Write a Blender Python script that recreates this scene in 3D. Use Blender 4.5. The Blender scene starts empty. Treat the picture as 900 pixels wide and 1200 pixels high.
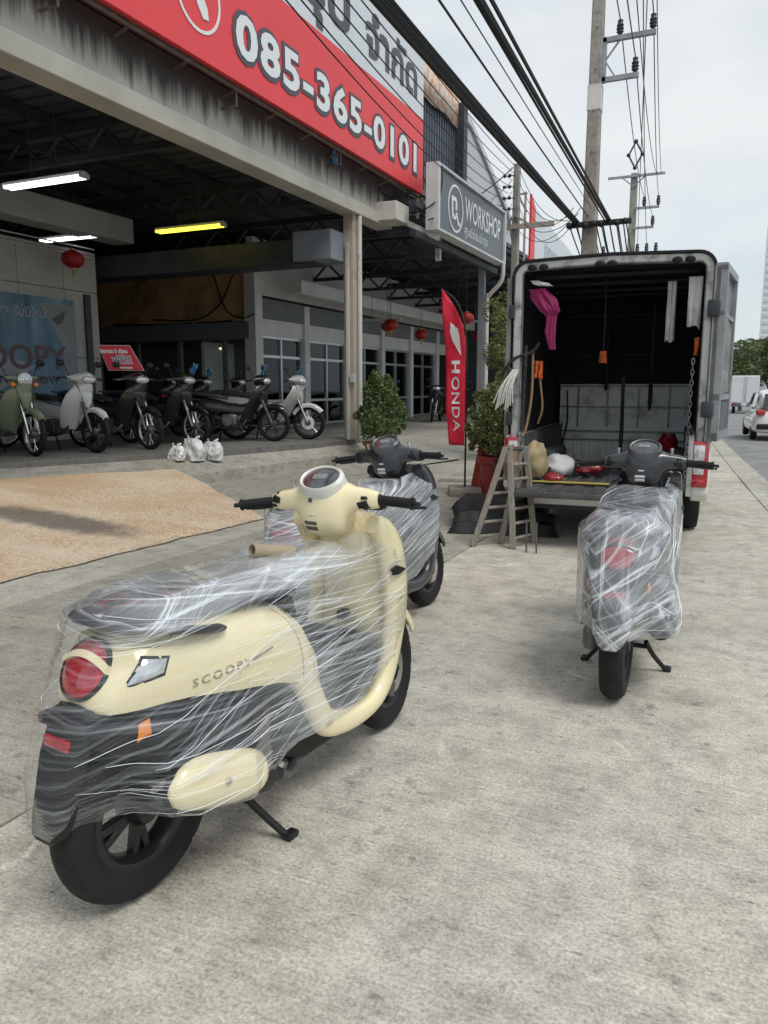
import bpy, bmesh, math, random
from mathutils import Vector, Matrix, noise
from mathutils.bvhtree import BVHTree

S = bpy.context.scene
COL = S.collection
PI = math.pi
rad = math.radians
random.seed(7)

# ---------------------------------------------------------------- camera
cam_d = bpy.data.cameras.new('camera')
cam_d.sensor_fit = 'HORIZONTAL'
cam_d.sensor_width = 36.0
cam_d.lens = 36.0
cam_d.clip_end = 2000
cam = bpy.data.objects.new('camera', cam_d)
cam.location = (0, 0, 1.38)
cam.rotation_euler = (rad(90 - 9.2), 0, rad(24.5))
COL.objects.link(cam)
S.camera = cam

# ---------------------------------------------------------------- world: pale overcast sky
W = bpy.data.worlds.new('World')
S.world = W
W.use_nodes = True
nt = W.node_tree
nt.nodes.clear()
SUN_EL, SUN_AZ = rad(58), rad(120)      # azimuth clockwise from +Y
sky = nt.nodes.new('ShaderNodeTexSky')
sky.sky_type = 'NISHITA'
sky.sun_disc = False
sky.sun_elevation = SUN_EL
sky.sun_rotation = SUN_AZ
sky.air_density = 1.2
sky.dust_density = 2.0
bg1 = nt.nodes.new('ShaderNodeBackground')
bg1.inputs['Strength'].default_value = 0.13
nt.links.new(sky.outputs[0], bg1.inputs['Color'])
tc = nt.nodes.new('ShaderNodeTexCoord')
mp = nt.nodes.new('ShaderNodeMapping')
mp.inputs['Scale'].default_value = (1.0, 1.0, 2.2)
nt.links.new(tc.outputs['Generated'], mp.inputs['Vector'])
nz = nt.nodes.new('ShaderNodeTexNoise')
nz.inputs['Scale'].default_value = 2.6
nz.inputs['Detail'].default_value = 6
nz.inputs['Roughness'].default_value = 0.5
nt.links.new(mp.outputs[0], nz.inputs['Vector'])
mr = nt.nodes.new('ShaderNodeMapRange')
mr.inputs['From Min'].default_value = 0.30
mr.inputs['From Max'].default_value = 0.58
mr.inputs['To Min'].default_value = 0.62
mr.inputs['To Max'].default_value = 1.0
nt.links.new(nz.outputs[0], mr.inputs['Value'])
nz2 = nt.nodes.new('ShaderNodeTexNoise')
nz2.inputs['Scale'].default_value = 1.7
nz2.inputs['Detail'].default_value = 5
nt.links.new(mp.outputs[0], nz2.inputs['Vector'])
cr = nt.nodes.new('ShaderNodeValToRGB')
cr.color_ramp.elements[0].position = 0.36
cr.color_ramp.elements[0].color = (0.46, 0.55, 0.62, 1)
cr.color_ramp.elements[1].position = 0.62
cr.color_ramp.elements[1].color = (0.665, 0.695, 0.705, 1)
nt.links.new(nz2.outputs[0], cr.inputs[0])
bg2 = nt.nodes.new('ShaderNodeBackground')
bg2.inputs['Strength'].default_value = 1.0
nt.links.new(cr.outputs[0], bg2.inputs['Color'])
mix = nt.nodes.new('ShaderNodeMixShader')
nt.links.new(mr.outputs[0], mix.inputs[0])
nt.links.new(bg1.outputs[0], mix.inputs[1])
nt.links.new(bg2.outputs[0], mix.inputs[2])
wo = nt.nodes.new('ShaderNodeOutputWorld')
nt.links.new(mix.outputs[0], wo.inputs['Surface'])

# ---------------------------------------------------------------- sun behind thin cloud
sl = bpy.data.lights.new('sun', 'SUN')
sl.energy = 1.5
sl.angle = rad(24)
sl.color = (1.0, 0.97, 0.92)
so = bpy.data.objects.new('sun', sl)
sd = Vector((math.sin(SUN_AZ) * math.cos(SUN_EL), math.cos(SUN_AZ) * math.cos(SUN_EL), math.sin(SUN_EL)))
so.rotation_euler = sd.to_track_quat('Z', 'Y').to_euler()
COL.objects.link(so)

S.view_settings.view_transform = 'Standard'
S.view_settings.look = 'None'
S.view_settings.exposure = 0.32
S.view_settings.gamma = 1.0
S.render.engine = 'CYCLES'
S.cycles.transparent_max_bounces = 16
S.cycles.max_bounces = 8

# ---------------------------------------------------------------- helpers
class MB:
    """collects shapes, then becomes ONE mesh object"""
    def __init__(s):
        s.v = []
        s.f = []

    def add(s, vs, fs, mx=None):
        b = len(s.v)
        if mx is None:
            s.v += [tuple(v) for v in vs]
        else:
            s.v += [tuple(mx @ Vector(v)) for v in vs]
        s.f += [tuple(b + i for i in f) for f in fs]
        return s

    def box(s, c, d, mx=None, rz=0, bev=0.0):
        x, y, z = d[0] / 2, d[1] / 2, d[2] / 2
        if bev > 0:
            bm = bmesh.new()
            bmesh.ops.create_cube(bm, size=1)
            for v in bm.verts:
                v.co = Vector((v.co.x * d[0], v.co.y * d[1], v.co.z * d[2]))
            bmesh.ops.bevel(bm, geom=bm.edges[:] + bm.verts[:], offset=bev, segments=2, affect='EDGES', profile=0.5)
            bm.verts.index_update()
            vs = [v.co.copy() for v in bm.verts]
            fs = [[v.index for v in f.verts] for f in bm.faces]
            bm.free()
        else:
            vs = [Vector(p) for p in [(-x, -y, -z), (x, -y, -z), (x, y, -z), (-x, y, -z), (-x, -y, z), (x, -y, z), (x, y, z), (-x, y, z)]]
            fs = [(0, 3, 2, 1), (4, 5, 6, 7), (0, 1, 5, 4), (1, 2, 6, 5), (2, 3, 7, 6), (3, 0, 4, 7)]
        m = Matrix.Translation(c) @ Matrix.Rotation(rz, 4, 'Z')
        if mx is not None:
            m = mx @ m
        return s.add(vs, fs, m)

    def bar(s, a, b, w, h, up=(0, 0, 1)):
        a, b, up = Vector(a), Vector(b), Vector(up)
        t = (b - a).normalized()
        r = t.cross(up)
        if r.length < 1e-4:
            r = t.cross(Vector((1, 0, 0)))
        r.normalize()
        u = r.cross(t)
        vs = []
        for p in (a, b):
            for i, j in ((-1, -1), (1, -1), (1, 1), (-1, 1)):
                vs.append(p + r * (i * w / 2) + u * (j * h / 2))
        return s.add(vs, [(3, 2, 1, 0), (4, 5, 6, 7), (0, 1, 5, 4), (1, 2, 6, 5), (2, 3, 7, 6), (3, 0, 4, 7)])

    def loft(s, rings, cap=True, closed=True):
        n = len(rings[0])
        b = len(s.v)
        for r in rings:
            s.v += [tuple(p) for p in r]
        for i in range(len(rings) - 1):
            for j in range(n if closed else n - 1):
                k = (j + 1) % n
                s.f.append((b + i * n + j, b + i * n + k, b + (i + 1) * n + k, b + (i + 1) * n + j))
        if cap:
            s.f.append(tuple(b + j for j in reversed(range(n))))
            s.f.append(tuple(b + (len(rings) - 1) * n + j for j in range(n)))
        return s

    def tube(s, pts, r, n=8, cap=True, flat=None, up=None):
        pts = [Vector(p) for p in pts]
        rr = r if isinstance(r, (list, tuple)) else [r] * len(pts)
        rings = []
        t0 = (pts[1] - pts[0]).normalized()
        u = Vector(up) if up else (Vector((0, 0, 1)) if abs(t0.z) < 0.9 else Vector((1, 0, 0)))
        for i, p in enumerate(pts):
            if i == 0:
                t = t0
            elif i == len(pts) - 1:
                t = (pts[i] - pts[i - 1]).normalized()
            else:
                t = ((pts[i + 1] - p).normalized() + (p - pts[i - 1]).normalized()).normalized()
            a = t.cross(u)
            if a.length < 1e-5:
                a = t.cross(Vector((0.3, 0.8, 0.1)))
            a.normalize()
            uu = a.cross(t).normalized()
            if not up:
                u = uu
            f = flat if flat else 1.0
            rings.append([p + a * (math.cos(q * 2 * PI / n) * rr[i]) + uu * (math.sin(q * 2 * PI / n) * rr[i] * f) for q in range(n)])
        return s.loft(rings, cap)

    def lathe(s, prof, n=24, mx=None, cap=True):
        rings = []
        for r, h in prof:
            rings.append([Vector((r * math.cos(q * 2 * PI / n), r * math.sin(q * 2 * PI / n), h)) for q in range(n)])
        if mx is not None:
            rings = [[mx @ p for p in r] for r in rings]
        return s.loft(rings, cap)

    def ring(s, prof, n=40, mx=None):
        """closed profile (r,h) revolved: a torus-like solid"""
        k = len(prof)
        vs, fs = [], []
        for q in range(n):
            c, d = math.cos(q * 2 * PI / n), math.sin(q * 2 * PI / n)
            vs += [Vector((r * c, r * d, h)) for r, h in prof]
        for q in range(n):
            e = (q + 1) % n
            for i in range(k):
                j = (i + 1) % k
                fs.append((q * k + i, e * k + i, e * k + j, q * k + j))
        return s.add(vs, fs, mx)

    def prism(s, poly, h0, h1, mx=None):
        n = len(poly)
        vs = [Vector((p[0], p[1], h0)) for p in poly] + [Vector((p[0], p[1], h1)) for p in poly]
        fs = [tuple(reversed(range(n))), tuple(range(n, 2 * n))]
        fs += [(i, (i + 1) % n, n + (i + 1) % n, n + i) for i in range(n)]
        return s.add(vs, fs, mx)

    def sphere(s, c, r, n=12, m=8, sc=(1, 1, 1), mx=None):
        rings = []
        for i in range(m + 1):
            a = -PI / 2 + PI * i / m
            rr = max(math.cos(a), 1e-3)
            rings.append([Vector((c[0] + r * sc[0] * rr * math.cos(q * 2 * PI / n), c[1] + r * sc[1] * rr * math.sin(q * 2 * PI / n), c[2] + r * sc[2] * math.sin(a))) for q in range(n)])
        if mx is not None:
            rings = [[mx @ p for p in r_] for r_ in rings]
        return s.loft(rings, True)

    def build(s, name, mat, parent=None, ang=38, bevel=0.0, sub=0, fix=True):
        me = bpy.data.meshes.new(name)
        me.from_pydata(s.v, [], s.f)
        if fix:
            bm = bmesh.new()
            bm.from_mesh(me)
            bmesh.ops.recalc_face_normals(bm, faces=bm.faces[:])
            bm.to_mesh(me)
            bm.free()
        me.polygons.foreach_set('use_smooth', [True] * len(me.polygons))
        me.set_sharp_from_angle(angle=rad(ang))
        me.materials.append(mat)
        o = bpy.data.objects.new(name, me)
        COL.objects.link(o)
        if parent is not None:
            o.parent = parent
        if bevel:
            b = o.modifiers.new('bevel', 'BEVEL')
            b.width = bevel
            b.segments = 2
            b.limit_method = 'ANGLE'
            b.angle_limit = rad(40)
        if sub:
            b = o.modifiers.new('subd', 'SUBSURF')
            b.levels = sub
            b.render_levels = sub
        return o


def tag(o, label=None, cat=None, group=None, kind=None):
    if label: o['label'] = label
    if cat: o['category'] = cat
    if group: o['group'] = group
    if kind: o['kind'] = kind
    return o


def thing(name, label, cat, loc=(0, 0, 0), rz=0, group=None, rx=0):
    o = bpy.data.objects.new(name, None)
    o.empty_display_size = 0.1
    COL.objects.link(o)
    o.location = loc
    o.rotation_euler = (rx, 0, rz)
    return tag(o, label, cat, group)


def copy_tree(o, parent=None):
    c = o.copy()
    COL.objects.link(c)
    if parent is not None:
        c.parent = parent
    for ch in list(o.children):
        copy_tree(ch, c)
    return c


def smooth_path(pts, k=6):
    pts = [Vector(p) for p in pts]
    P = [pts[0] * 2 - pts[1]] + pts + [pts[-1] * 2 - pts[-2]]
    out = []
    for i in range(1, len(P) - 2):
        a, b, c, d = P[i - 1], P[i], P[i + 1], P[i + 2]
        for q in range(k):
            t = q / k
            out.append(0.5 * ((2 * b) + (c - a) * t + (2 * a - 5 * b + 4 * c - d) * t * t + (3 * b - a - 3 * c + d) * t ** 3))
    out.append(pts[-1])
    return out


def lerp_tab(tab, x):
    if x <= tab[0][0]:
        return tab[0][1:]
    for a, b in zip(tab, tab[1:]):
        if x <= b[0]:
            t = (x - a[0]) / (b[0] - a[0])
            t = t * t * (3 - 2 * t) * 0.5 + t * 0.5
            return tuple(p + (q - p) * t for p, q in zip(a[1:], b[1:]))
    return tab[-1][1:]


YAX = Matrix.Rotation(rad(-90), 4, 'X')     # local z -> y
XAX = Matrix.Rotation(rad(90), 4, 'Y')      # local z -> x
XZ = Matrix.Rotation(rad(90), 4, 'X')       # local (x,y) -> (x,z), local z -> -y


def T(x, y, z):
    return Matrix.Translation((x, y, z))


_font = None
def text_mesh(txt, size=1.0, bold=0.0, extrude=0.0, spacing=1.0, res=3):
    """text as triangles in local xy, centred, from the built-in font"""
    cu = bpy.data.curves.new('text', 'FONT')
    cu.body = txt
    cu.size = size
    cu.offset = bold
    cu.extrude = extrude
    cu.space_character = spacing
    cu.align_x = 'CENTER'
    cu.align_y = 'CENTER'
    cu.resolution_u = res
    o = bpy.data.objects.new('text', cu)
    COL.objects.link(o)
    dg = bpy.context.evaluated_depsgraph_get()
    me = bpy.data.meshes.new_from_object(o.evaluated_get(dg))
    vs = [v.co.copy() for v in me.vertices]
    fs = [tuple(p.vertices) for p in me.polygons]
    bpy.data.objects.remove(o)
    bpy.data.curves.remove(cu)
    bpy.data.meshes.remove(me)
    return vs, fs


def fit(vs, x0, x1, y0, y1):
    ax = [v.x for v in vs]; ay = [v.y for v in vs]
    mx, Mx, my, My = min(ax), max(ax), min(ay), max(ay)
    return [Vector((x0 + (v.x - mx) / (Mx - mx) * (x1 - x0), y0 + (v.y - my) / (My - my) * (y1 - y0), v.z)) for v in vs]


# ---------------------------------------------------------------- materials
def _new(name):
    m = bpy.data.materials.new(name)
    m.use_nodes = True
    n = m.node_tree
    return m, n, n.nodes['Principled BSDF']


def nd(n, typ, **kw):
    x = n.nodes.new(typ)
    for k, v in kw.items():
        if hasattr(x, k) and k not in x.inputs:
            setattr(x, k, v)
        else:
            x.inputs[k].default_value = v
    return x


def noise_node(n, scale, detail=5, rough=0.55, vec=None, sc3=None, coord='Object', rot=None):
    t = nd(n, 'ShaderNodeTexCoord')
    src = t.outputs[coord]
    if sc3 is not None or rot is not None:
        m = nd(n, 'ShaderNodeMapping')
        if sc3: m.inputs['Scale'].default_value = sc3
        if rot: m.inputs['Rotation'].default_value = rot
        n.links.new(src, m.inputs['Vector'])
        src = m.outputs[0]
    x = nd(n, 'ShaderNodeTexNoise')
    x.inputs['Scale'].default_value = scale
    x.inputs['Detail'].default_value = detail
    x.inputs['Roughness'].default_value = rough
    n.links.new(src, x.inputs['Vector'])
    return x.outputs['Fac']


def ramp(n, src, stops):
    r = nd(n, 'ShaderNodeValToRGB')
    e = r.color_ramp.elements
    while len(e) < len(stops):
        e.new(0.5)
    for i, (p, c) in enumerate(stops):
        e[i].position = p
        e[i].color = (c[0], c[1], c[2], 1) if not isinstance(c, float) else (c, c, c, 1)
    n.links.new(src, r.inputs[0])
    return r.outputs[0]


def mixc(n, fac, a, b, mode='MIX'):
    x = nd(n, 'ShaderNodeMix', data_type='RGBA', blend_type=mode)
    for s, v in ((0, fac), (6, a), (7, b)):
        if isinstance(v, (int, float)):
            x.inputs[s].default_value = v
        elif isinstance(v, tuple):
            x.inputs[s].default_value = (v[0], v[1], v[2], 1)
        else:
            n.links.new(v, x.inputs[s])
    return x.outputs[2]


def add_bump(n, b, src, strength=0.3, dist=0.01):
    x = nd(n, 'ShaderNodeBump')
    x.inputs['Strength'].default_value = strength
    x.inputs['Distance'].default_value = dist
    n.links.new(src, x.inputs['Height'])
    n.links.new(x.outputs[0], b.inputs['Normal'])


def mat(name, col, rough=0.5, metal=0.0, var=0.0, scale=6.0, bump=0.0, bscale=80.0, coat=0.0, dirt=None, dscale=3.0, dlo=0.5, dhi=0.75, spec=None, emit=None, estr=1.0, trans=0.0, sc3=None):
    m, n, b = _new(name)
    b.inputs['Base Color'].default_value = (*col, 1)
    b.inputs['Roughness'].default_value = rough
    b.inputs['Metallic'].default_value = metal
    if spec is not None: b.inputs['Specular IOR Level'].default_value = spec
    if coat:
        b.inputs['Coat Weight'].default_value = coat
        b.inputs['Coat Roughness'].default_value = 0.06
    if trans: b.inputs['Transmission Weight'].default_value = trans
    if emit:
        b.inputs['Emission Color'].default_value = (*emit, 1)
        b.inputs['Emission Strength'].default_value = estr
    src = None
    if var:
        f = noise_node(n, scale, sc3=sc3)
        src = ramp(n, f, [(0.3, tuple(c * (1 - var) for c in col)), (0.7, tuple(min(1, c * (1 + var)) for c in col))])
    if dirt:
        f = noise_node(n, dscale, 8, 0.65)
        k = ramp(n, f, [(dlo, (0., 0., 0.)), (dhi, (1., 1., 1.))])
        src = mixc(n, k, src if src else tuple(col), tuple(dirt))
    if src: n.links.new(src, b.inputs['Base Color'])
    if bump:
        add_bump(n, b, noise_node(n, bscale, 4), bump, 0.004)
    return m


def leaf_mat(name, c0, c1, c2):
    m, n, b = _new(name)
    g = nd(n, 'ShaderNodeNewGeometry')
    c = ramp(n, g.outputs['Random Per Island'], [(0.0, c0), (0.55, c1), (1.0, c2)])
    n.links.new(c, b.inputs['Base Color'])
    b.inputs['Roughness'].default_value = 0.5
    t = nd(n, 'ShaderNodeBsdfTranslucent')
    n.links.new(c, t.inputs['Color'])
    x = nd(n, 'ShaderNodeMixShader')
    x.inputs[0].default_value = 0.25
    n.links.new(b.outputs[0], x.inputs[1])
    n.links.new(t.outputs[0], x.inputs[2])
    n.links.new(x.outputs[0], n.nodes['Material Output'].inputs['Surface'])
    return m


def concrete(name, base, var=0.22, broom=True, stain=(0.13, 0.125, 0.11), stain_amt=0.6, rnd=0.06):
    m, n, b = _new(name)
    big = noise_node(n, 0.45, 6, 0.6)
    col = ramp(n, big, [(0.30, tuple(c * (1 - var) for c in base)), (0.5, base), (0.72, tuple(c * (1 + var) for c in base))])
    warm = noise_node(n, 0.8, 4, 0.6, sc3=(1, 0.6, 1))
    col = mixc(n, ramp(n, warm, [(0.45, (0., 0., 0.)), (0.7, (0.45, 0.45, 0.45))]), col, (base[0] * 1.05, base[1] * 0.98, base[2] * 0.84))
    mid = noise_node(n, 5.5, 8, 0.72)
    col = mixc(n, 0.85, col, ramp(n, mid, [(0.30, (0.62, 0.61, 0.60)), (0.5, (1.0, 1.0, 1.0)), (0.72, (1.28, 1.28, 1.27))]), 'MULTIPLY')
    # rubbed dark patches
    st = noise_node(n, 0.75, 10, 0.74)
    k = ramp(n, st, [(0.54, (0., 0., 0.)), (0.82, (stain_amt,) * 3)])
    col = mixc(n, k, col, stain)
    st2 = noise_node(n, 9.0, 6, 0.7)
    msk = noise_node(n, 1.1, 3, 0.5)
    mm = nd(n, 'ShaderNodeMath', operation='MULTIPLY')
    n.links.new(ramp(n, st2, [(0.55, 0.0), (0.68, 0.8)]), mm.inputs[0])
    n.links.new(ramp(n, msk, [(0.45, 0.0), (0.62, 1.0)]), mm.inputs[1])
    col = mixc(n, mm.outputs[0], col, (0.17, 0.16, 0.145))
    # oil / gum spots of several sizes
    t = nd(n, 'ShaderNodeTexCoord')
    for vs_, rad_, amt in ((3.2, 0.11, 0.35), (13.0, 0.24, 0.42)):
        vo = nd(n, 'ShaderNodeTexVoronoi')
        vo.inputs['Scale'].default_value = vs_
        wob = nd(n, 'ShaderNodeTexNoise')
        wob.inputs['Scale'].default_value = 4.5 * vs_
        n.links.new(t.outputs['Object'], wob.inputs['Vector'])
        va = nd(n, 'ShaderNodeVectorMath', operation='MULTIPLY_ADD')
        n.links.new(wob.outputs['Color'], va.inputs[0])
        va.inputs[1].default_value = (0.45 / vs_, 0.45 / vs_, 0.0)
        n.links.new(t.outputs['Object'], va.inputs[2])
        n.links.new(va.outputs[0], vo.inputs['Vector'])
        sel = nd(n, 'ShaderNodeSeparateColor')
        n.links.new(vo.outputs['Color'], sel.inputs[0])
        pw = nd(n, 'ShaderNodeMath', operation='POWER')
        n.links.new(sel.outputs[0], pw.inputs[0]); pw.inputs[1].default_value = 4.0
        sz = nd(n, 'ShaderNodeMath', operation='MULTIPLY')
        n.links.new(pw.outputs[0], sz.inputs[0])
        sz.inputs[1].default_value = rad_
        gt = nd(n, 'ShaderNodeMath', operation='SUBTRACT')
        n.links.new(sz.outputs[0], gt.inputs[0])
        n.links.new(vo.outputs['Distance'], gt.inputs[1])
        k2 = ramp(n, gt.outputs[0], [(0.0, (0., 0., 0.)), (0.09, (amt, amt, amt))])
        col = mixc(n, k2, col, (0.12, 0.11, 0.10))
    # pale scuffs
    sc = noise_node(n, 1.3, 6, 0.6, sc3=(0.35, 2.2, 1), rot=(0, 0, 0.5))
    k3 = ramp(n, sc, [(0.62, (0., 0., 0.)), (0.72, (0.4, 0.4, 0.4))])
    col = mixc(n, k3, col, tuple(min(1, c * 1.4) for c in base))
    # thin curved scratches
    ct = noise_node(n, 1.6, 2, 0.5)
    cm_ = noise_node(n, 2.3, 4, 0.6)
    ms = nd(n, 'ShaderNodeMath', operation='MULTIPLY')
    n.links.new(ramp(n, ct, [(0.490, 0.0), (0.497, 0.7), (0.503, 0.7), (0.510, 0.0)]), ms.inputs[0])
    n.links.new(ramp(n, cm_, [(0.56, 0.0), (0.66, 1.0)]), ms.inputs[1])
    col = mixc(n, ms.outputs[0], col, tuple(min(1, c * 1.6) for c in base))
    fine = noise_node(n, 95, 4, 0.7)
    col = mixc(n, 0.75, col, ramp(n, fine, [(0.34, (0.55, 0.54, 0.52)), (0.5, (1.0, 1.0, 1.0)), (0.66, (1.38, 1.37, 1.34))]), 'MULTIPLY')
    grit = noise_node(n, 34, 5, 0.75, sc3=(0.7, 1.25, 1))
    col = mixc(n, 0.5, col, ramp(n, grit, [(0.33, (0.58, 0.57, 0.55)), (0.48, (1.0, 1.0, 1.0)), (0.70, (1.22, 1.22, 1.20))]), 'MULTIPLY')
    pit = noise_node(n, 21, 2, 0.5, sc3=(0.6, 1.4, 1))
    col = mixc(n, ramp(n, pit, [(0.68, (0., 0., 0.)), (0.75, (0.62, 0.62, 0.62))]), col, (0.13, 0.12, 0.10))
    h = fine
    if broom:
        br = noise_node(n, 1.0, 4, 0.65, sc3=(1.4, 85, 1), rot=(0, 0, 0.10))
        col = mixc(n, 0.6, col, ramp(n, br, [(0.32, (0.78, 0.77, 0.76)), (0.55, (1.0, 1.0, 1.0)), (0.72, (1.12, 1.12, 1.11))]), 'MULTIPLY')
        a = nd(n, 'ShaderNodeMath', operation='MULTIPLY_ADD')
        n.links.new(br, a.inputs[0])
        a.inputs[1].default_value = 1.6
        n.links.new(fine, a.inputs[2])
        h = a.outputs[0]
    oi = nd(n, 'ShaderNodeObjectInfo')
    r = nd(n, 'ShaderNodeMapRange')
    r.inputs['To Min'].default_value = 1 - rnd
    r.inputs['To Max'].default_value = 1 + rnd
    n.links.new(oi.outputs['Random'], r.inputs['Value'])
    cc = nd(n, 'ShaderNodeCombineColor')
    for i in range(3): n.links.new(r.outputs[0], cc.inputs[i])
    col = mixc(n, 1.0, col, cc.outputs[0], 'MULTIPLY')
    n.links.new(col, b.inputs['Base Color'])
    b.inputs['Roughness'].default_value = 0.88
    b.inputs['Specular IOR Level'].default_value = 0.25
    add_bump(n, b, h, 0.35, 0.004)
    return m


def aggregate(name):
    """washed pinkish pebble finish of the ramp, with rusty and tyre-black areas"""
    m, n, b = _new(name)
    t = nd(n, 'ShaderNodeTexCoord')
    vo = nd(n, 'ShaderNodeTexVoronoi')
    vo.inputs['Scale'].default_value = 75
    n.links.new(t.outputs['Object'], vo.inputs['Vector'])
    se = nd(n, 'ShaderNodeSeparateColor')
    n.links.new(vo.outputs['Color'], se.inputs[0])
    col = ramp(n, se.outputs[0], [(0.0, (0.34, 0.23, 0.14)), (0.3, (0.57, 0.42, 0.275)), (0.7, (0.71, 0.545, 0.37)), (1.0, (0.87, 0.75, 0.59))])
    big = noise_node(n, 0.55, 7, 0.62)
    col = mixc(n, ramp(n, big, [(0.42, (0., 0., 0.)), (0.62, (0.6, 0.6, 0.6))]), col, (0.52, 0.33, 0.17))
    ps = noise_node(n, 1.1, 5, 0.55, sc3=(0.5, 1.3, 1))
    col = mixc(n, ramp(n, ps, [(0.46, (0., 0., 0.)), (0.66, (0.6, 0.6, 0.6))]), col, (0.76, 0.66, 0.54))
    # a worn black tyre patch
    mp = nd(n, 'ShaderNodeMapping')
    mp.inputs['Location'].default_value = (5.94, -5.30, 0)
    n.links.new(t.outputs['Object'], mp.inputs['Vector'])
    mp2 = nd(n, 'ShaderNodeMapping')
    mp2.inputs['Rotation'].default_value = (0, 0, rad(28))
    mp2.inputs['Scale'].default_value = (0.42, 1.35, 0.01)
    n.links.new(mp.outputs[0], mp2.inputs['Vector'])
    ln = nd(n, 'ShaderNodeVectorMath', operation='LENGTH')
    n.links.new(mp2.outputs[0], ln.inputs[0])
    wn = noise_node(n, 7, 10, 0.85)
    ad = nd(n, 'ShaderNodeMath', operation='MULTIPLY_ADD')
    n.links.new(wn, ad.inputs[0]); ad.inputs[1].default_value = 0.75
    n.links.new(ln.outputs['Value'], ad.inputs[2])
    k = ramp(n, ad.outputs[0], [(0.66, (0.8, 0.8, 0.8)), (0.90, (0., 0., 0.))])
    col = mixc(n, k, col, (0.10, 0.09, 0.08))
    n.links.new(col, b.inputs['Base Color'])
    b.inputs['Roughness'].default_value = 0.8
    add_bump(n, b, vo.outputs['Distance'], 0.6, -0.008)
    return m


def fascia_mat(name):
    """painted concrete beam with black water streaks running down from the top edge"""
    m, n, b = _new(name)
    base = (0.44, 0.42, 0.37)
    f = noise_node(n, 1.2, 6)
    col = ramp(n, f, [(0.3, tuple(c * 0.8 for c in base)), (0.7, tuple(c * 1.12 for c in base))])
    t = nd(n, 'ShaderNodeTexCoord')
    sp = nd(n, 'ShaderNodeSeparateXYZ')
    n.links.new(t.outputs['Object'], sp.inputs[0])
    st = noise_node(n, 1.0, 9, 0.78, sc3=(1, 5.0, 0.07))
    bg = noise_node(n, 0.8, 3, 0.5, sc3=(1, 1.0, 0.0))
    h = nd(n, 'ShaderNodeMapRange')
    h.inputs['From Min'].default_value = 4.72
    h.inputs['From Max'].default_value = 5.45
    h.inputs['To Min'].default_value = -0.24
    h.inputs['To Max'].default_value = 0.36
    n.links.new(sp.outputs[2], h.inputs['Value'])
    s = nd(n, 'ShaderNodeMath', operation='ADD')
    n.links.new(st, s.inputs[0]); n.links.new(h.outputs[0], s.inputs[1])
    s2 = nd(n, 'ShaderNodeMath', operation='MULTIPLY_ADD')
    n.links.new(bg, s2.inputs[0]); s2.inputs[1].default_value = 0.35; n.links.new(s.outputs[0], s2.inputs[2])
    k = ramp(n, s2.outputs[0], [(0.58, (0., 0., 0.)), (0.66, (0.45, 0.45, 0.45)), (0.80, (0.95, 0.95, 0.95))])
    col = mixc(n, k, col, (0.035, 0.032, 0.03))  # near-black top band: mould and drips, plus the sign's shadow put into the colour
    n.links.new(col, b.inputs['Base Color'])
    b.inputs['Roughness'].default_value = 0.85
    add_bump(n, b, noise_node(n, 18, 5), 0.25, 0.01)
    return m


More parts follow.
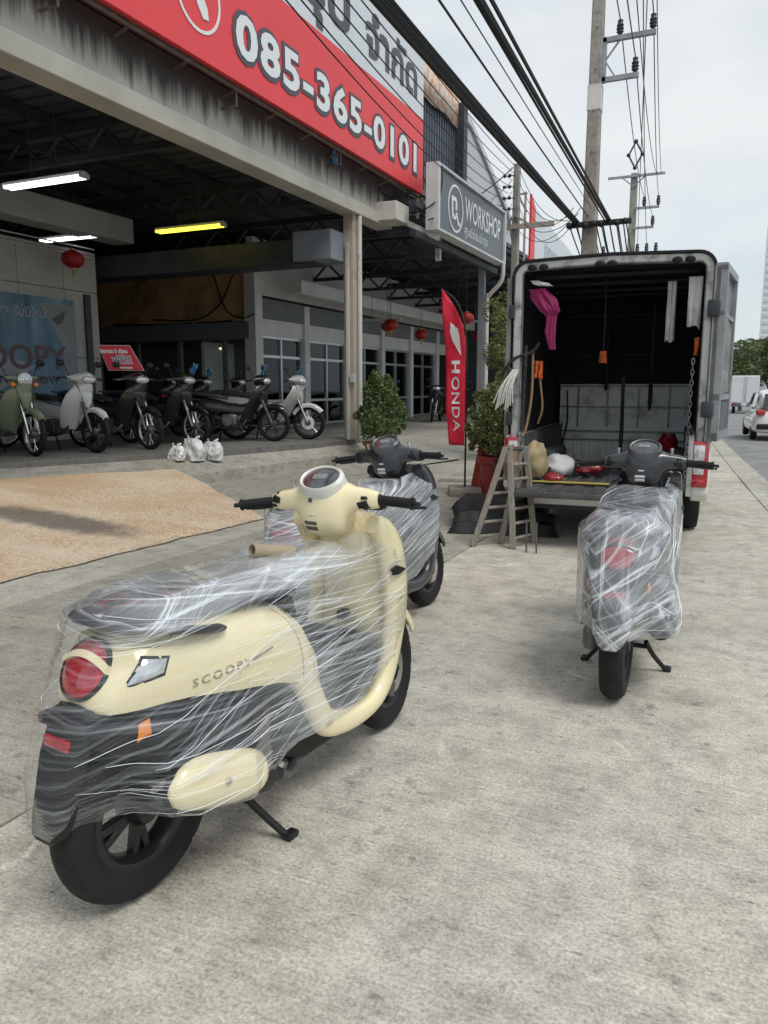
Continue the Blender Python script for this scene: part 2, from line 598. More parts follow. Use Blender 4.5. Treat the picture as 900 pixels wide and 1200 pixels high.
def film_mat(name, base=0.05, amt=1.0, layers=((8, 0.2, 60), (20, -0.2, 80), (32, 0.25, 95), (-12, 0.1, 60), (46, -0.1, 110)), tint=(0.86, 0.90, 0.94), milk=0.2, cloud=0.2):
    """stretch wrap: clear film; each pass of the wrap leaves a family of straight parallel stretch lines"""
    m, n, b = _new(name)
    t = nd(n, 'ShaderNodeTexCoord')
    acc = None
    for i, (ang, be, fr) in enumerate(layers):
        a = rad(ang)
        ax = Vector((-math.sin(a), be, math.cos(a))).normalized()
        e1 = Vector((math.cos(a), 0, math.sin(a)))
        e2 = ax.cross(e1).normalized()
        comps = []
        for v in (e1, e2, ax):
            dp = nd(n, 'ShaderNodeVectorMath', operation='DOT_PRODUCT')
            n.links.new(t.outputs['Object'], dp.inputs[0])
            dp.inputs[1].default_value = v
            comps.append(dp.outputs['Value'])
        def vec(s1, s2, s3, off):
            cx = nd(n, 'ShaderNodeCombineXYZ')
            for k, c in enumerate(comps): n.links.new(c, cx.inputs[k])
            mu = nd(n, 'ShaderNodeVectorMath', operation='MULTIPLY_ADD')
            n.links.new(cx.outputs[0], mu.inputs[0])
            mu.inputs[1].default_value = (s1, s2, s3)
            mu.inputs[2].default_value = (off, off * 1.7, off * 0.6)
            return mu.outputs[0]
        x = nd(n, 'ShaderNodeTexNoise')
        x.inputs['Scale'].default_value = 1.0
        x.inputs['Detail'].default_value = 2.5
        x.inputs['Roughness'].default_value = 0.62
        n.links.new(vec(1.1, 0.8, fr, i * 7.3), x.inputs['Vector'])
        z = nd(n, 'ShaderNodeTexNoise')
        z.inputs['Scale'].default_value = 1.0
        z.inputs['Detail'].default_value = 1.5
        n.links.new(vec(1.3, 1.0, 9.0, 3 + i * 5.1), z.inputs['Vector'])
        l1 = ramp(n, x.outputs['Fac'], [(0.52, 0.0), (0.63, 0.35), (0.72, 1.0)])
        l2 = ramp(n, z.outputs['Fac'], [(0.42, 0.06), (0.64, 1.0)])
        p = nd(n, 'ShaderNodeMath', operation='MULTIPLY')
        n.links.new(l1, p.inputs[0]); n.links.new(l2, p.inputs[1])
        if acc is None:
            acc = p.outputs[0]
        else:
            q = nd(n, 'ShaderNodeMath', operation='ADD')
            n.links.new(acc, q.inputs[0]); n.links.new(p.outputs[0], q.inputs[1])
            acc = q.outputs[0]
    cl = noise_node(n, 3.0, 3, 0.5, sc3=(1, 1, 2))
    cl = ramp(n, cl, [(0.38, 0.0), (0.72, cloud)])
    at = nd(n, 'ShaderNodeAttribute')
    at.attribute_name = 'wrap'
    q = nd(n, 'ShaderNodeMath', operation='MULTIPLY_ADD')
    n.links.new(acc, q.inputs[0]); q.inputs[1].default_value = amt; n.links.new(cl, q.inputs[2])
    mk = nd(n, 'ShaderNodeMath', operation='MULTIPLY')
    mr_ = nd(n, 'ShaderNodeMapRange')
    mr_.inputs['From Min'].default_value = 0.5
    n.links.new(at.outputs['Fac'], mr_.inputs['Value'])
    n.links.new(mr_.outputs[0], mk.inputs[0]); mk.inputs[1].default_value = milk
    qa = nd(n, 'ShaderNodeMath', operation='ADD')
    n.links.new(q.outputs[0], qa.inputs[0]); n.links.new(mk.outputs[0], qa.inputs[1])
    qr = nd(n, 'ShaderNodeMath', operation='MULTIPLY')
    n.links.new(qa.outputs[0], qr.inputs[0]); n.links.new(at.outputs['Fac'], qr.inputs[1])
    q2 = nd(n, 'ShaderNodeMath', operation='ADD', use_clamp=True)
    n.links.new(qr.outputs[0], q2.inputs[0]); q2.inputs[1].default_value = base
    q3 = nd(n, 'ShaderNodeMath', operation='MINIMUM')
    n.links.new(q2.outputs[0], q3.inputs[0]); q3.inputs[1].default_value = 0.82
    b.inputs['Base Color'].default_value = (*tint, 1)
    b.inputs['Roughness'].default_value = 0.3
    bp = nd(n, 'ShaderNodeBump')
    bp.inputs['Strength'].default_value = 0.5
    bp.inputs['Distance'].default_value = 0.003
    n.links.new(acc, bp.inputs['Height'])
    n.links.new(bp.outputs[0], b.inputs['Normal'])
    tr = nd(n, 'ShaderNodeBsdfTransparent')
    tr.inputs['Color'].default_value = (0.97, 0.975, 0.98, 1)
    mx = nd(n, 'ShaderNodeMixShader')
    n.links.new(q3.outputs[0], mx.inputs[0])
    n.links.new(tr.outputs[0], mx.inputs[1])
    n.links.new(b.outputs[0], mx.inputs[2])
    gl = nd(n, 'ShaderNodeBsdfGlossy')
    gl.inputs['Roughness'].default_value = 0.12
    n.links.new(bp.outputs[0], gl.inputs['Normal'])
    lw = nd(n, 'ShaderNodeLayerWeight')
    lw.inputs['Blend'].default_value = 0.10
    n.links.new(bp.outputs[0], lw.inputs['Normal'])
    fr = nd(n, 'ShaderNodeMath', operation='MULTIPLY')
    n.links.new(lw.outputs['Fresnel'], fr.inputs[0]); fr.inputs[1].default_value = 0.4
    m2 = nd(n, 'ShaderNodeMixShader')
    n.links.new(fr.outputs[0], m2.inputs[0])
    n.links.new(mx.outputs[0], m2.inputs[1])
    n.links.new(gl.outputs[0], m2.inputs[2])
    n.links.new(m2.outputs[0], n.nodes['Material Output'].inputs['Surface'])
    return m


def glass_mat(name, tint=(0.6, 0.65, 0.65), fac=0.25):
    m, n, b = _new(name)
    tr = nd(n, 'ShaderNodeBsdfTransparent')
    tr.inputs['Color'].default_value = (*tint, 1)
    gl = nd(n, 'ShaderNodeBsdfGlossy')
    gl.inputs['Roughness'].default_value = 0.03
    lw = nd(n, 'ShaderNodeLayerWeight')
    lw.inputs['Blend'].default_value = fac
    x = nd(n, 'ShaderNodeMixShader')
    n.links.new(lw.outputs['Fresnel'], x.inputs[0])
    n.links.new(tr.outputs[0], x.inputs[1])
    n.links.new(gl.outputs[0], x.inputs[2])
    n.links.new(x.outputs[0], n.nodes['Material Output'].inputs['Surface'])
    return m


M = dict(
    slab=concrete('slab concrete', (0.48, 0.457, 0.40)),
    apron=concrete('apron concrete', (0.35, 0.335, 0.295), broom=False),
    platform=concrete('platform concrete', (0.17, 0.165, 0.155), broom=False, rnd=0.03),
    kerb=concrete('kerb concrete', (0.42, 0.40, 0.35), broom=False, stain_amt=0.4),
    joint=mat('joint filler', (0.07, 0.065, 0.06), 0.9),
    asphalt=mat('asphalt', (0.22, 0.22, 0.215), 0.9, var=0.25, scale=1.5, bump=0.5, bscale=120),
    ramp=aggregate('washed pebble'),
    fascia=fascia_mat('stained shaded fascia'),
    steel_dk=mat('dark steel', (0.045, 0.05, 0.058), 0.55, 0.3, var=0.3, scale=3),
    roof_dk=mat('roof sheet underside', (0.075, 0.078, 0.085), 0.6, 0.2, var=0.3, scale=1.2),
    duct=mat('duct paint', (0.20, 0.225, 0.25), 0.5, var=0.12, scale=2),
    wall_w=mat('white interior panels', (0.66, 0.66, 0.64), 0.6, var=0.1, scale=1.5),
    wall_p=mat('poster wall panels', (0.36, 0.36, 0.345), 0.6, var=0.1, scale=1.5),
    wall_o=mat('ochre plaster', (0.58, 0.36, 0.17), 0.8, var=0.2, scale=1.0, dirt=(0.15, 0.09, 0.05), dscale=1.5),
    wall_g=mat('grey band', (0.16, 0.17, 0.18), 0.6, var=0.1, scale=2),
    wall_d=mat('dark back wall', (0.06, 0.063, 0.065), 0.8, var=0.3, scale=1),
    white_old=mat('weathered white paint', (0.55, 0.53, 0.48), 0.7, var=0.12, scale=2, dirt=(0.22, 0.17, 0.12), dscale=2.5, dlo=0.55, dhi=0.8),
    rustpost=mat('weathered post', (0.40, 0.36, 0.30), 0.75, var=0.2, scale=3, dirt=(0.20, 0.10, 0.05), dscale=3, dlo=0.5, dhi=0.8),
    rust=mat('rusty pipe', (0.12, 0.085, 0.065), 0.8, var=0.4, scale=8),
    alu=mat('aluminium frame', (0.55, 0.56, 0.57), 0.35, 0.8),
    sign_red=mat('sign red vinyl', (0.78, 0.055, 0.062), 0.45, var=0.05, scale=1),
    sign_wht=mat('sign white vinyl', (0.66, 0.70, 0.73), 0.45, var=0.04, scale=1),
    sign_drk=mat('sign dark print', (0.075, 0.08, 0.095), 0.5),
    sign_txt=mat('sign white print', (0.78, 0.80, 0.81), 0.5),
    ws_grey=mat('workshop panel grey', (0.105, 0.125, 0.138), 0.4, var=0.12, scale=0.8),
    ws_frame=mat('workshop frame', (0.58, 0.60, 0.60), 0.5, var=0.12, scale=2),
    siding=mat('grey metal siding', (0.115, 0.135, 0.165), 0.5, 0.3, var=0.1, scale=2),
    pale_wall=mat('pale gable wall', (0.52, 0.53, 0.55), 0.8, var=0.08, scale=0.6),
    orange_ban=mat('faded orange banner', (0.62, 0.33, 0.20), 0.6, dirt=(0.75, 0.66, 0.55), dscale=6, dlo=0.42, dhi=0.55),
    pole=concrete('pole concrete', (0.31, 0.295, 0.265), broom=False, stain_amt=0.3),
    pole_wht=mat('white pole band', (0.66, 0.65, 0.61), 0.7, var=0.1, scale=4),
    galv=mat('galvanised steel', (0.33, 0.34, 0.35), 0.5, 0.7, var=0.2, scale=6),
    cable=mat('black cable', (0.012, 0.012, 0.013), 0.6),
    wire=mat('grey wire', (0.06, 0.062, 0.065), 0.5, 0.3),
    insul=mat('insulator', (0.03, 0.03, 0.035), 0.3),
    cream=mat('cream paint', (0.88, 0.775, 0.49), 0.2, coat=0.6, var=0.015, scale=3),
    gloss_blk=mat('gloss black', (0.012, 0.012, 0.014), 0.25, coat=0.4),
    char=mat('charcoal paint', (0.035, 0.038, 0.043), 0.28, coat=0.5),
    black_pl=mat('black plastic', (0.011, 0.011, 0.012), 0.42, spec=0.4, var=0.2, scale=6, bump=0.12, bscale=300),
    seat=mat('seat vinyl', (0.025, 0.025, 0.028), 0.5, bump=0.2, bscale=220),
    rubber=mat('tyre rubber', (0.014, 0.014, 0.015), 0.7, spec=0.3, var=0.25, scale=9, bump=0.2, bscale=160),
    rim_blk=mat('black cast rim', (0.018, 0.018, 0.02), 0.35, 0.2),
    metal=mat('bright metal', (0.62, 0.62, 0.62), 0.25, 1.0),
    dmetal=mat('dull metal', (0.16, 0.16, 0.165), 0.45, 0.8, var=0.25, scale=10),
    red_lens=mat('red lens', (0.42, 0.008, 0.022), 0.10, coat=1.0, var=0.35, scale=30),
    amber=mat('amber lens', (0.80, 0.26, 0.03), 0.2, coat=0.6),
    clear_lens=mat('clear lens', (0.62, 0.64, 0.66), 0.12, 0.35, coat=1.0, var=0.25, scale=28),
    dial=mat('dial face', (0.06, 0.062, 0.066), 0.08, coat=1.0, var=0.5, scale=25),
    bezel=mat('silver bezel', (0.74, 0.73, 0.68), 0.35, 0.1),
    print_d=mat('dark print', (0.10, 0.085, 0.08), 0.4),
    print_s=mat('silver emblem', (0.36, 0.30, 0.24), 0.3, 0.5),
    print_w=mat('white sticker', (0.75, 0.75, 0.73), 0.5),
    card=mat('cardboard', (0.36, 0.29, 0.20), 0.8, var=0.1, scale=8),
    truck_w=mat('truck white paint', (0.72, 0.72, 0.70), 0.3, coat=0.5, dirt=(0.40, 0.37, 0.32), dscale=3, dlo=0.6, dhi=0.85),
    box_metal=mat('scuffed box frame', (0.52, 0.52, 0.50), 0.42, 0.45, dirt=(0.10, 0.085, 0.075), dscale=7, dlo=0.48, dhi=0.7),
    box_grey=mat('dirty grey sheet', (0.24, 0.235, 0.22), 0.65, 0.1, dirt=(0.07, 0.06, 0.055), dscale=2.5, dlo=0.5, dhi=0.72),
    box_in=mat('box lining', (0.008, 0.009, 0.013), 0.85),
    bed_panel=mat('scraped bed panel', (0.75, 0.75, 0.73), 0.45, 0.0, dirt=(0.22, 0.22, 0.22), dscale=4, dlo=0.5, dhi=0.72),
    bed_floor=mat('bed floor', (0.085, 0.085, 0.085), 0.6, 0.2, var=0.3, scale=4, dirt=(0.24, 0.22, 0.19), dscale=3, dlo=0.55, dhi=0.8),
    pink=mat('magenta cloth', (0.27, 0.012, 0.095), 0.7, var=0.25, scale=12),
    cloth_w=mat('grey white cloth', (0.60, 0.60, 0.60), 0.8, var=0.12, scale=10),
    orange=mat('orange strap', (0.55, 0.11, 0.025), 0.6),
    rope_w=mat('white rope', (0.62, 0.61, 0.57), 0.8, var=0.15, scale=40),
    rope_o=mat('ochre rope', (0.26, 0.16, 0.085), 0.8, var=0.2, scale=40),
    sack=mat('tan sacking', (0.36, 0.29, 0.16), 0.8, var=0.2, scale=10),
    yellow=mat('yellow strap', (0.62, 0.47, 0.13), 0.6),
    wood=mat('grey bamboo', (0.25, 0.225, 0.19), 0.75, var=0.3, scale=9, sc3=(8, 8, 1), bump=0.4, bscale=50),
    tarp=mat('black tarp', (0.012, 0.012, 0.013), 0.55, bump=0.3, bscale=20),
    terracotta=mat('terracotta', (0.23, 0.105, 0.062), 0.8, var=0.2, scale=6),
    pot_red=mat('red plastic', (0.32, 0.03, 0.022), 0.5),
    soil=mat('soil', (0.05, 0.035, 0.025), 0.95),
    bark=mat('bark', (0.13, 0.10, 0.075), 0.9, var=0.3, scale=12, bump=0.5, bscale=30),
    leaf=leaf_mat('hedge leaves', (0.07, 0.115, 0.04), (0.15, 0.225, 0.075), (0.26, 0.34, 0.13)),
    leaf2=leaf_mat('yellowish leaves', (0.085, 0.115, 0.04), (0.19, 0.23, 0.08), (0.34, 0.36, 0.14)),
    leaf3=leaf_mat('tree leaves', (0.05, 0.075, 0.025), (0.095, 0.13, 0.04), (0.16, 0.19, 0.07)),
    flag=mat('flag red', (0.66, 0.012, 0.045), 0.6, var=0.06, scale=3),
    lantern=mat('red lantern silk', (0.34, 0.012, 0.014), 0.5),
    gold=mat('gold trim', (0.55, 0.35, 0.08), 0.4, 0.5),
    tube_w=mat('lit white tube', (0.9, 0.9, 0.9), 0.4, emit=(0.93, 0.97, 1.0), estr=3.0),
    tube_y=mat('lit yellow tube', (0.9, 0.8, 0.1), 0.4, emit=(1.0, 0.83, 0.05), estr=2.5),
    lamp_w=mat('lamp batten', (0.5, 0.5, 0.5), 0.4),
    plastic_bag=mat('white plastic bag', (0.66, 0.66, 0.65), 0.35, var=0.1, scale=9),
    bike_wht=mat('bike white', (0.60, 0.61, 0.62), 0.25, coat=0.5),
    bike_grn=mat('bike sage green', (0.22, 0.26, 0.18), 0.3, coat=0.5),
    bike_gry=mat('bike pale grey', (0.42, 0.42, 0.40), 0.3, coat=0.4),
    bike_red=mat('bike red', (0.30, 0.012, 0.02), 0.3, coat=0.5),
    blue_pl=mat('blue plastic sheet', (0.06, 0.22, 0.42), 0.3, var=0.4, scale=14),
    teal_pl=mat('teal plastic sheet', (0.30, 0.42, 0.42), 0.3, var=0.3, scale=14),
    glass=glass_mat('shop glass', (0.75, 0.8, 0.8), 0.3),
    car_glass=mat('car glass', (0.02, 0.024, 0.027), 0.06, coat=1.0),
    car_w=mat('car white', (0.74, 0.74, 0.74), 0.25, coat=0.7),
    far_w=mat('far truck white', (0.66, 0.67, 0.67), 0.5, var=0.04, scale=2),
    tower=mat('pale tower', (0.72, 0.73, 0.74), 0.8),  # distance haze is put into this pale colour
    strand=mat('film strand', (0.85, 0.88, 0.90), 0.25, spec=0.6),
    stainless=mat('stainless', (0.5, 0.5, 0.5), 0.3, 1.0),
)


def wpar(o, root):
    """parent a mesh whose coordinates are world coordinates"""
    o.parent = root
    o.matrix_parent_inverse = root.matrix_basis.inverted()
    return o


def wb(mb, name, mat, root, **kw):
    return wpar(mb.build(name, mat, **kw), root)


# ================================================================ GROUND
tag(MB().box((0, 100, -0.06), (900, 900, 0.06)).build('ground', M['joint']), kind='structure')
pave = MB().box((-10.9, 26, -0.022), (24.5, 88, 0.03)).build('pavement', M['joint'])
tag(pave, kind='structure')


def slab(x0, x1, y0, y1, m, th=0.05):
    g = 0.006
    o = MB().box(((x0 + x1) / 2, (y0 + y1) / 2, -th / 2 + 0.0), (x1 - x0 - 2 * g, y1 - y0 - 2 * g, th)).build('slab', m, bevel=0.004)
    o.parent = pave
    return o


M['slab2'] = concrete('slab concrete grey', (0.36, 0.345, 0.30))
M['slab3'] = concrete('gutter concrete', (0.42, 0.40, 0.345), broom=False)
yj = [-6, 8.05, 11.1, 14.2, 17.5, 21, 26, 32, 40]
for a, b in zip(yj, yj[1:]):
    slab(-2.05, 1.35, a, b, M['slab'])
    slab(-4.15, -2.05, a, b, M['slab2'])
    slab(-4.75, -4.15, a, b, M['slab3'])
    slab(-7.6, -4.75, a, b, M['slab2'])
slab(-7.6, 1.35, 40, 70, M['slab2'])

# carriageway beyond the curving gutter
edge = smooth_path([(1.75, -4, 0), (1.15, 3, 0), (0.72, 8, 0), (0.43, 11.1, 0), (0.08, 16, 0), (-0.25, 21, 0), (-0.8, 30, 0), (-1.9, 45, 0), (-4.5, 75, 0), (-14, 150, 0)], 5)
m1, m2 = MB(), MB()
vs, fs = [], []
for p in edge:
    vs += [(p.x, p.y, 0.012), (p.x + 40, p.y, 0.012)]
for i in range(len(edge) - 1):
    fs.append((2 * i, 2 * i + 1, 2 * i + 3, 2 * i + 2))
m1.add(vs, fs)
tag(m1.build('road', M['asphalt']), kind='structure')
rings = []
for p in edge:
    w = 0.34
    rings.append([(p.x - w / 2, p.y, -0.02), (p.x + w / 2, p.y, -0.02), (p.x + w / 2, p.y, 0.019), (p.x - w / 2, p.y, 0.010)])
kerb = tag(MB().loft(rings).build('kerb', M['kerb']), kind='structure')
ln = MB()
for a, b in ((14, 17), (23, 26), (32, 35), (41, 44), (50, 53)):
    ln.box((3.2 - a * 0.03, (a + b) / 2, 0.018), (0.12, b - a, 0.004), rz=0.03)
tag(ln.build('lane_marking', M['print_w']), kind='structure')

# ================================================================ PLATFORM, APRON, RAMP
E_ = [(-12.6, -2), (-9.9, 4.5), (-8.74, 7.04), (-7.63, 9.47), (-6.86, 12.3), (-6.6, 14.2)]
O_ = [(-7.9, -2), (-7.45, 5.0), (-7.15, 7.5), (-6.92, 9.5), (-6.62, 12.5), (-6.35, 14.2)]
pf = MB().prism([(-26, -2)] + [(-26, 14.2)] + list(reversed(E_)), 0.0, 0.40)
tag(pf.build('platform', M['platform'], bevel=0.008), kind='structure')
vs, fs = [], []
for e, o in zip(E_, O_):
    vs += [(e[0] - 0.05, e[1], 0.335), (o[0], o[1], 0.15), (o[0] + 0.015, o[1], -0.01)]
for i in range(len(E_) - 1):
    a = 3 * i
    fs += [(a, a + 1, a + 4, a + 3), (a + 1, a + 2, a + 5, a + 4)]
fs.append((len(vs) - 3, len(vs) - 2, len(vs) - 1))
tag(MB().add(vs, fs).build('apron', M['apron']), kind='structure')
# bay two: gently rising drive
vs = [(-4.9, 14.2, 0.004), (-4.9, 32, 0.004), (-6.6, 32, 0.26), (-6.6, 14.2, 0.26), (-26, 32, 0.26), (-26, 14.2, 0.26), (-5.6, 10.4, 0.004), (-6.62, 12.5, 0.152), (-6.62, 14.2, 0.26)]
tag(MB().add(vs, [(0, 1, 2, 3), (3, 2, 4, 5), (6, 0, 3, 7), (7, 3, 8)]).build('workshop_drive', M['apron'], fix=False), kind='structure')

# washed pebble ramp: uneven broken lip at the front
rt = []
A, B, C_, D = Vector((-7.45, 8.95, 0.205)), Vector((-4.52, 6.78, 0.028)), Vector((-4.95, 0.2, 0.03)), Vector((-9.2, 0.2, 0.33))
A2 = Vector((-8.28, 6.6, 0.262))
nu, nv = 60, 24
vs, fs = [], []
for i in range(nu + 1):
    u = i / nu
    top = D.lerp(A2, u * 2) if u < 0.5 else A2.lerp(A, u * 2 - 1)
    bot = C_.lerp(B, u ** 0.9)
    for j in range(nv + 1):
        v = j / nv
        p = top.lerp(bot, v)
        p.z += 0.018 * math.sin(v * PI) + 0.010 * noise.noise(p * 1.3)
        if j == nv:
            p.x += 0.055 * noise.noise(Vector((0, p.y * 2.4, 3))) + 0.02 * noise.noise(Vector((0, p.y * 11, 5)))
        if i == nu:
            p.y += 0.04 * noise.noise(Vector((p.x * 2, 0, 1)))
        vs.append(p)
k = nv + 1
for i in range(nu):
    for j in range(nv):
        fs.append((i * k + j, i * k + j + 1, (i + 1) * k + j + 1, (i + 1) * k + j))
b0 = len(vs)
for i in range(nu + 1):
    p = vs[i * k + nv]
    vs.append(Vector((p.x + 0.012, p.y, -0.01)))
for i in range(nu):
    fs.append((i * k + nv, b0 + i, b0 + i + 1, (i + 1) * k + nv))
b1 = len(vs)
for j in range(k):
    p = vs[nu * k + j]
    vs.append(Vector((p.x, p.y + 0.01, -0.01)))
for j in range(nv):
    fs.append((nu * k + j, nu * k + j + 1, b1 + j + 1, b1 + j))
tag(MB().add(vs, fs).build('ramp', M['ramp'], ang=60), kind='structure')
jv, jf = [], []
for i in range(nu + 1):
    p = vs[i * k + nv]
    w_ = .018 + .016 * abs(noise.noise(Vector((0, p.y * 5, 9))))
    jv += [Vector((p.x - .01, p.y, .006)), Vector((p.x + w_ + .012, p.y, .005))]
for i in range(nu):
    jf.append((2 * i, 2 * i + 1, 2 * i + 3, 2 * i + 2))
tag(MB().add(jv, jf).build('ramp_joint', M['joint'], fix=False), kind='structure')

# ================================================================ SHOWROOM BUILDING
bld = thing('showroom_building', 'open-fronted motorcycle showroom with a stained concrete fascia beam and dark steel roof', 'building', (-6.64, 13.2, 0.4))
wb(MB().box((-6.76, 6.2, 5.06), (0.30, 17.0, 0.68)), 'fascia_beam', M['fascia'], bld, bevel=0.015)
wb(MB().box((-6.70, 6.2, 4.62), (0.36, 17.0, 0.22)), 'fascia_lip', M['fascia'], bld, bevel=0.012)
wb(MB().box((-6.45, 14.35, 4.72), (0.62, 0.62, 0.34)), 'beam_end_block', M['white_old'], bld, bevel=0.012)
# facade post: pipe pair
c = MB().box((-6.70, 13.22, 2.46), (0.20, 0.22, 4.12))
wb(c, 'column', M['rustpost'], bld, bevel=0.008)
wb(MB().tube([(-6.56, 13.3, 0.4), (-6.56, 13.3, 4.5)], 0.045, 10), 'downpipe', M['white_old'], bld)
wb(MB().box((-6.70, 13.075, 2.2), (0.05, 0.05, 3.6)), 'conduit', M['white_old'], bld)
wb(MB().box((-6.60, 13.06, 1.55), (0.09, 0.06, 0.16)), 'switch_box', M['lamp_w'], bld, bevel=0.005)
# roof deck and its steel
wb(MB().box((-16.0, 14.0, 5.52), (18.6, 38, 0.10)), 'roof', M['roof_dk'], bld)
for i in range(10):
    x = -7.4 - i * 1.15
    wb(MB().box((x, 6.2, 5.33), (0.07, 17, 0.16)), 'purlin', M['steel_dk'], bld)
for y in (1.5, 5.2, 8.9, 12.6):
    m = MB().box((-12.0, y, 5.05), (10.2, 0.12, 0.12)).box((-12.0, y, 4.65), (10.2, 0.10, 0.10))
    for i in range(12):
        xa = -7.2 - i * 0.82
        m.bar((xa, y, 4.68), (xa - 0.41, y, 5.02), 0.05, 0.05)
        m.bar((xa - 0.41, y, 5.02), (xa - 0.82, y, 4.68), 0.05, 0.05)
    wb(m, 'roof_truss', M['steel_dk'], bld)
for i in range(46):
    y = -1.6 + i * 0.33
    wb(MB().box((-12.0, y, 5.45), (10.4, 0.05, 0.035)), 'roof_rib', M['roof_dk'], bld)
# enclosing walls
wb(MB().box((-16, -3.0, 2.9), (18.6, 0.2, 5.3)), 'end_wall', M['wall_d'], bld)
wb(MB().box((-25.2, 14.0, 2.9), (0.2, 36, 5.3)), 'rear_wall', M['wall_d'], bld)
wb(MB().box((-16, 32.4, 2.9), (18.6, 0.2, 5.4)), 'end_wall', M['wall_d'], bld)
# left inner wall with big panels
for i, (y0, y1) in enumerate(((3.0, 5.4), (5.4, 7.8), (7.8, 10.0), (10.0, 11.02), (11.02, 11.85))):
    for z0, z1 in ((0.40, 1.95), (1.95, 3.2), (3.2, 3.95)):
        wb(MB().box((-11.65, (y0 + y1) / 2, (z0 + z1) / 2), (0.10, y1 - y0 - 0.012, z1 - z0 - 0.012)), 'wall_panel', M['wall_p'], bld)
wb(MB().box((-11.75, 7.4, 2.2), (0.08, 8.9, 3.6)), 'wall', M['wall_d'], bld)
wb(MB().box((-11.575, 11.55, 1.6), (0.05, 0.14, 3.1)), 'wall_trim', M['steel_dk'], bld)
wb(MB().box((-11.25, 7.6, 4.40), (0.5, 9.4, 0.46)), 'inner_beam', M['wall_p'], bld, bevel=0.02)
for z in (3.86, 3.93, 4.02):
    wb(MB().tube([(-11.57, 3, z), (-11.57, 11.8, z)], 0.014, 6), 'conduit', M['lamp_w'], bld)
# dark cross duct ending in a lighter box
wb(MB().box((-10.2, 13.0, 3.86), (6.0, 0.55, 0.46)), 'cross_duct', M['steel_dk'], bld, bevel=0.02)
wb(MB().box((-7.18, 12.95, 3.92), (0.80, 0.70, 0.52)), 'duct_end', M['duct'], bld, bevel=0.015)
# ochre upper wall and grey shopfront below it
wb(MB().box((-14.2, 17.05, 3.95), (5.4, 0.16, 1.75)), 'upper_wall', M['wall_o'], bld)
wb(MB().box((-14.2, 16.95, 2.83), (5.5, 0.3, 0.42)), 'shopfront_header', M['wall_g'], bld)
for x in (-16.6, -15.2, -13.75, -12.3):
    wb(MB().box((x, 16.95, 1.3), (0.10, 0.10, 2.6)), 'shopfront_mullion', M['wall_g'], bld)
wb(MB().box((-14.4, 18.6, 1.6), (5.6, 0.1, 2.6)), 'inner_partition', M['wall_g'], bld)
# glazed office wall running back along bay two
wb(MB().box((-11.42, 17.0, 2.25), (0.34, 0.34, 4.0)), 'office_column', M['wall_w'], bld, bevel=0.01)
wb(MB().box((-11.5, 24.6, 4.45), (0.2, 15.2, 1.4)), 'upper_wall', M['wall_w'], bld)
wb(MB().box((-11.48, 24.6, 3.42), (0.26, 15.0, 0.5)), 'grey_band', M['wall_g'], bld)
wb(MB().box((-11.5, 24.6, 2.95), (0.2, 15.0, 0.42)), 'header_panel', M['wall_w'], bld)
for y in (19.55, 22.2, 24.8, 27.4, 30.2):
    wb(MB().box((-11.44, y, 1.95), (0.26, 0.28, 3.4)), 'office_column', M['wall_w'], bld, bevel=0.01)
for y0, y1 in ((17.2, 19.4), (19.7, 22.05), (22.35, 24.65), (24.95, 27.25), (27.55, 30.05)):
    w = MB()
    for y in (y0 + 0.04, (y0 + y1) / 2, y1 - 0.04):
        w.box((-11.46, y, 1.5), (0.09, 0.07, 2.48))
    for z in (0.32, 1.02, 2.2, 2.70):
        w.box((-11.46, (y0 + y1) / 2, z), (0.075, y1 - y0, 0.07))
    fr = wb(w, 'window_frame', M['alu'], bld)
    for k_ in (0, 1):
        ya = y0 + 0.08 + k_ * (y1 - y0) / 2
        pb = MB().box((-11.47, ya + (y1 - y0) / 4 - 0.06, 1.5), (0.012, (y1 - y0) / 2 - 0.1, 2.3)).build('pane', M['glass'])
        pb.parent = fr
    wb(MB().box((-13.2, (y0 + y1) / 2, 1.4), (0.1, 2.2, 2.4)), 'inner_partition', M['wall_w'], bld)
wb(MB().box((-10.6, 25.0, 3.95), (0.35, 14.5, 0.34)), 'inner_beam', M['wall_w'], bld, bevel=0.01)
# bay two front steel
for z in (4.35, 4.9):
    wb(MB().box((-5.95, 17.2, z), (0.12, 5.6, 0.12)), 'front_beam', M['steel_dk'], bld)
for i in range(7):
    y = 14.9 + i * 2.6
    m = MB().box((-9.2, y, 4.9), (6.2, 0.10, 0.12)).box((-9.2, y, 4.45), (6.2, 0.09, 0.09))
    for q in range(7):
        xa = -6.2 - q * 0.86
        m.bar((xa, y, 4.47), (xa - 0.43, y, 4.88), 0.05, 0.05).bar((xa - 0.43, y, 4.88), (xa - 0.86, y, 4.47), 0.05, 0.05)
    wb(m, 'roof_truss', M['steel_dk'], bld)
for x in (-6.6, -7.7, -8.8, -9.9):
    wb(MB().box((x, 23, 5.2), (0.08, 17.5, 0.14)), 'purlin', M['steel_dk'], bld)
wb(MB().box((-6.15, 19.55, 2.3), (0.15, 0.15, 4.3)), 'column', M['duct'], bld)
wb(MB().tube(smooth_path([(-5.62, 19.6, 4.5), (-5.66, 19.6, 4.05), (-5.98, 19.6, 3.7), (-6.02, 19.6, 3.4), (-6.02, 19.6, 0.25)], 5), 0.055, 10), 'downpipe', M['white_old'], bld)
wb(MB().bar((-6.5, 14.6, 4.75), (-5.7, 15.2, 4.35), 0.06, 0.10), 'brace', M['white_old'], bld)
wb(MB().box((-6.0, 15.95, 4.6), (0.10, 0.10, 1.1)), 'hanger_post', M['white_old'], bld)
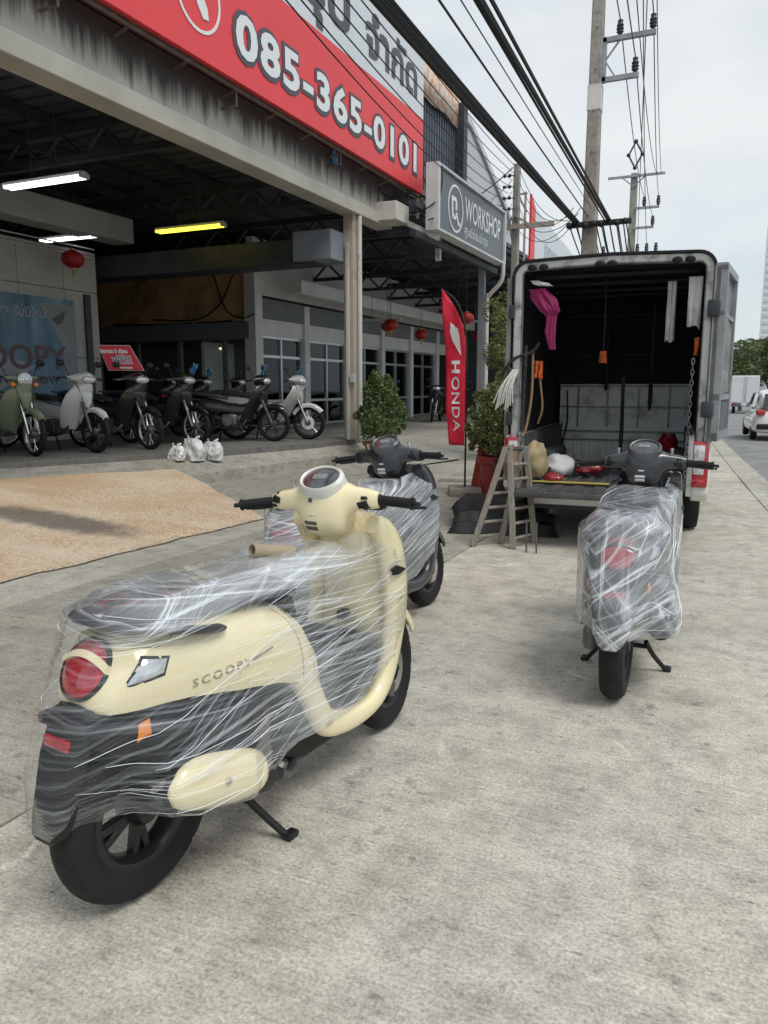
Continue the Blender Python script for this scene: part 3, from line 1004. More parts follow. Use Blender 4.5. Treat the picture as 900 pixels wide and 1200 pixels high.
# upper storey: grey ribbed siding and parapet strip
wb(MB().box((-7.2, 18.3, 7.1), (0.24, 4.4, 2.3)), 'upper_siding', M['siding'], bld)
for i in range(22):
    wb(MB().box((-7.07, 16.25 + i * 0.17, 7.1), (0.05, 0.06, 2.3)), 'siding_rib', M['siding'], bld)
wb(MB().box((-7.0, 20.05, 7.3), (0.35, 0.30, 2.5)), 'corner_post', M['steel_dk'], bld)
wb(MB().box((-16.0, 12.0, 5.75), (18.4, 34, 0.12)), 'roof_parapet', M['siding'], bld)

# faded banner along the top of the siding
bn = MB()
vs = []
for i in range(13):
    y = 15.6 + i * 0.40
    vs += [(-6.98 + 0.03 * math.sin(i), y, 7.95 + 0.03 * math.sin(i * 1.7)), (-6.98 + 0.02 * math.cos(i), y, 8.95)]
bn.add(vs, [(2 * i, 2 * i + 2, 2 * i + 3, 2 * i + 1) for i in range(12)])
o = bn.build('banner', M['orange_ban'])
sm = o.modifiers.new('thick', 'SOLIDIFY'); sm.thickness = 0.01
tag(o, 'faded orange and cream banner strip above the grey metal siding', 'banner')

# ================================================================ MAIN SIGN
sg = thing('shop_sign', 'long red and white shop sign with a phone number above the fascia beam', 'sign', (-6.25, 8.8, 5.35))
Y0, Y1, Z0, ZM, Z1 = 1.0, 15.66, 5.35, 6.80, 8.15
wb(MB().box((-6.29, (Y0 + Y1) / 2, (Z0 + ZM) / 2), (0.08, Y1 - Y0, ZM - Z0)), 'red_panel', M['sign_red'], sg)
wb(MB().box((-6.29, (Y0 + Y1) / 2, (ZM + Z1) / 2 + 0.003), (0.08, Y1 - Y0, Z1 - ZM)), 'white_panel', M['sign_wht'], sg)


def on_wall(vs, x):
    """local xy text plane -> wall facing +x that is read from the street (y runs to the right)"""
    return [Vector((x + v.z, v.x, v.y)) for v in vs]


def wall_text(txt, y0, y1, z0, z1, x, m, root, name='lettering', bold=0.0, spacing=1.0):
    vs, fs = text_mesh(txt, 1.0, bold, 0.0, spacing)
    vs = fit(vs, y0, y1, z0, z1)
    return wb(MB().add(on_wall(vs, x), fs), name, m, root, fix=False)


wall_text('085-365-0101', 8.98, 15.34, 5.60, 6.30, -6.240, M['sign_drk'], sg, 'number_outline', 0.078, 1.12)
wall_text('085-365-0101', 9.05, 15.27, 5.67, 6.23, -6.234, M['sign_txt'], sg, 'number', 0.032, 1.12)
wall_text('จำกัด', 12.95, 15.30, 7.08, 7.86, -6.240, M['sign_drk'], sg, 'lettering', 0.028)
wall_text('กรุ๊ป', 9.9, 12.35, 6.84, 8.02, -6.240, M['sign_drk'], sg, 'lettering', 0.028)
wb(MB().ring([(0.40, 0), (0.44, 0), (0.44, 0.006), (0.40, 0.006)], 48, T(-6.247, 8.3, 6.08) @ XAX), 'ring', M['sign_txt'], sg)
wb(MB().prism([(-0.20, 0.20), (-0.06, 0.24), (0.17, -0.10), (0.19, -0.22), (0.08, -0.24), (-0.02, -0.12), (-0.12, 0.05)], 0, 0.006, T(-6.246, 8.3, 6.06) @ Matrix(((0, 0, 1, 0), (1, 0, 0, 0), (0, 1, 0, 0), (0, 0, 0, 1)))), 'emblem', M['sign_txt'], sg)
# pipe frame that carries the sign
for x, z in ((-6.34, 5.30), (-6.52, 5.44)):
    wb(MB().tube([(x, Y0, z), (x, Y1, z)], 0.022, 6), 'frame_pipe', M['rust'], sg)
for i in range(13):
    y = 3.2 + i * 1.0
    wb(MB().tube([(-6.30, y, 5.32), (-6.64, y, 5.22)], 0.018, 6), 'bracket', M['rust'], sg)
    if i % 3 == 0:
        wb(MB().tube([(-6.36, y, 5.30), (-6.36, y, 5.10), (-6.62, y, 5.10)], 0.016, 6), 'bracket', M['rust'], sg)
m = MB()
for z in (5.0, 5.6, 6.2, 6.8):
    m.tube([(-6.42, 15.75, z), (-6.9, 15.75, z)], 0.03, 6)
m.tube([(-6.40, 15.75, 4.9), (-6.40, 15.75, 7.4)], 0.035, 6)
wb(m, 'end_frame', M['rustpost'], sg)
tag(MB().lathe([(0.03, 0), (0.06, 0.02), (0.065, 0.14), (0.03, 0.19), (0.012, 0.24)], 12, T(-6.56, 12.35, 5.16)).build('water_bottle', M['blue_pl']), 'small blue bottle left on the ledge of the fascia beam', 'bottle')

# ================================================================ WORKSHOP SIGN
ws = thing('workshop_sign', 'dark grey workshop sign in a pale frame hung over the second bay', 'sign', (-5.64, 17.3, 4.45))
wb(MB().box((-5.75, 17.3, 5.10), (0.20, 4.66, 1.18)), 'panel', M['ws_grey'], ws)
for d in (((-5.73, 14.91, 5.10), (0.26, 0.12, 1.27)), ((-5.73, 19.69, 5.10), (0.26, 0.12, 1.27)), ((-5.73, 17.3, 5.712), (0.26, 4.66, 0.045)), ((-5.73, 17.3, 4.488), (0.26, 4.66, 0.045))):
    wb(MB().box(*d), 'frame_bar', M['ws_frame'], ws)
wall_text('WORKSHOP', 16.62, 19.36, 4.98, 5.46, -5.644, M['sign_txt'], ws, 'lettering', 0.012)
wall_text('ศูนย์ซ่อมบำรุง', 16.62, 18.3, 4.60, 4.90, -5.644, M['sign_txt'], ws, 'lettering', 0.0)
wb(MB().ring([(0.43, 0), (0.475, 0), (0.475, 0.006), (0.43, 0.006)], 48, T(-5.647, 16.02, 5.08) @ XAX), 'ring', M['sign_txt'], ws)
MW = Matrix(((0, 0, 1, 0), (1, 0, 0, 0), (0, 1, 0, 0), (0, 0, 0, 1)))
for poly in ([(-0.22, 0.18), (0.0, 0.18), (0.06, 0.12), (0.06, -0.02), (-0.02, -0.02), (-0.02, 0.11), (-0.14, 0.11), (-0.12, -0.16), (-0.19, -0.16)],
             [(-0.02, -0.05), (0.06, -0.05), (0.15, -0.19), (0.23, -0.19), (0.23, -0.25), (0.11, -0.25)], [(-0.20, -0.18), (0.0, -0.18), (0.02, -0.12), (-0.10, -0.10)]):
    wb(MB().prism(poly, 0, 0.006, T(-5.646, 16.02, 5.08) @ MW @ Matrix.Diagonal((1.25, 1.25, 1, 1))), 'emblem', M['sign_txt'], ws)
wb(MB().box((-5.95, 15.5, 5.1), (0.5, 0.06, 0.06)), 'bracket', M['white_old'], ws)
wb(MB().box((-5.95, 18.8, 5.1), (0.5, 0.06, 0.06)), 'bracket', M['white_old'], ws)

# ================================================================ POSTER ON THE INNER WALL
def poster_mat():
    m, n, b = _new('city poster print')
    f = noise_node(n, 1.2, 3, 0.5, sc3=(1, 2.2, 0.6))
    col = ramp(n, f, [(0.3, (0.025, 0.075, 0.125)), (0.5, (0.08, 0.19, 0.28)), (0.7, (0.20, 0.30, 0.36))])
    f2 = noise_node(n, 1.0, 1, 0.4, sc3=(1, 6, 0.2))
    col = mixc(n, ramp(n, f2, [(0.52, (0., 0., 0.)), (0.56, (0.6, 0.6, 0.6))]), col, (0.10, 0.17, 0.23))
    n.links.new(col, b.inputs['Base Color'])
    b.inputs['Roughness'].default_value = 0.4
    return m


po = thing('wall_poster', 'large blue city-scene advertising poster on the white inner wall', 'poster', (-11.6, 9.4, 1.0))
wb(MB().box((-11.575, 9.45, 2.0), (0.03, 3.5, 2.0)), 'print', poster_mat(), po)
wb(MB().prism([(7.7, 2.55), (7.7, 1.2), (9.2, 1.2), (10.2, 1.75)], 0, 0.003, T(-11.559, 0, 0) @ MW), 'print_patch', mat('poster grey', (0.26, 0.28, 0.30), 0.4, var=0.15, scale=3), po)
wb(MB().prism([(10.35, 2.9), (11.18, 2.9), (11.18, 1.2), (10.9, 1.2), (10.85, 2.2)], 0, 0.003, T(-11.559, 0, 0) @ MW), 'print_patch', mat('poster grey 2', (0.20, 0.22, 0.23), 0.4, var=0.15, scale=3), po)
wall_text('SCOOPY', 8.35, 10.95, 1.70, 2.14, -11.552, mat('poster plum', (0.10, 0.05, 0.06), 0.4), po, 'lettering', 0.02)
wall_text('ICON OF NOW', 9.0, 10.75, 1.45, 1.60, -11.552, mat('poster dark', (0.05, 0.05, 0.06), 0.4), po, 'lettering', 0.02)
for w_, a_, b_ in (('ส่งความสุข', 8.9, 9.72), ('รับปีใหม่', 9.82, 10.5)):
    wall_text(w_, a_, b_, 2.62, 2.82, -11.552, mat('poster pale', (0.36, 0.36, 0.40), 0.4), po, 'lettering', 0.01)
wb(MB().prism([(10.65, 2.62), (10.98, 2.80), (10.90, 2.58), (10.78, 2.52)], 0, 0.003, T(-11.554, 0, 0) @ MW), 'emblem', M['sign_drk'], po)

# ================================================================ HANGING TUBE LAMPS AND LANTERNS
def tube_lamp(x0, x1, y, z, m, label, ztop):
    t = thing('tube_lamp', label, 'lamp', ((x0 + x1) / 2, y, z))
    L = x1 - x0
    MB().box((0, 0, 0.05), (L, 0.10, 0.05)).build('batten', M['lamp_w'], t, bevel=0.006)
    for s in (-1, 1):
        MB().tube([(-L / 2 + 0.03, s * 0.055, 0), (L / 2 - 0.03, s * 0.055, 0)], 0.022, 10).build('tube', m, t)
        MB().box((s * (L / 2 - 0.012), 0, 0.015), (0.03, 0.17, 0.07)).build('end_cap', M['lamp_w'], t)
        MB().tube([(s * L * 0.16, 0, 0.07), (s * L * 0.16, 0, ztop - z)], 0.008, 5).build('hanger', M['dmetal'], t)
    return t


tube_lamp(-9.95, -8.42, 8.5, 4.26, M['tube_w'], 'lit white tube lamp hung by rods high above the green motorcycle', 5.3)
tube_lamp(-12.5, -11.12, 11.4, 4.18, M['tube_w'], 'lit white tube lamp hung just above the big red lantern', 5.3)
tube_lamp(-10.17, -8.64, 12.0, 4.27, M['tube_y'], 'lit yellow tube lamp hung from the dark roof', 5.3)


def lantern(x, y, z, r, label, group=None):
    t = thing('paper_lantern', label, 'lantern', (x, y, z - r), 0, group)
    m = MB()
    n = 20
    rings = []
    for i in range(11):
        a = -PI / 2 * 0.9 + PI * 0.9 * i / 10
        rings.append([Vector((r * (1 + 0.03 * (q % 2)) * math.cos(a) * math.cos(q * 2 * PI / n), r * (1 + 0.03 * (q % 2)) * math.cos(a) * math.sin(q * 2 * PI / n), r + r * 0.82 * math.sin(a))) for q in range(n)])
    m.loft(rings)
    m.build('body', M['lantern'], t)
    MB().lathe([(r * 0.25, 0), (r * 0.25, r * 0.12)], 12, T(0, 0, r * 1.80)).build('top_cap', M['gold'], t)
    MB().lathe([(r * 0.25, 0), (r * 0.25, r * 0.12)], 12, T(0, 0, r * 0.10)).build('bottom_cap', M['gold'], t)
    MB().lathe([(r * 0.05, 0), (r * 0.16, -r * 0.6)], 8, T(0, 0, r * 0.12)).build('tassel', M['gold'], t)
    MB().tube([(0, 0, r * 1.9), (0, 0, r * 1.9 + 0.9)], 0.006, 5).build('string', M['wire'], t)
    return t


lantern(-11.15, 10.85, 3.68, 0.20, 'large dim red lantern hanging beside the white inner wall')
for x, y, z in ((-8.9, 20.0, 3.1), (-9.2, 23, 3.03), (-7.0, 20.9, 3.28), (-8.6, 27, 3.2), (-10.0, 22.2, 3.25)):
    lantern(x, y, z, 0.20, 'small red lantern hanging in the dark workshop bay', 'lanterns in the workshop bay')
for x, y, z in ((-9.9, 21.5, 3.4), (-8.2, 24.5, 3.5)):
    t = thing('bay_lamp', 'unlit slim tube lamp hanging in the dark workshop bay', 'lamp', (x, y, z), 0, 'slim lamps in the workshop bay')
    MB().box((0, 0, 0), (1.3, 0.10, 0.06)).build('batten', M['lamp_w'], t)
    MB().tube([(-0.3, 0, 0.03), (-0.3, 0, 1.2)], 0.008, 5).build('hanger', M['dmetal'], t)
    MB().tube([(0.3, 0, 0.03), (0.3, 0, 1.2)], 0.008, 5).build('hanger', M['dmetal'], t)
t = thing('shop_lamp', 'lit greenish strip lamp inside the dim shopfront', 'lamp', (-13.4, 17.9, 2.45))
MB().box((0, 0, 0.05), (0.62, 0.12, 0.05)).build('batten', M['lamp_w'], t)
MB().tube([(-0.28, 0, 0), (0.28, 0, 0)], 0.03, 8).build('tube', mat('greenish tube', (0.8, 0.9, 0.6), 0.4, emit=(0.85, 1.0, 0.55), estr=1.0), t)
for x, y, z, l_ in ((-12.3, 23.6, 2.35, 'lit strip lamp seen through the office windows, nearer the entrance post'), (-12.3, 26.0, 2.35, 'lit strip lamp seen through the office windows, deeper along the wall')):
    t = thing('office_lamp', l_, 'lamp', (x, y, z))
    MB().box((0, 0, 0.05), (0.12, 1.1, 0.05)).build('batten', M['lamp_w'], t)
    MB().tube([(0, -0.5, 0), (0, 0.5, 0)], 0.025, 8).build('tube', M['tube_w'], t)
# loose cable loops on the ochre wall
for i, pts in enumerate(([(-14.6, 16.9, 3.2), (-13.2, 16.9, 3.15), (-12.4, 16.9, 3.5), (-11.9, 16.9, 4.3)], [(-12.6, 16.9, 4.4), (-12.2, 16.88, 3.4), (-11.7, 16.9, 3.15), (-11.2, 16.7, 3.2)], [(-16, 16.9, 3.12), (-14, 16.88, 3.05), (-12, 16.88, 3.08)])):
    tag(MB().tube(smooth_path(pts, 6), 0.022, 5).build('loose_cable', M['cable']), 'black cable drooping across the ochre wall above the shopfront', 'cable', 'cables on the ochre wall')


def slope_down(names):
    """the street falls away gently towards the far end"""
    for o in list(bpy.data.objects):
        if o.type == 'MESH' and o.name.split('.')[0] in names:
            for v in o.data.vertices:
                if v.co.y > 12:
                    v.co.z -= 0.015 * (min(v.co.y, 140) - 12)


gnd = bpy.data.objects['ground']
bpy.data.meshes.remove(gnd.data)
vs, fs = [], []
ys = [-400, -50, 0, 12, 20, 30, 40, 60, 80, 110, 140, 600]
for y in ys:
    vs += [(-500, y, -0.06), (500, y, -0.06)]
for i in range(len(ys) - 1):
    fs.append((2 * i, 2 * i + 1, 2 * i + 3, 2 * i + 2))
tag(MB().add(vs, fs).build('ground', M['asphalt'], fix=False), kind='structure')
slope_down(('ground', 'pavement', 'slab', 'road', 'kerb', 'lane_marking'))
sk = MB().box((-13.0, 23.2, -0.35), (16.2, 17.8, 0.69))
tag(sk.build('drive_base', M['apron']), kind='structure')


# ================================================================ UTILITY POLES
def pole(x, y, zt, w0, w1, label, z0=-0.4, name='utility_pole'):
    t = thing(name, label, 'utility pole', (x, y, z0))
    rings = []
    for i in range(9):
        f = i / 8
        h = (w0 + (w1 - w0) * f) / 2
        c = h * 0.22
        z = (zt - z0) * f
        rings.append([(-h + c, -h, z), (h - c, -h, z), (h, -h + c, z), (h, h - c, z), (h - c, h, z), (-h + c, h, z), (-h, h - c, z), (-h, -h + c, z)])
    MB().loft(rings).build('shaft', M['pole'], t)
    return t


def insulator(t, x, y, z, r=0.07, h=0.26):
    MB().lathe([(r * 0.4, 0), (r * 0.55, h * 0.1), (r, h * 0.2), (r * 0.8, h * 0.3), (r * 1.05, h * 0.42), (r * 0.8, h * 0.52), (r * 1.0, h * 0.66), (r * 0.7, h * 0.78), (r * 0.75, h), (0.01, h * 1.02)], 12, T(x, y, z)).build('insulator', M['insul'], t)


P1 = Vector((-2.93, 16.4, 0))
t = pole(P1.x, P1.y, 10.4, 0.33, 0.20, 'tall concrete utility pole with a white painted band behind the box truck')
z0 = -0.4
MB().box((0, 0, 6.96 - z0), (0.262, 0.262, 0.46)).build('white_band', M['pole_wht'], t)
for q in range(9):
    MB().tube([(0, -0.17, 2.6 + q * 0.75), (0, -0.10, 2.6 + q * 0.75)], 0.012, 6).build('step_hole_bolt', M['dmetal'], t)
MB().box((0.15, -0.02, 7.62 - z0), (0.07, 0.09, 0.80)).build('bracket_post', M['galv'], t)
MB().box((0.60, -0.02, 7.98 - z0), (0.96, 0.09, 0.085)).build('crossarm', M['galv'], t)
MB().box((0.46, -0.02, 7.27 - z0), (0.68, 0.09, 0.085)).build('crossarm', M['galv'], t)
MB().bar((0.17, -0.02, 7.62 - z0), (0.42, -0.02, 7.94 - z0), 0.03, 0.03).build('brace', M['galv'], t)
MB().bar((0.17, -0.02, 7.60 - z0), (0.36, -0.02, 7.30 - z0), 0.03, 0.03).build('brace', M['galv'], t)
insulator(t, 0.42, -0.02, 8.03 - z0)
insulator(t, 1.02, -0.02, 8.03 - z0)
insulator(t, 0.73, -0.02, 7.32 - z0)
MB().box((0.20, -0.20, 4.58 - z0), (1.25, 0.10, 0.10)).build('cable_arm', M['cable'], t, bevel=0.01)
for q in range(8):
    MB().sphere((-0.34 + q * 0.15, -0.25, 4.55 - z0 + 0.03 * (q % 2)), 0.06, 8, 6).build('cable_clamp', M['cable'], t)

P2 = Vector((-4.9, 38, 0))
t = pole(P2.x, P2.y, 10.9, 0.38, 0.28, 'distant concrete utility pole with a long crossarm on top', -0.9)
z0 = -0.9
MB().box((0.1, -0.2, 10.75 - z0), (2.45, 0.1, 0.1)).build('crossarm', M['galv'], t)
MB().bar((0, -0.2, 10.3 - z0), (0.5, -0.2, 10.72 - z0), 0.05, 0.05).build('brace', M['galv'], t)
MB().bar((0, -0.2, 10.3 - z0), (-0.5, -0.2, 10.72 - z0), 0.05, 0.05).build('brace', M['galv'], t)
for x0, x1, z in ((0.1, 1.15, 9.35), (0.1, 0.95, 8.5), (-1.3, 1.2, 7.33)):
    MB().box(((x0 + x1) / 2, -0.2, z - z0), (x1 - x0, 0.1, 0.1)).build('crossarm', M['galv'], t)
for x, z in ((1.1, 9.4), (0.5, 9.4), (0.9, 8.55), (1.1, 7.38), (0.7, 7.38), (-1.2, 7.38), (0.3, 7.38)):
    insulator(t, x, -0.2, z - z0, 0.09, 0.42)

P3 = Vector((-5.7, 21, 0))
t = pole(P3.x, P3.y, 7.2, 0.24, 0.16, 'slim service pole crowded with wires beyond the workshop sign', -0.3)
MB().box((0.25, -0.12, 5.6 + 0.3), (1.6, 0.10, 0.12)).build('crossarm', M['rustpost'], t)
MB().bar((0, -0.12, 6.2), (0.5, -0.12, 5.85), 0.05, 0.05).build('brace', M['rustpost'], t)
MB().bar((0, -0.12, 6.2), (-0.35, -0.12, 5.85), 0.05, 0.05).build('brace', M['rustpost'], t)
for q in range(4):
    MB().tube([(-0.02, -0.1, 7.2 - q * 0.28), (-0.30, -0.14, 7.2 - q * 0.28)], 0.015, 6).build('rack_arm', M['dmetal'], t)
    MB().sphere((-0.16, -0.14, 7.2 - q * 0.28), 0.05, 8, 6).build('insulator', M['insul'], t)
    MB().sphere((-0.30, -0.14, 7.2 - q * 0.28), 0.05, 8, 6).build('insulator', M['insul'], t)


# ================================================================ CABLES
def cable(a, b, r, sag, label, group, m='cable', n=14, name='overhead_cable'):
    a, b = Vector(a), Vector(b)
    pts = []
    for i in range(n + 1):
        f = i / n
        p = a.lerp(b, f)
        p.z -= sag * 4 * f * (1 - f)
        pts.append(p)
    return tag(MB().tube(pts, r, 5).build(name, M[m]), label, 'cable', group)


def through(b, q, k):
    """far end b, passing q, carried k times as far"""
    b, q = Vector(b), Vector(q)
    return b + (q - b) * k


arm = (-3.05, 16.2, 4.60)
G1 = 'thick telephone cables to the left of the tall pole'
L1 = 'thick black telephone cable running to the clamp arm of the tall pole'
for i, (dx, dz, r) in enumerate(((0, 0, 0.030), (0.05, 0.04, 0.022), (-0.05, 0.02, 0.020), (0.02, -0.05, 0.024), (-0.03, 0.07, 0.014), (0.06, -0.02, 0.016))):
    cable(through((arm[0] - 0.12 + dx, 16.2, 4.62 + dz * 0.5), (-2.80 + dx * 1.2, 6, 4.44 + dz), 2.0), (arm[0] - 0.12 + dx, 16.2, 4.62 + dz * 0.5), r, 0.03, L1, G1)
G2 = 'thick telephone cables to the right of the tall pole'
for i, (dx, dz, r) in enumerate(((0, 0, 0.026), (0.05, 0.04, 0.018), (-0.06, 0.03, 0.014), (0.03, -0.06, 0.010))):
    cable(through((-2.55 + dx, 16.2, 4.62), (-1.93 + dx, 6, 4.25 + dz), 2.0), (-2.55 + dx, 16.2, 4.62), r, 0.03, 'thick black telephone cable sweeping down to the right end of the clamp arm', G2)
cable(through((-2.96, 16.3, 4.75), (-2.24, 6, 4.30), 2.0), (-2.96, 16.3, 4.75), 0.011, 0.05, 'single thin black wire coming down to the tall pole', None)
cable(through((-2.90, 16.3, 4.9), (-2.07, 6, 4.27), 2.0), (-2.90, 16.3, 4.9), 0.006, 0.05, 'faint hair-thin wire coming down to the tall pole', None, 'wire')
# splayed tails under the clamp arm, and on to the next pole
for i in range(9):
    x = -3.3 + i * 0.13
    cable((x, 16.2, 4.58), (-3.25 + i * 0.10 + 0.25, 17.6 + i * 0.1, 3.5 - 0.05 * i), 0.013, 0.05 + 0.02 * (i % 3), 'short cable tail splaying down from the clamp arm of the tall pole', 'cable tails under the clamp arm', n=6)
for i in range(7):
    cable((-3.2 + i * 0.16, 16.5, 4.6), (P2.x - 0.9 + i * 0.3, 37.8, 7.35 + 0.05 * (i % 2)), 0.014, 1.1 + 0.1 * (i % 3), 'telephone cable slung from the tall pole to the distant pole', 'telephone cables between the two poles', n=12)
for i, (dx, dz) in enumerate(((0.42, 8.29), (1.02, 8.29), (0.73, 7.58), (0.80, 8.9), (0.88, 9.4), (0.98, 9.9), (0.70, 8.6))):
    a = Vector((P1.x + dx, 16.38, dz))
    q = (P2.x + (0.5, 1.1, 0.9, 0.7, 0.3, 1.15, 0.95)[i], 37.8, (9.8, 9.8, 8.95, 7.75, 7.75, 10.8, 10.8)[i])
    cable(a, q, 0.012, 0.5, 'power line strung from the tall pole to the distant pole', 'power lines beyond the tall pole', 'wire', 12)
    cable(a, (a.x + 1.7, -8, a.z + 0.1), 0.012, 0.35, 'power line strung high over the pavement towards the tall pole', 'power lines before the tall pole', 'wire', 12)
t = thing('spacer_clamp', 'small wire spacer clamp hanging on the power lines', 'clamp', (-2.62, 20.3, 6.9))
for a in range(4):
    p = Vector((0.16 * math.cos(a * PI / 2), 0, 0.30 * math.sin(a * PI / 2)))
    q = Vector((0.16 * math.cos((a + 1) * PI / 2), 0, 0.30 * math.sin((a + 1) * PI / 2)))
    MB().tube([p, q], 0.022, 5).build('arm', M['insul'], t)
    MB().sphere(p, 0.05, 8, 6).build('clip', M['insul'], t)
# service drops along the frontage
for i in range(7):
    cable(through((P3.x - 0.05 - 0.04 * i, 20.9, 7.15 - 0.17 * i), (-3.65 - 0.05 * i, 8, 5.40 - 0.05 * i), 1.5), (P3.x - 0.05 - 0.04 * i, 20.9, 7.15 - 0.17 * i), 0.008, 0.12 + 0.07 * i, 'thin service wire drooping along the shopfront to the slim pole', 'service wires along the shopfront', 'cable', 14)
for i in range(5):
    cable((P3.x - 0.1, 20.9, 7.1 - 0.3 * i), (-5.7, 14.6 + 1.1 * i, 4.6 + 0.25 * (i % 3)), (0.016, 0.008, 0.008, 0.007, 0.007)[i], 0.15 + 0.05 * i, 'black drop wire from the slim pole down across the workshop sign', 'drop wires at the workshop sign', 'cable', 10)
for i in range(6):
    cable((P3.x + 0.1, 20.9, 7.0 - 0.3 * i), (-3.35 + 0.05 * i, 16.3, 4.7 + 0.12 * (i % 3)), 0.008, 0.35 + 0.1 * (i % 4), 'thin slack wire looping between the slim pole and the tall pole', 'slack wires between slim and tall poles', 'cable', 12)
for i, pts in enumerate(([(-5.62, 15.1, 5.9), (-5.6, 15.0, 5.2), (-5.75, 14.8, 4.9), (-6.2, 14.9, 4.8)], [(-6.35, 15.7, 5.5), (-6.2, 15.6, 4.9), (-5.9, 15.5, 5.0), (-6.1, 15.3, 5.6)], [(-6.3, 15.8, 6.1), (-6.1, 15.9, 5.4), (-6.2, 15.9, 4.8)])):
    tag(MB().tube(smooth_path(pts, 6), 0.015, 5).build('loose_cable', M['cable']), 'tangled cable loop at the gap between the two shop signs', 'cable', 'cable tangle between the signs')
tag(MB().box((-6.15, 15.75, 5.0), (0.18, 0.16, 0.45), bev=0.02).build('junction_box', M['rustpost']), 'weathered junction box fixed between the two shop signs', 'junction box')

# ================================================================ NEIGHBOURS AND FAR THINGS
nb = thing('neighbour_building', 'pale grey neighbouring building with a slanting roof edge beyond the siding', 'building', (-9, 24, 0))
wb(MB().prism([(21.3, 5.9), (21.3, 8.9), (22.4, 8.7), (26.4, 7.1), (27.6, 5.9)], -2.5, 0, T(-7.5, 0, 0) @ MW), 'wall', M['pale_wall'], nb)
wb(MB().prism([(21.2, 8.9), (22.4, 8.72), (26.45, 7.12), (27.9, 5.8), (27.9, 6.0), (26.5, 7.3), (22.4, 8.9), (21.2, 9.05)], -2.6, 0.08, T(-7.5, 0, 0) @ MW), 'roof_edge', M['ws_frame'], nb)
nb2 = thing('row_building', 'dark row of shop buildings further along the street', 'building', (-10, 38, 0))
wb(MB().box((-10.5, 40, 1.8), (8, 13, 5.6)), 'wall', M['wall_g'], nb2)
wb(MB().box((-6.45, 40, 3.6), (0.3, 12.6, 1.0)), 'sign_band', M['siding'], nb2)
fs_ = thing('roadside_sign', 'tall red and white roadside sign panel on a pipe frame past the slim pole', 'sign', (-5.8, 25, 3))
MWs = Matrix(((0, 0, 1, 0), (1, 0, 0, 0), (0, 1, 0, 0), (0, 0, 0, 1)))
wb(MB().prism([(23.0, 4.3), (23.0, 6.9), (23.5, 6.6), (23.5, 4.3)], 0, 0.06, T(-5.85, 0, 0) @ MWs), 'red_strip', M['sign_red'], fs_)
wb(MB().prism([(23.5, 4.3), (23.5, 6.6), (31, 6.0), (31, 4.3)], 0, 0.06, T(-5.85, 0, 0) @ MWs), 'white_panel', M['sign_wht'], fs_)
wb(MB().prism([(23.5, 4.3), (23.5, 5.2), (25.6, 4.3)], 0.062, 0.066, T(-5.85, 0, 0) @ MWs), 'red_wedge', M['sign_red'], fs_)
wb(MB().prism([(24.6, 4.9), (24.8, 5.8), (29.5, 5.6), (29.5, 5.0)], 0.062, 0.066, T(-5.85, 0, 0) @ MWs), 'grey_print', mat('faded sign print', (0.42, 0.47, 0.50), 0.5, var=0.3, scale=5), fs_)
for y in (22.75, 22.98):
    wb(MB().tube([(-5.95 - (22.98 - y), 22.9, 0), (-5.95 - (22.98 - y), 22.9, 6.95)], 0.035, 6), 'frame_pipe', M['rustpost'], fs_)
wb(MB().tube([(-6.2, 22.9, 6.9), (-5.9, 22.9, 6.9)], 0.03, 6), 'frame_pipe', M['rustpost'], fs_)
wb(MB().tube([(-6.2, 22.9, 6.9), (-5.9, 22.9, 6.4)], 0.03, 6), 'frame_pipe', M['rustpost'], fs_)


def gz(y):
    return -0.015 * max(0.0, min(y, 140) - 12)


# distant container truck
ft = thing('container_truck', 'white container truck seen from behind, parked far down the road', 'truck', (0.55, 78, gz(78)), rad(90))
MB().box((1.8, 0, 2.2), (4.2, 2.3, 2.5), bev=0.03).build('cargo_box', M['far_w'], ft)
for y in (-0.57, 0.57):
    MB().box((-0.33, y, 2.2), (0.05, 1.06, 2.3)).build('rear_door', M['far_w'], ft)
    MB().box((-0.36, y * 0.2, 2.2), (0.04, 0.05, 2.3)).build('lock_bar', M['alu'], ft)
MB().box((-0.3, 0, 0.75), (0.1, 2.2, 0.2)).build('bumper', M['dmetal'], ft)
for y in (-0.85, 0.85):
    MB().lathe([(0.2, -0.14), (0.45, -0.14), (0.48, 0), (0.45, 0.14), (0.2, 0.14)], 20, T(0.9, y, 0.48) @ YAX).build('wheel', M['rubber'], ft)
    MB().box((-0.37, y, 0.95), (0.03, 0.25, 0.12)).build('tail_light', M['red_lens'], ft)
MB().box((4.8, 0, 1.7), (1.5, 2.1, 2.0), bev=0.1).build('cab', M['far_w'], ft)

# leaf clouds
def leaves(n, blobs, size, seed, flat=0.0):
    rng = random.Random(seed)
    vs, fs = [], []
    for _ in range(n):
        c, r = blobs[rng.randrange(len(blobs))]
        while True:
            d = Vector((rng.uniform(-1, 1), rng.uniform(-1, 1), rng.uniform(-1, 1)))
            if 0.05 < d.length <= 1: break
        d = d.normalized() * (d.length ** 0.45)
        p = Vector((c[0] + d.x * r[0], c[1] + d.y * r[1], c[2] + d.z * r[2]))
        s = size * rng.uniform(0.6, 1.35)
        a = Vector((rng.gauss(0, 1), rng.gauss(0, 1), rng.gauss(0, 0.6))).normalized()
        b = a.cross(Vector((rng.gauss(0, 1), rng.gauss(0, 1), rng.gauss(0, 1)))).normalized()
        k = len(vs)
        vs += [p - a * s, p + b * s * 0.42, p + a * s, p - b * s * 0.42]
        fs.append((k, k + 1, k + 2, k + 3))
    return vs, fs


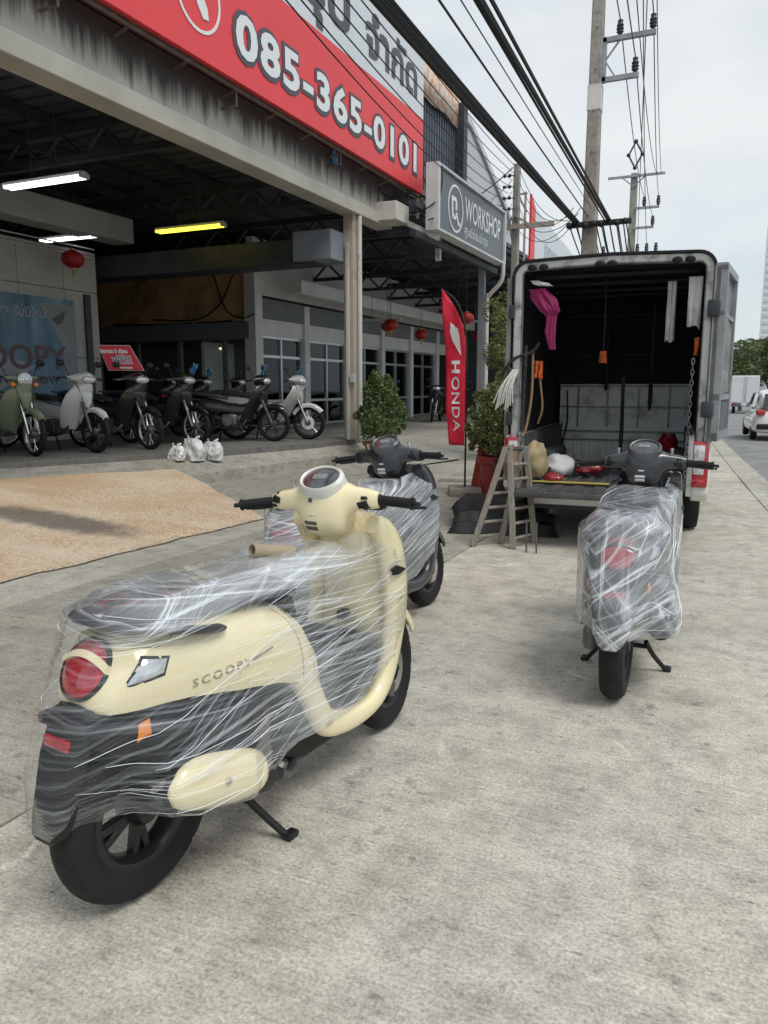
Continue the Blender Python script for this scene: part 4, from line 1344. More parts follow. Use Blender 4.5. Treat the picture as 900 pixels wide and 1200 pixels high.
def tree(x, y, h, w, label, seed, m, group=None, n=5000, size=0.22, z0=None):
    rng = random.Random(seed)
    t = thing('street_tree', label, 'tree', (x, y, gz(y) if z0 is None else z0), rng.uniform(0, 6), group)
    mb = MB().tube(smooth_path([(0, 0, 0), (0.08, 0.03, h * 0.25), (0, 0.1, h * 0.55)], 4), [0.16 * h / 6] * 4 + [0.12 * h / 6] * 5, 8)
    blobs = []
    for i in range(13):
        a = rng.uniform(0, 6.28)
        q = rng.uniform(0.2, 1.0)
        c = Vector((w * 0.40 * q * math.cos(a), w * 0.40 * q * math.sin(a), h * rng.uniform(0.45, 0.88)))
        blobs.append((c, (w * rng.uniform(0.16, 0.26), w * rng.uniform(0.16, 0.26), h * rng.uniform(0.08, 0.14))))
        mb.tube([(0, 0.05, h * rng.uniform(0.25, 0.5)), c * 0.55 + Vector((0, 0, h * 0.2)), c], [0.07 * h / 6, 0.05 * h / 6, 0.02], 5)
    mb.build('trunk', M['bark'], t)
    vs, fs = leaves(n, blobs, size, seed)
    MB().add(vs, fs).build('crown', m, t, fix=False)
    return t


TL = 'bushy roadside tree standing beyond the parked container truck'
for i, (x, y, h, w) in enumerate(((-2.2, 84, 7.4, 8), (3.0, 90, 7.8, 9), (0.3, 100, 8.0, 9), (8, 90, 8.4, 8), (13, 100, 9, 9), (-9, 104, 8.5, 9), (20, 96, 9, 9))):
    tree(x, y, h, w, TL, 40 + i, M['leaf3'], 'roadside trees in the distance')
tw = thing('apartment_tower', 'pale high-rise tower rising above the distant trees', 'building', (13, 420, -3))
MB().box((0, 0, 38), (11, 11, 82)).build('tower_block', M['tower'], tw)
for q in range(22):
    MB().box((0, -5.6, 4 + q * 3.4), (9.5, 0.3, 1.5)).build('window_band', M['ws_frame'], tw)
lb = thing('far_warehouse', 'low pale warehouse far down the road behind the trees', 'building', (6, 130, -2))
MB().box((0, 0, 2.5), (40, 8, 6)).build('wall', M['pale_wall'], lb)
MB().prism([(-20.5, 5.5), (20.5, 5.5), (20.5, 6.2), (0, 7.4), (-20.5, 6.2)], -4.3, 4.3, XZ).build('roof', M['duct'], lb)
for q in range(9):
    MB().box((-17 + q * 4.2, -4.05, 2.6), (2.2, 0.1, 2.0)).build('window', M['car_glass'], lb)


# ================================================================ WHEELS
def tyre_mesh(r, w, rim_r, tread=True, n=120):
    prof = [(rim_r, -w * .34), (rim_r + .02, -w * .47), (r - .055 * w / .1, -w * .5), (r - .022, -w * .44), (r - .010, -w * .33), (r - .004, -w * .2), (r, -w * .07),
            (r, w * .07), (r - .004, w * .2), (r - .010, w * .33), (r - .022, w * .44), (r - .055 * w / .1, w * .5), (rim_r + .02, w * .47), (rim_r, w * .34), (rim_r - .006, 0)]
    k = len(prof)
    vs, fs = [], []
    for q in range(n):
        c, d = math.cos(q * 2 * PI / n), math.sin(q * 2 * PI / n)
        for i, (rr, h) in enumerate(prof):
            if tread and 3 <= i <= 10:
                s = abs(i - 6.5)
                g = (q + int(s * 1.6) + (5 if i > 6.5 else 0)) % 10
                if g == 0 and s > 0.6: rr -= 0.006
            vs.append(Vector((rr * c, rr * d, h)))
    for q in range(n):
        e = (q + 1) % n
        for i in range(k):
            j = (i + 1) % k
            fs.append((q * k + i, e * k + i, e * k + j, q * k + j))
    return vs, fs


def cast_wheel(root, pos, r, w, rim_r, xf=None, disc_side=0, spokes=5):
    mx = T(*pos) @ YAX
    if xf is not None: mx = xf @ mx
    vs, fs = tyre_mesh(r, w, rim_r)
    t = MB().add(vs, fs, mx).build('wheel', M['rubber'], root, ang=30)
    hw = w * .36
    rm = MB().ring([(rim_r + .004, -hw), (rim_r + .004, hw), (rim_r - .016, hw), (rim_r - .030, hw * .5), (rim_r - .030, -hw * .5), (rim_r - .016, -hw)], 48, mx)
    for i in range(spokes):
        a = i * 2 * PI / spokes + 0.3
        for s in (-0.17, 0.17):
            p0 = Vector((0.034 * math.cos(a), 0.034 * math.sin(a), 0))
            p1 = Vector(((rim_r - .022) * math.cos(a + s), (rim_r - .022) * math.sin(a + s), 0))
            d = (p1 - p0).normalized()
            nn = Vector((-d.y, d.x, 0))
            v = [p0 + nn * .012 + Vector((0, 0, .016)), p0 - nn * .012 + Vector((0, 0, .016)), p0 - nn * .012 - Vector((0, 0, .016)), p0 + nn * .012 - Vector((0, 0, .016)),
                 p1 + nn * .010 + Vector((0, 0, .013)), p1 - nn * .010 + Vector((0, 0, .013)), p1 - nn * .010 - Vector((0, 0, .013)), p1 + nn * .010 - Vector((0, 0, .013))]
            rm.add(v, [(0, 1, 2, 3), (4, 7, 6, 5), (0, 4, 5, 1), (1, 5, 6, 2), (2, 6, 7, 3), (3, 7, 4, 0)], mx)
    rm.lathe([(.010, -.055), (.030, -.055), (.044, -.03), (.044, .03), (.030, .055), (.010, .055)], 24, mx)
    rm.build('rim', M['rim_blk'], t, bevel=0.002)
    if disc_side:
        d = MB().ring([(.050, 0), (.095, 0), (.095, .004), (.050, .004)], 40, mx @ T(0, 0, disc_side * .055))
        d.build('brake_disc', M['metal'], t)
        ms = mx @ T(0, 0, disc_side * .06)
        MB().box((-.075, .055, 0), (.05, .06, .04), ms, rz=0.5, bev=0.006).build('brake_caliper', M['dmetal'], t)
    return t


def patch(bvh, poly, m, name, parent, axis='y', side=-1, off=0.003, far=1.0):
    """a thin lens or print that follows the surface below it; poly in (x,z) for axis y, (y,z) for axis x"""
    n = len(poly)
    cx = sum(p[0] for p in poly) / n
    cz = sum(p[1] for p in poly) / n
    fine = []
    for i in range(n):
        a, b = poly[i], poly[(i + 1) % n]
        for q in range(4):
            fine.append((a[0] + (b[0] - a[0]) * q / 4, a[1] + (b[1] - a[1]) * q / 4))
    N = len(fine)
    vs, fs = [], []
    pts = []
    for s in (1.0, 0.66, 0.33, 0.0):
        ring = [(cx + (p[0] - cx) * s, cz + (p[1] - cz) * s) for p in fine] if s > 0 else [(cx, cz)]
        pts.append(ring)
    for li, ring in enumerate(pts):
        for p in ring:
            if axis == 'y':
                o, d = Vector((p[0], side * far, p[1])), Vector((0, -side, 0))
            else:
                o, d = Vector((side * far, p[0], p[1])), Vector((-side, 0, 0))
            h = bvh.ray_cast(o, d)
            loc = h[0] if h[0] is not None else bvh.find_nearest(Vector((p[0], side * 0.15, p[1])) if axis == 'y' else Vector((.86, p[0], p[1])))[0]
            lift = off * (0.35 if li == 0 else 1.0)
            vs.append(loc - d * lift)
    for L in range(2):
        for i in range(N):
            j = (i + 1) % N
            fs.append((L * N + i, L * N + j, (L + 1) * N + j, (L + 1) * N + i))
    c = 3 * N
    for i in range(N):
        fs.append((2 * N + i, 2 * N + (i + 1) % N, c))
    return MB().add(vs, fs).build(name, m, parent, ang=60)


def superring(cx, cz, rx, rz, y, n=20, e=2.6):
    out = []
    for q in range(n):
        a = q * 2 * PI / n
        c, s = math.cos(a), math.sin(a)
        out.append(Vector((cx + rx * math.copysign(abs(c) ** (2 / e), c), y, cz + rz * math.copysign(abs(s) ** (2 / e), s))))
    return out


TAIL = [(-.166, .600, .618, .046), (-.158, .592, .642, .080), (-.140, .588, .676, .104), (-.11, .588, .718, .127), (-.07, .588, .757, .146), (-.02, .587, .777, .161), (.05, .580, .785, .174), (.14, .562, .782, .185),
        (.25, .538, .772, .192), (.38, .510, .756, .192), (.48, .480, .728, .188), (.55, .452, .685, .183), (.60, .425, .61, .176), (.632, .41, .53, .160)]
LOWER = [(-.205, .545, .575, .045), (-.190, .515, .602, .085), (-.10, .455, .625, .118), (.02, .41, .62, .145), (.2, .39, .59, .158), (.4, .35, .55, .165), (.54, .29, .50, .16), (.61, .27, .46, .145)]
HALF = [(.80, -.035), (.955, .01), (1.0, .20), (.99, .43), (.93, .64), (.80, .82), (.54, .95), (.22, .995), (0, 1.0)]


def tail_ring(zb, zt, w, x):
    pts = [(-y * w, zb + t * (zt - zb)) for y, t in HALF]
    pts += [(y * w, zb + t * (zt - zb)) for y, t in reversed(HALF[:-1])]
    return [Vector((x, y, z)) for y, z in pts]


def stations(tab, n):
    x0, x1 = tab[0][0], tab[-1][0]
    xs = sorted(set([t[0] for t in tab] + [x0 + (x1 - x0) * i / n for i in range(n + 1)]))
    return [(x, *lerp_tab(tab, x)) for x in xs]


BAND = [(.535, .485, .055), (.575, .405, .050), (.610, .335, .048), (.655, .28, .048), (.75, .250, .042), (.86, .243, .038), (.95, .260, .037), (1.012, .312, .042), (1.048, .385, .050),
        (1.075, .47, .058), (1.094, .57, .066), (1.090, .68, .072), (1.066, .78, .074), (1.026, .850, .060), (.985, .888, .046), (.950, .902, .03)]
SHX = [(.30, 1.00), (.385, 1.062), (.47, 1.098), (.57, 1.124), (.68, 1.124), (.78, 1.106), (.86, 1.07), (.92, 1.03)]


def make_scooter(label, loc, rz, paint, film, lean=0.0, steer=0.0, hero=False, film_cut=None, strands=40, angs=(-9, -3, 4, 13)):
    root = thing('scooter', label, 'scooter', loc, rz, rx=lean)
    bl = M['black_pl']
    # ---- tail cowl
    mb = MB().loft([tail_ring(zb, zt, w, x) for x, zb, zt, w in stations(TAIL, 26)])
    cowl = mb.build('rear_cowl', paint, root, ang=50)
    bv = BVHTree.FromPolygons([Vector(v) for v in mb.v], mb.f)
    # ---- black lower body
    mb2 = MB().loft([tail_ring(zb, zt, w, x) for x, zb, zt, w in stations(LOWER, 20)])
    mb2.build('lower_body', bl, root, ang=40)
    bv2 = BVHTree.FromPolygons([Vector(v) for v in mb2.v], mb2.f)
    # ---- painted loop: from the cowl under the floor up to the leg shield, one per side
    for s in (-1, 1):
        pth = smooth_path([Vector((x, 0, z)) for x, z, b in BAND], 4)
        bw = smooth_path([Vector((b, 0, 0)) for x, z, b in BAND], 4)
        rings = []
        for i, p in enumerate(pth):
            a = pth[max(0, i - 1)]
            c = pth[min(len(pth) - 1, i + 1)]
            t_ = (c - a).normalized()
            nrm = Vector((-t_.z, 0, t_.x))
            yy = .160 + .012 * math.sin(min(1, i / len(pth)) * PI)
            ring = []
            for q in range(12):
                an = q * PI / 6
                cc, ss = math.cos(an), math.sin(an)
                ring.append(p + nrm * (bw[i].x * math.copysign(abs(cc) ** .75, cc)) + Vector((0, s * yy + .028 * math.copysign(abs(ss) ** .75, ss), 0)))
            rings.append(ring)
        MB().loft(rings).build('side_loop', paint, root, ang=50)
    # ---- leg shield
    rings = []
    for i in range(22):
        z = .30 + .62 * i / 21
        xe = lerp_tab([(a, b) for a, b in SHX], z)[0]
        wd = .176 if z < .80 else .176 - (z - .80) * .35
        bulge = .125 * min(1, (z - .22) * 4) * (1 if z < .8 else 1 - (z - .8) * 3.2)
        inb = .10 * max(0, min(1, (z - .36) * 5)) * (1 if z < .85 else max(.3, 1 - (z - .85) * 8))
        ring = []
        for q in range(15):
            f = -1 + 2 * q / 14
            ring.append(Vector((xe + bulge * (1 - abs(f) ** 2.2), f * wd, z)))
        for q in range(15):
            f = 1 - 2 * q / 14
            ring.append(Vector((xe - .012 - inb * (1 - abs(f) ** 2.6), f * wd * .97, z)))
        rings.append(ring)
    MB().loft(rings).build('leg_shield', paint, root, ang=45)
    MB().loft([[Vector((cx + .05 * math.cos(q * PI / 8), .088 * w_ * math.sin(q * PI / 8), z)) for q in range(16)] for z, cx, w_ in ((.50, 1.08, .7), (.60, 1.06, .9), (.72, 1.035, 1), (.82, 1.0, 1), (.885, .965, .92), (.915, .95, .8))]).build('column_cover', paint, root)
    MB().prism([(.0, .018), (.035, .026), (.075, .012), (.10, 0), (.05, -.010), (.01, -.006)], 0, .008, T(1.015, -.198, .715) @ XZ).build('shield_vent', bl, root)
    # ---- floor and belly
    fl = MB().box((.82, 0, .300), (.46, .30, .04), bev=.012)
    fl.bar((.975, 0, .30), (.985, 0, .485), .305, .03)
    fl.build('floorboard', bl, root)
    for y in (-.09, -.03, .03, .09):
        MB().box((.80, y, .322), (.34, .022, .008), bev=.003).build('floor_rib', M['rubber'], root)
    rg = []
    for x, zb, zt, w in ((.50, .17, .30, .10), (.60, .145, .27, .125), (.80, .145, .25, .125), (.94, .155, .25, .115), (1.02, .20, .30, .09)):
        rg.append([Vector((x, -w, zt)), Vector((x, -w, zb + .03)), Vector((x, -w * .7, zb)), Vector((x, w * .7, zb)), Vector((x, w, zb + .03)), Vector((x, w, zt))])
    MB().loft(rg).build('belly_cover', bl, root, bevel=.006)
    # underseat front panel
    MB().loft([[Vector((x + .03 * math.cos(q * PI / 8), .11 * math.sin(q * PI / 8), z)) for q in range(16)] for z, x in ((.30, .62), (.45, .615), (.60, .60), (.72, .56))]).build('seat_front_panel', bl, root)
    # ---- seat and grab rail
    SE = [(-.085, .778, .806, .07), (-.06, .774, .824, .105), (.04, .776, .836, .128), (.18, .772, .828, .140), (.32, .762, .808, .142), (.46, .748, .796, .128), (.56, .733, .782, .105), (.63, .715, .752, .07)]
    MB().loft([tail_ring(zb, zt, w, x) for x, zb, zt, w in stations(SE, 18)]).build('seat', M['seat'], root, ang=55)
    half = [(.195, .158, .733), (.12, .168, .748), (.03, .160, .770), (-.035, .130, .788), (-.085, .075, .799), (-.105, 0, .802)]
    gp = smooth_path([(x, -y, z) for x, y, z in half] + [(x, y, z) for x, y, z in reversed(half[:-1])], 4)
    MB().tube(gp, [.014] + [.025] * (len(gp) - 2) + [.014], 12, flat=.45, up=(0, 0, 1)).build('grab_rail', bl, root)
    # ---- round tail lamp with its painted brow
    nrm = Vector((-.85, 0, .527)).normalized()
    ev = Vector((.527, 0, .85)).normalized()
    eu = Vector((0, -1, 0))
    c0 = Vector((-.133, 0, .687))
    mx = Matrix(((eu.x, ev.x, nrm.x, c0.x), (eu.y, ev.y, nrm.y, c0.y), (eu.z, ev.z, nrm.z, c0.z), (0, 0, 0, 1)))
    lens_h = lambda d: .020 - .020 * (min(d, .076) / .078) ** 2
    lamp = MB().lathe([(.076, -.04), (.076, 0)] + [(r_, lens_h(r_)) for r_ in (.070, .06, .045, .03, .015, .002)], 40, mx).build('tail_lamp', M['red_lens'], root)
    MB().ring([(.076, -.04), (.082, -.04), (.082, .001), (.076, .004)], 44, mx).build('lamp_rim', bl, lamp)
    rings = []
    for q in range(15):
        a = -.082 + .164 * q / 14
        b = .034 - a * a * 3.4
        row = []
        for db, up_ in ((-.010, -.02), (-.010, .006), (0, .008), (.010, .006), (.010, -.02)):
            row.append(mx @ Vector((a, b + db, lens_h(math.hypot(a, b + db)) + up_)))
        rings.append(row)
    MB().loft(rings).build('lamp_brow', paint, lamp, ang=50)
    # ---- rear indicators following the cowl
    for s in (-1, 1):
        poly = [(-.110, .658), (-.060, .714), (-.004, .704), (-.022, .672)]
        big = [(-.119, .652), (-.061, .722), (.006, .708), (-.018, .664)]
        p1 = patch(bv, big, bl, 'indicator_bezel', root, 'y', s, .002)
        patch(bv, poly, M['clear_lens'], 'indicator_lens', p1, 'y', s, .007)
        patch(bv2, [(-.085, .500), (-.045, .510), (-.043, .552), (-.075, .545)], M['amber'], 'side_reflector', root, 'y', s, .008)
    # ---- rear fender tongue with number plate bracket
    rings = []
    for x, z, w, th in ((-.145, .61, .085, .03), (-.198, .555, .085, .028), (-.228, .49, .080, .024), (-.246, .42, .076, .022), (-.266, .345, .070, .022), (-.276, .305, .058, .02), (-.274, .290, .040, .018)):
        rings.append([Vector((x - th * .3, -w * .7, z)), Vector((x + th * .7, -w, z + .004)), Vector((x + th * 1.5, -w, z + .006)), Vector((x + th, -w * .6, z + .004)),
                      Vector((x + th, w * .6, z + .004)), Vector((x + th * 1.5, w, z + .006)), Vector((x + th * .7, w, z + .004)), Vector((x - th * .3, w * .7, z))])
    MB().loft(rings).build('rear_fender', bl, root, bevel=.004)
    MB().box((-.178, 0, .572), (.085, .165, .032), bev=.012).build('plate_bracket', bl, root)
    MB().box((-.222, 0, .525), (.014, .095, .03), bev=.004).build('rear_reflector', M['red_lens'], root)
    # ---- exhaust
    ex = MB().tube(smooth_path([(.40, -.160, .215), (.30, -.168, .25), (.12, -.178, .30), (0, -.178, .335), (-.035, -.178, .345)], 4), [.03] * 3 + [.050] * 11 + [.046, .04, .025], 16)
    exo = ex.build('exhaust', bl, root)
    cv = []
    ax = Vector((-.95, 0, .29)).normalized()
    upv = Vector((.29, 0, .95)).normalized()
    for i in range(19):
        f = -1 + 2 * i / 18
        k = max(0.02, (1 - abs(f) ** 3.6)) ** (1 / 2.3)
        ring = []
        for q in range(20):
            a = q * PI / 10
            c, s = math.cos(a), math.sin(a)
            hz = s * (.085 if s > 0 else .062)
            ring.append(Vector((.118, -.205, .325)) + ax * (f * .19) + upv * (hz * k) + Vector((0, -.046 * k * c if c > 0 else .02 * k * -c, 0)))
        cv.append(ring)
    cov = MB().loft(cv).build('exhaust_cover', paint, exo, ang=45)
    for fx, fz in ((.02, .02), (.235, -.028)):
        p = Vector((.118 + fx - .09, -.245, .332 + fz))
        MB().lathe([(.002, 0), (.009, 0), (.009, .006), (.004, .008)], 12, T(p.x + .05, -.2535, p.z) @ Matrix.Rotation(rad(90), 4, 'X')).build('screw', M['metal'], exo)
    MB().tube(smooth_path([(.40, -.165, .215), (.47, -.15, .175), (.56, -.10, .165), (.62, -.05, .19)], 4), .016, 8).build('exhaust_pipe', M['dmetal'], exo)
    # ---- engine and swingarm on the left, stands
    MB().box((.17, .115, .27), (.46, .07, .12), bev=.03).build('transmission_case', M['dmetal'], root)
    en = MB().box((.42, 0, .27), (.22, .20, .16), bev=.03)
    en.lathe([(.02, -.12), (.07, -.12), (.075, -.09), (.075, .05), (.02, .06)], 20, T(.43, 0, .25) @ YAX)
    en.build('engine', M['black_pl'], root)
    MB().tube([(.02, .14, .31), (.10, .14, .58)], .028, 10).build('shock_absorber', M['dmetal'], root)
    cs = MB()
    for s in (-1, 1):
        cs.tube(smooth_path([(.31, s * .10, .17), (.36, s * .135, .09), (.405, s * .19, .012)], 4), .012, 8)
        cs.box((.415, s * .20, .012), (.05, .035, .02), bev=.006)
    cs.tube([(.33, -.11, .14), (.33, .11, .14)], .012, 8)
    cs.build('centre_stand', bl, root)
    # ---- wheels
    cast_wheel(root, (0, 0, .25), .25, .11, .158)
    piv = T(1.0, 0, .9)
    St = piv @ Matrix.Rotation(steer, 4, Vector((-.42, 0, .91)).normalized()) @ piv.inverted()
    cast_wheel(root, (1.262, 0, .243), .243, .10, .156, St, -1)
    fk = MB()
    for s in (-1, 1):
        fk.tube([St @ Vector((1.105, s * .062, .56)), St @ Vector((1.245, s * .066, .25))], [.018, .022], 10)
    fk.build('front_fork', M['rim_blk'], root)
    rings = []
    for i in range(16):
        a = rad(25 + 125 * i / 15)
        ring = []
        for hh, dr in ((-.062, -.035), (-.060, .0), (-.04, .018), (0, .024), (.04, .018), (.060, .0), (.062, -.035), (.054, -.035), (.052, -.002), (0, .014), (-.052, -.002), (-.054, -.035)):
            rr = .262 + dr
            ring.append(St @ Vector((1.262 + rr * math.cos(a), hh, .243 + rr * math.sin(a))))
        rings.append(ring)
    MB().loft(rings).build('front_fender', paint, root)
    # ---- handlebar cowl, instrument, controls (all steered)
    ST = [(-.208, .885, .985, .024, .028), (-.17, .886, .988, .033, .037), (-.118, .889, .990, .041, .043), (-.093, .893, .986, .050, .058), (-.076, .898, .962, .066, .086), (-.045, .90, .956, .077, .099), (0, .90, .955, .080, .101)]
    ST = ST + [(-a[0],) + a[1:] for a in reversed(ST[:-1])]
    mb = MB().loft([[St @ p for p in superring(cx, cz, rx, rz_, y, 24)] for y, cx, cz, rx, rz_ in ST])
    hb = mb.build('handlebar_cowl', paint, root, ang=50)
    bvh = BVHTree.FromPolygons([Vector(v) for v in mb.v], mb.f)
    n2 = Vector((-.60, 0, .80)).normalized()
    cm = St @ T(.862, 0, 1.058) @ n2.to_track_quat('Z', 'Y').to_matrix().to_4x4() @ Matrix.Diagonal((1.16, .90, 1, 1))
    MB().ring([(.060, -.05), (.076, -.05), (.074, .008), (.066, .018), (.060, .014)], 40, cm).build('instrument_bezel', M['bezel'] if hero else M['dmetal'], hb)
    MB().lathe([(.061, -.02), (.061, .008), (.045, .013), (.004, .015)], 36, cm).build('instrument_dial', M['dial'], hb)
    MB().prism([(-.026, -.008), (.022, -.008), (.022, .020), (-.026, .020)], .0145, .0165, cm).build('display', mat('lcd', (.20, .22, .21), .15, var=.3, scale=60), hb)
    if True:
        patch(bvh, [(-.012, .905), (.040, .905), (.040, .918), (-.012, .918)], M['print_d'] if hero else M['print_w'], 'label', hb, 'x', -1, .003)
        patch(bvh, [(-.012, .884), (.040, .884), (.040, .899), (-.012, .899)], M['print_d'] if hero else M['bezel'], 'label', hb, 'x', -1, .003)
        patch(bvh, [(.004, .985), (.020, .985), (.020, 1.000), (.004, 1.000)], M['print_d'], 'emblem', hb, 'x', -1, .004)
        patch(bvh, [(-.006, .940), (.024, .940), (.024, .947), (-.006, .947)], M['print_w'], 'label', hb, 'x', -1, .003)
    for s in (-1, 1):
        gp = [(.884, s * .200, .985), (.884, s * .210, .985), (.882, s * .212, .985), (.856, s * .335, .975), (.855, s * .340, .975), (.852, s * .352, .974), (.849, s * .366, .973)]
        pts, rr = [], []
        for a, b in ((0, 0),):
            pass
        seg = 26
        for i in range(seg + 1):
            f = i / seg
            y = .203 + .137 * f
            pts.append(St @ Vector((.885 - .029 * f, s * y, .985 - .010 * f)))
            rr.append(.0215 if i in (0, 1, seg, seg - 1) else (.0185 if i % 2 else .0168))
        g = MB().tube(pts, rr, 14).build('grip', M['rubber'], hb, ang=25)
        MB().tube([St @ Vector((.856, s * .338, .975)), St @ Vector((.850, s * .366, .973))], .0085, 8).build('bar_end', M['rim_blk'], g)
        lv = smooth_path([St @ Vector(p) for p in ((.915, s * .165, .968), (.945, s * .20, .962), (.948, s * .25, .958), (.930, s * .31, .953), (.922, s * .36, .952))], 4)
        MB().tube(lv, [.009] * (len(lv) - 2) + [.007, .009], 8, flat=.7).build('brake_lever', M['rim_blk'], hb)
        MB().box((.905, s * .192, .968), (.05, .05, .04), St, bev=.010).build('lever_bracket', bl, hb)
        MB().lathe([(.007, 0), (.007, .022), (.010, .022), (.010, .030), (.004, .032)], 12, St @ T(.895, s * .135, 1.028)).build('mirror_bolt', M['metal'], hb)
        patch(bvh, [(s * .195, .972), (s * .155, .968), (s * .150, .990), (s * .185, 1.000)], bl, 'switch', hb, 'x', -1, .007)
        patch(bvh, [(s * .197, .955), (s * .170, .953), (s * .170, .965), (s * .197, .967)], bl, 'switch', hb, 'x', -1, .007)
        patch(bvh, [(s * .19, 1.003), (s * .165, 1.001), (s * .165, 1.013), (s * .185, 1.014)], bl, 'switch', hb, 'x', -1, .005)
        # stalk of front indicator on the shield
        MB().sphere((1.19, s * .125, .72), .03, 12, 8, (.6, 1, 1)).build('front_indicator', M['clear_lens'], root)
    MB().sphere((1.205, 0, .80), .075, 20, 12, (.5, 1, 1)).build('headlight', M['clear_lens'], root)
    # inner hook on the column
    MB().box((.985, -.01, .545), (.05, .035, .035), bev=.008).build('luggage_hook', bl, root)
    # ---- lettering on the cowl
    if hero:
        vs, fs = text_mesh('SCOOPY', 1.0, 0.01, 0, 1.35)
        vs = fit(vs, .060, .268, .606, .629)
        out = []
        for v in vs:
            h = bv.ray_cast(Vector((v.x, -1, v.y + (v.x - .06) * .02)), Vector((0, 1, 0)))
            out.append((h[0] if h[0] is not None else Vector((v.x, -.19, v.y))) + Vector((0, -.0022, 0)))
        MB().add(out, fs).build('lettering', M['print_s'], cowl, fix=False)
        MB().tube([(.275, -.1945, .622), (.315, -.1955, .628), (.36, -.1955, .634)], .0022, 5).build('script_line', M['print_s'], cowl)
    if hero:
        for poly in ([(-.105, .728), (-.06, .738), (-.01, .735), (.04, .752), (.09, .775)], [(.40, .745), (.46, .70), (.50, .62), (.515, .52), (.52, .475)]):
            for s in (-1, 1):
                pts = []
                for p in smooth_path([Vector((a, 0, b)) for a, b in poly], 5):
                    h = bv.ray_cast(Vector((p.x, s, p.z)), Vector((0, -s, 0)))
                    if h[0] is not None: pts.append(h[0] + Vector((0, s * .0002, 0)))
                if len(pts) > 3: MB().tube(pts, .0012, 5).build('panel_seam', M['print_d'], cowl)
        vs, fs = text_mesh('HONDA', 1.0, 0.02, 0, 1.2)
        vs = fit(vs, -.035, .035, 0, .008)
        out = []
        for v in vs:
            h = bv.ray_cast(Vector((-.072 + v.y * .9, -v.x, 1.2)), Vector((0, 0, -1)))
            out.append((h[0] if h[0] is not None else Vector((-.07, -v.x, .76))) + Vector((-.001, 0, .0015)))
        MB().add(out, fs).build('emblem', M['print_d'], cowl, fix=False)
    # ---- stretch film: taut convex sections over everything wrapped, cut open below and round the neck
    EX = {0.0: [(.12, .28), (.262, .30), (.262, .41), (.19, .60), (.194, .778), (.11, .845)], .2: [(.12, .235), (.262, .25), (.262, .36), (.200, .56), (.200, .745), (.12, .85)], -.08: [(.08, .30), (.245, .33), (.24, .415), (.158, .60), (.162, .80), (.06, .835)]}
    SECT = [(-.282, .40, [(.02, .292), (.055, .33), (.055, .44), (.02, .475)]), (-.262, .42, [(.03, .292), (.076, .36), (.080, .46), (.03, .50)]), (-.232, .45, [(.04, .295), (.082, .42), (.092, .53), (.04, .565)]),
            (-.215, .47, [(.04, .30), (.10, .42), (.100, .58), (.05, .605)]), (-.172, .48, [(.05, .30), (.122, .42), (.118, .60), (.088, .69), (.05, .712)]), (-.14, .50, [(.06, .30), (.14, .42), (.132, .62), (.112, .72), (.06, .755)]),
            (-.124, .52, [(.07, .30), (.148, .42), (.143, .62), (.12, .74), (.06, .822)]), (-.08, .55, [(.08, .30), (.16, .36), (.158, .60), (.162, .80), (.06, .838)]), (0.0, .56, [(.12, .28), (.19, .36), (.190, .60), (.194, .778), (.11, .848)]),
            (.2, .56, [(.12, .25), (.20, .28), (.200, .56), (.200, .745), (.12, .85)]), (.32, .56, [(.12, .24), (.215, .26), (.205, .5), (.19, .72), (.12, .85)]), (.5, .57, [(.12, .26), (.205, .28), (.205, .6), (.18, .79), (.10, .848)]),
            (.8, .57, [(.12, .24), (.203, .28), (.205, .6), (.19, .83), (.12, .862)]), (1.04, .60, [(.15, .33), (.203, .38), (.207, .6), (.195, .82), (.13, .895)]), (1.13, .65, [(.13, .42), (.198, .5), (.204, .66), (.185, .82), (.10, .905)]),
            (1.2, .67, [(.06, .48), (.135, .56), (.14, .72), (.105, .84), (.05, .88)]), (1.262, .68, [(.02, .56), (.05, .62), (.05, .72), (.02, .78)])]
    na, nx = 132, 150

    def radii(zc, right, left):
        poly = [(-y, z) for y, z in right] + [(y, z) for y, z in reversed(left)]
        out = []
        for j in range(na):
            a = j * 2 * PI / na
            dy, dz = math.cos(a), math.sin(a)
            best = .01
            for (y0, z0), (y1, z1) in zip(poly, poly[1:] + poly[:1]):
                ey, ez = y1 - y0, z1 - z0
                den = dy * ez - dz * ey
                if abs(den) < 1e-9: continue
                t_ = (y0 * ez - (z0 - zc) * ey) / den
                u_ = (y0 * dz - (z0 - zc) * dy) / den
                if t_ > 0 and -1e-6 <= u_ <= 1 + 1e-6: best = max(best, t_)
            out.append(best)
        # soften the corners
        return [.25 * out[j - 1] + .5 * out[j] + .25 * out[(j + 1) % na] for j in range(na)]

    RS_ = [(x, zc, radii(zc, EX.get(x, pts), pts)) for x, zc, pts in SECT]
    sd_ = random.Random(len(label)).uniform(0, 50)
    grid = []
    for i in range(nx + 1):
        x = SECT[0][0] + (SECT[-1][0] - SECT[0][0]) * i / nx
        for a_, b_ in zip(RS_, RS_[1:]):
            if x <= b_[0] + 1e-9: break
        f = (x - a_[0]) / (b_[0] - a_[0])
        zc = a_[1] + (b_[1] - a_[1]) * f
        row = []
        for j in range(na):
            a = j * 2 * PI / na
            r_ = a_[2][j] + (b_[2][j] - a_[2][j]) * f
            p = Vector((x, r_ * math.cos(a), zc + r_ * math.sin(a)))
            q = Vector((p.x * 1.4 - p.z * .3, p.z * 11 - p.x * 2.0, p.y * 11 + sd_))
            k = noise.noise(q) * .0032 + abs(noise.noise(q * 2.1)) * .0045 - .001 + abs(noise.noise(p * 5 + Vector((sd_, 0, 0)))) * .004
            row.append(p + Vector((0, math.cos(a), math.sin(a))) * k)
        grid.append(row)
    fm = bmesh.new()
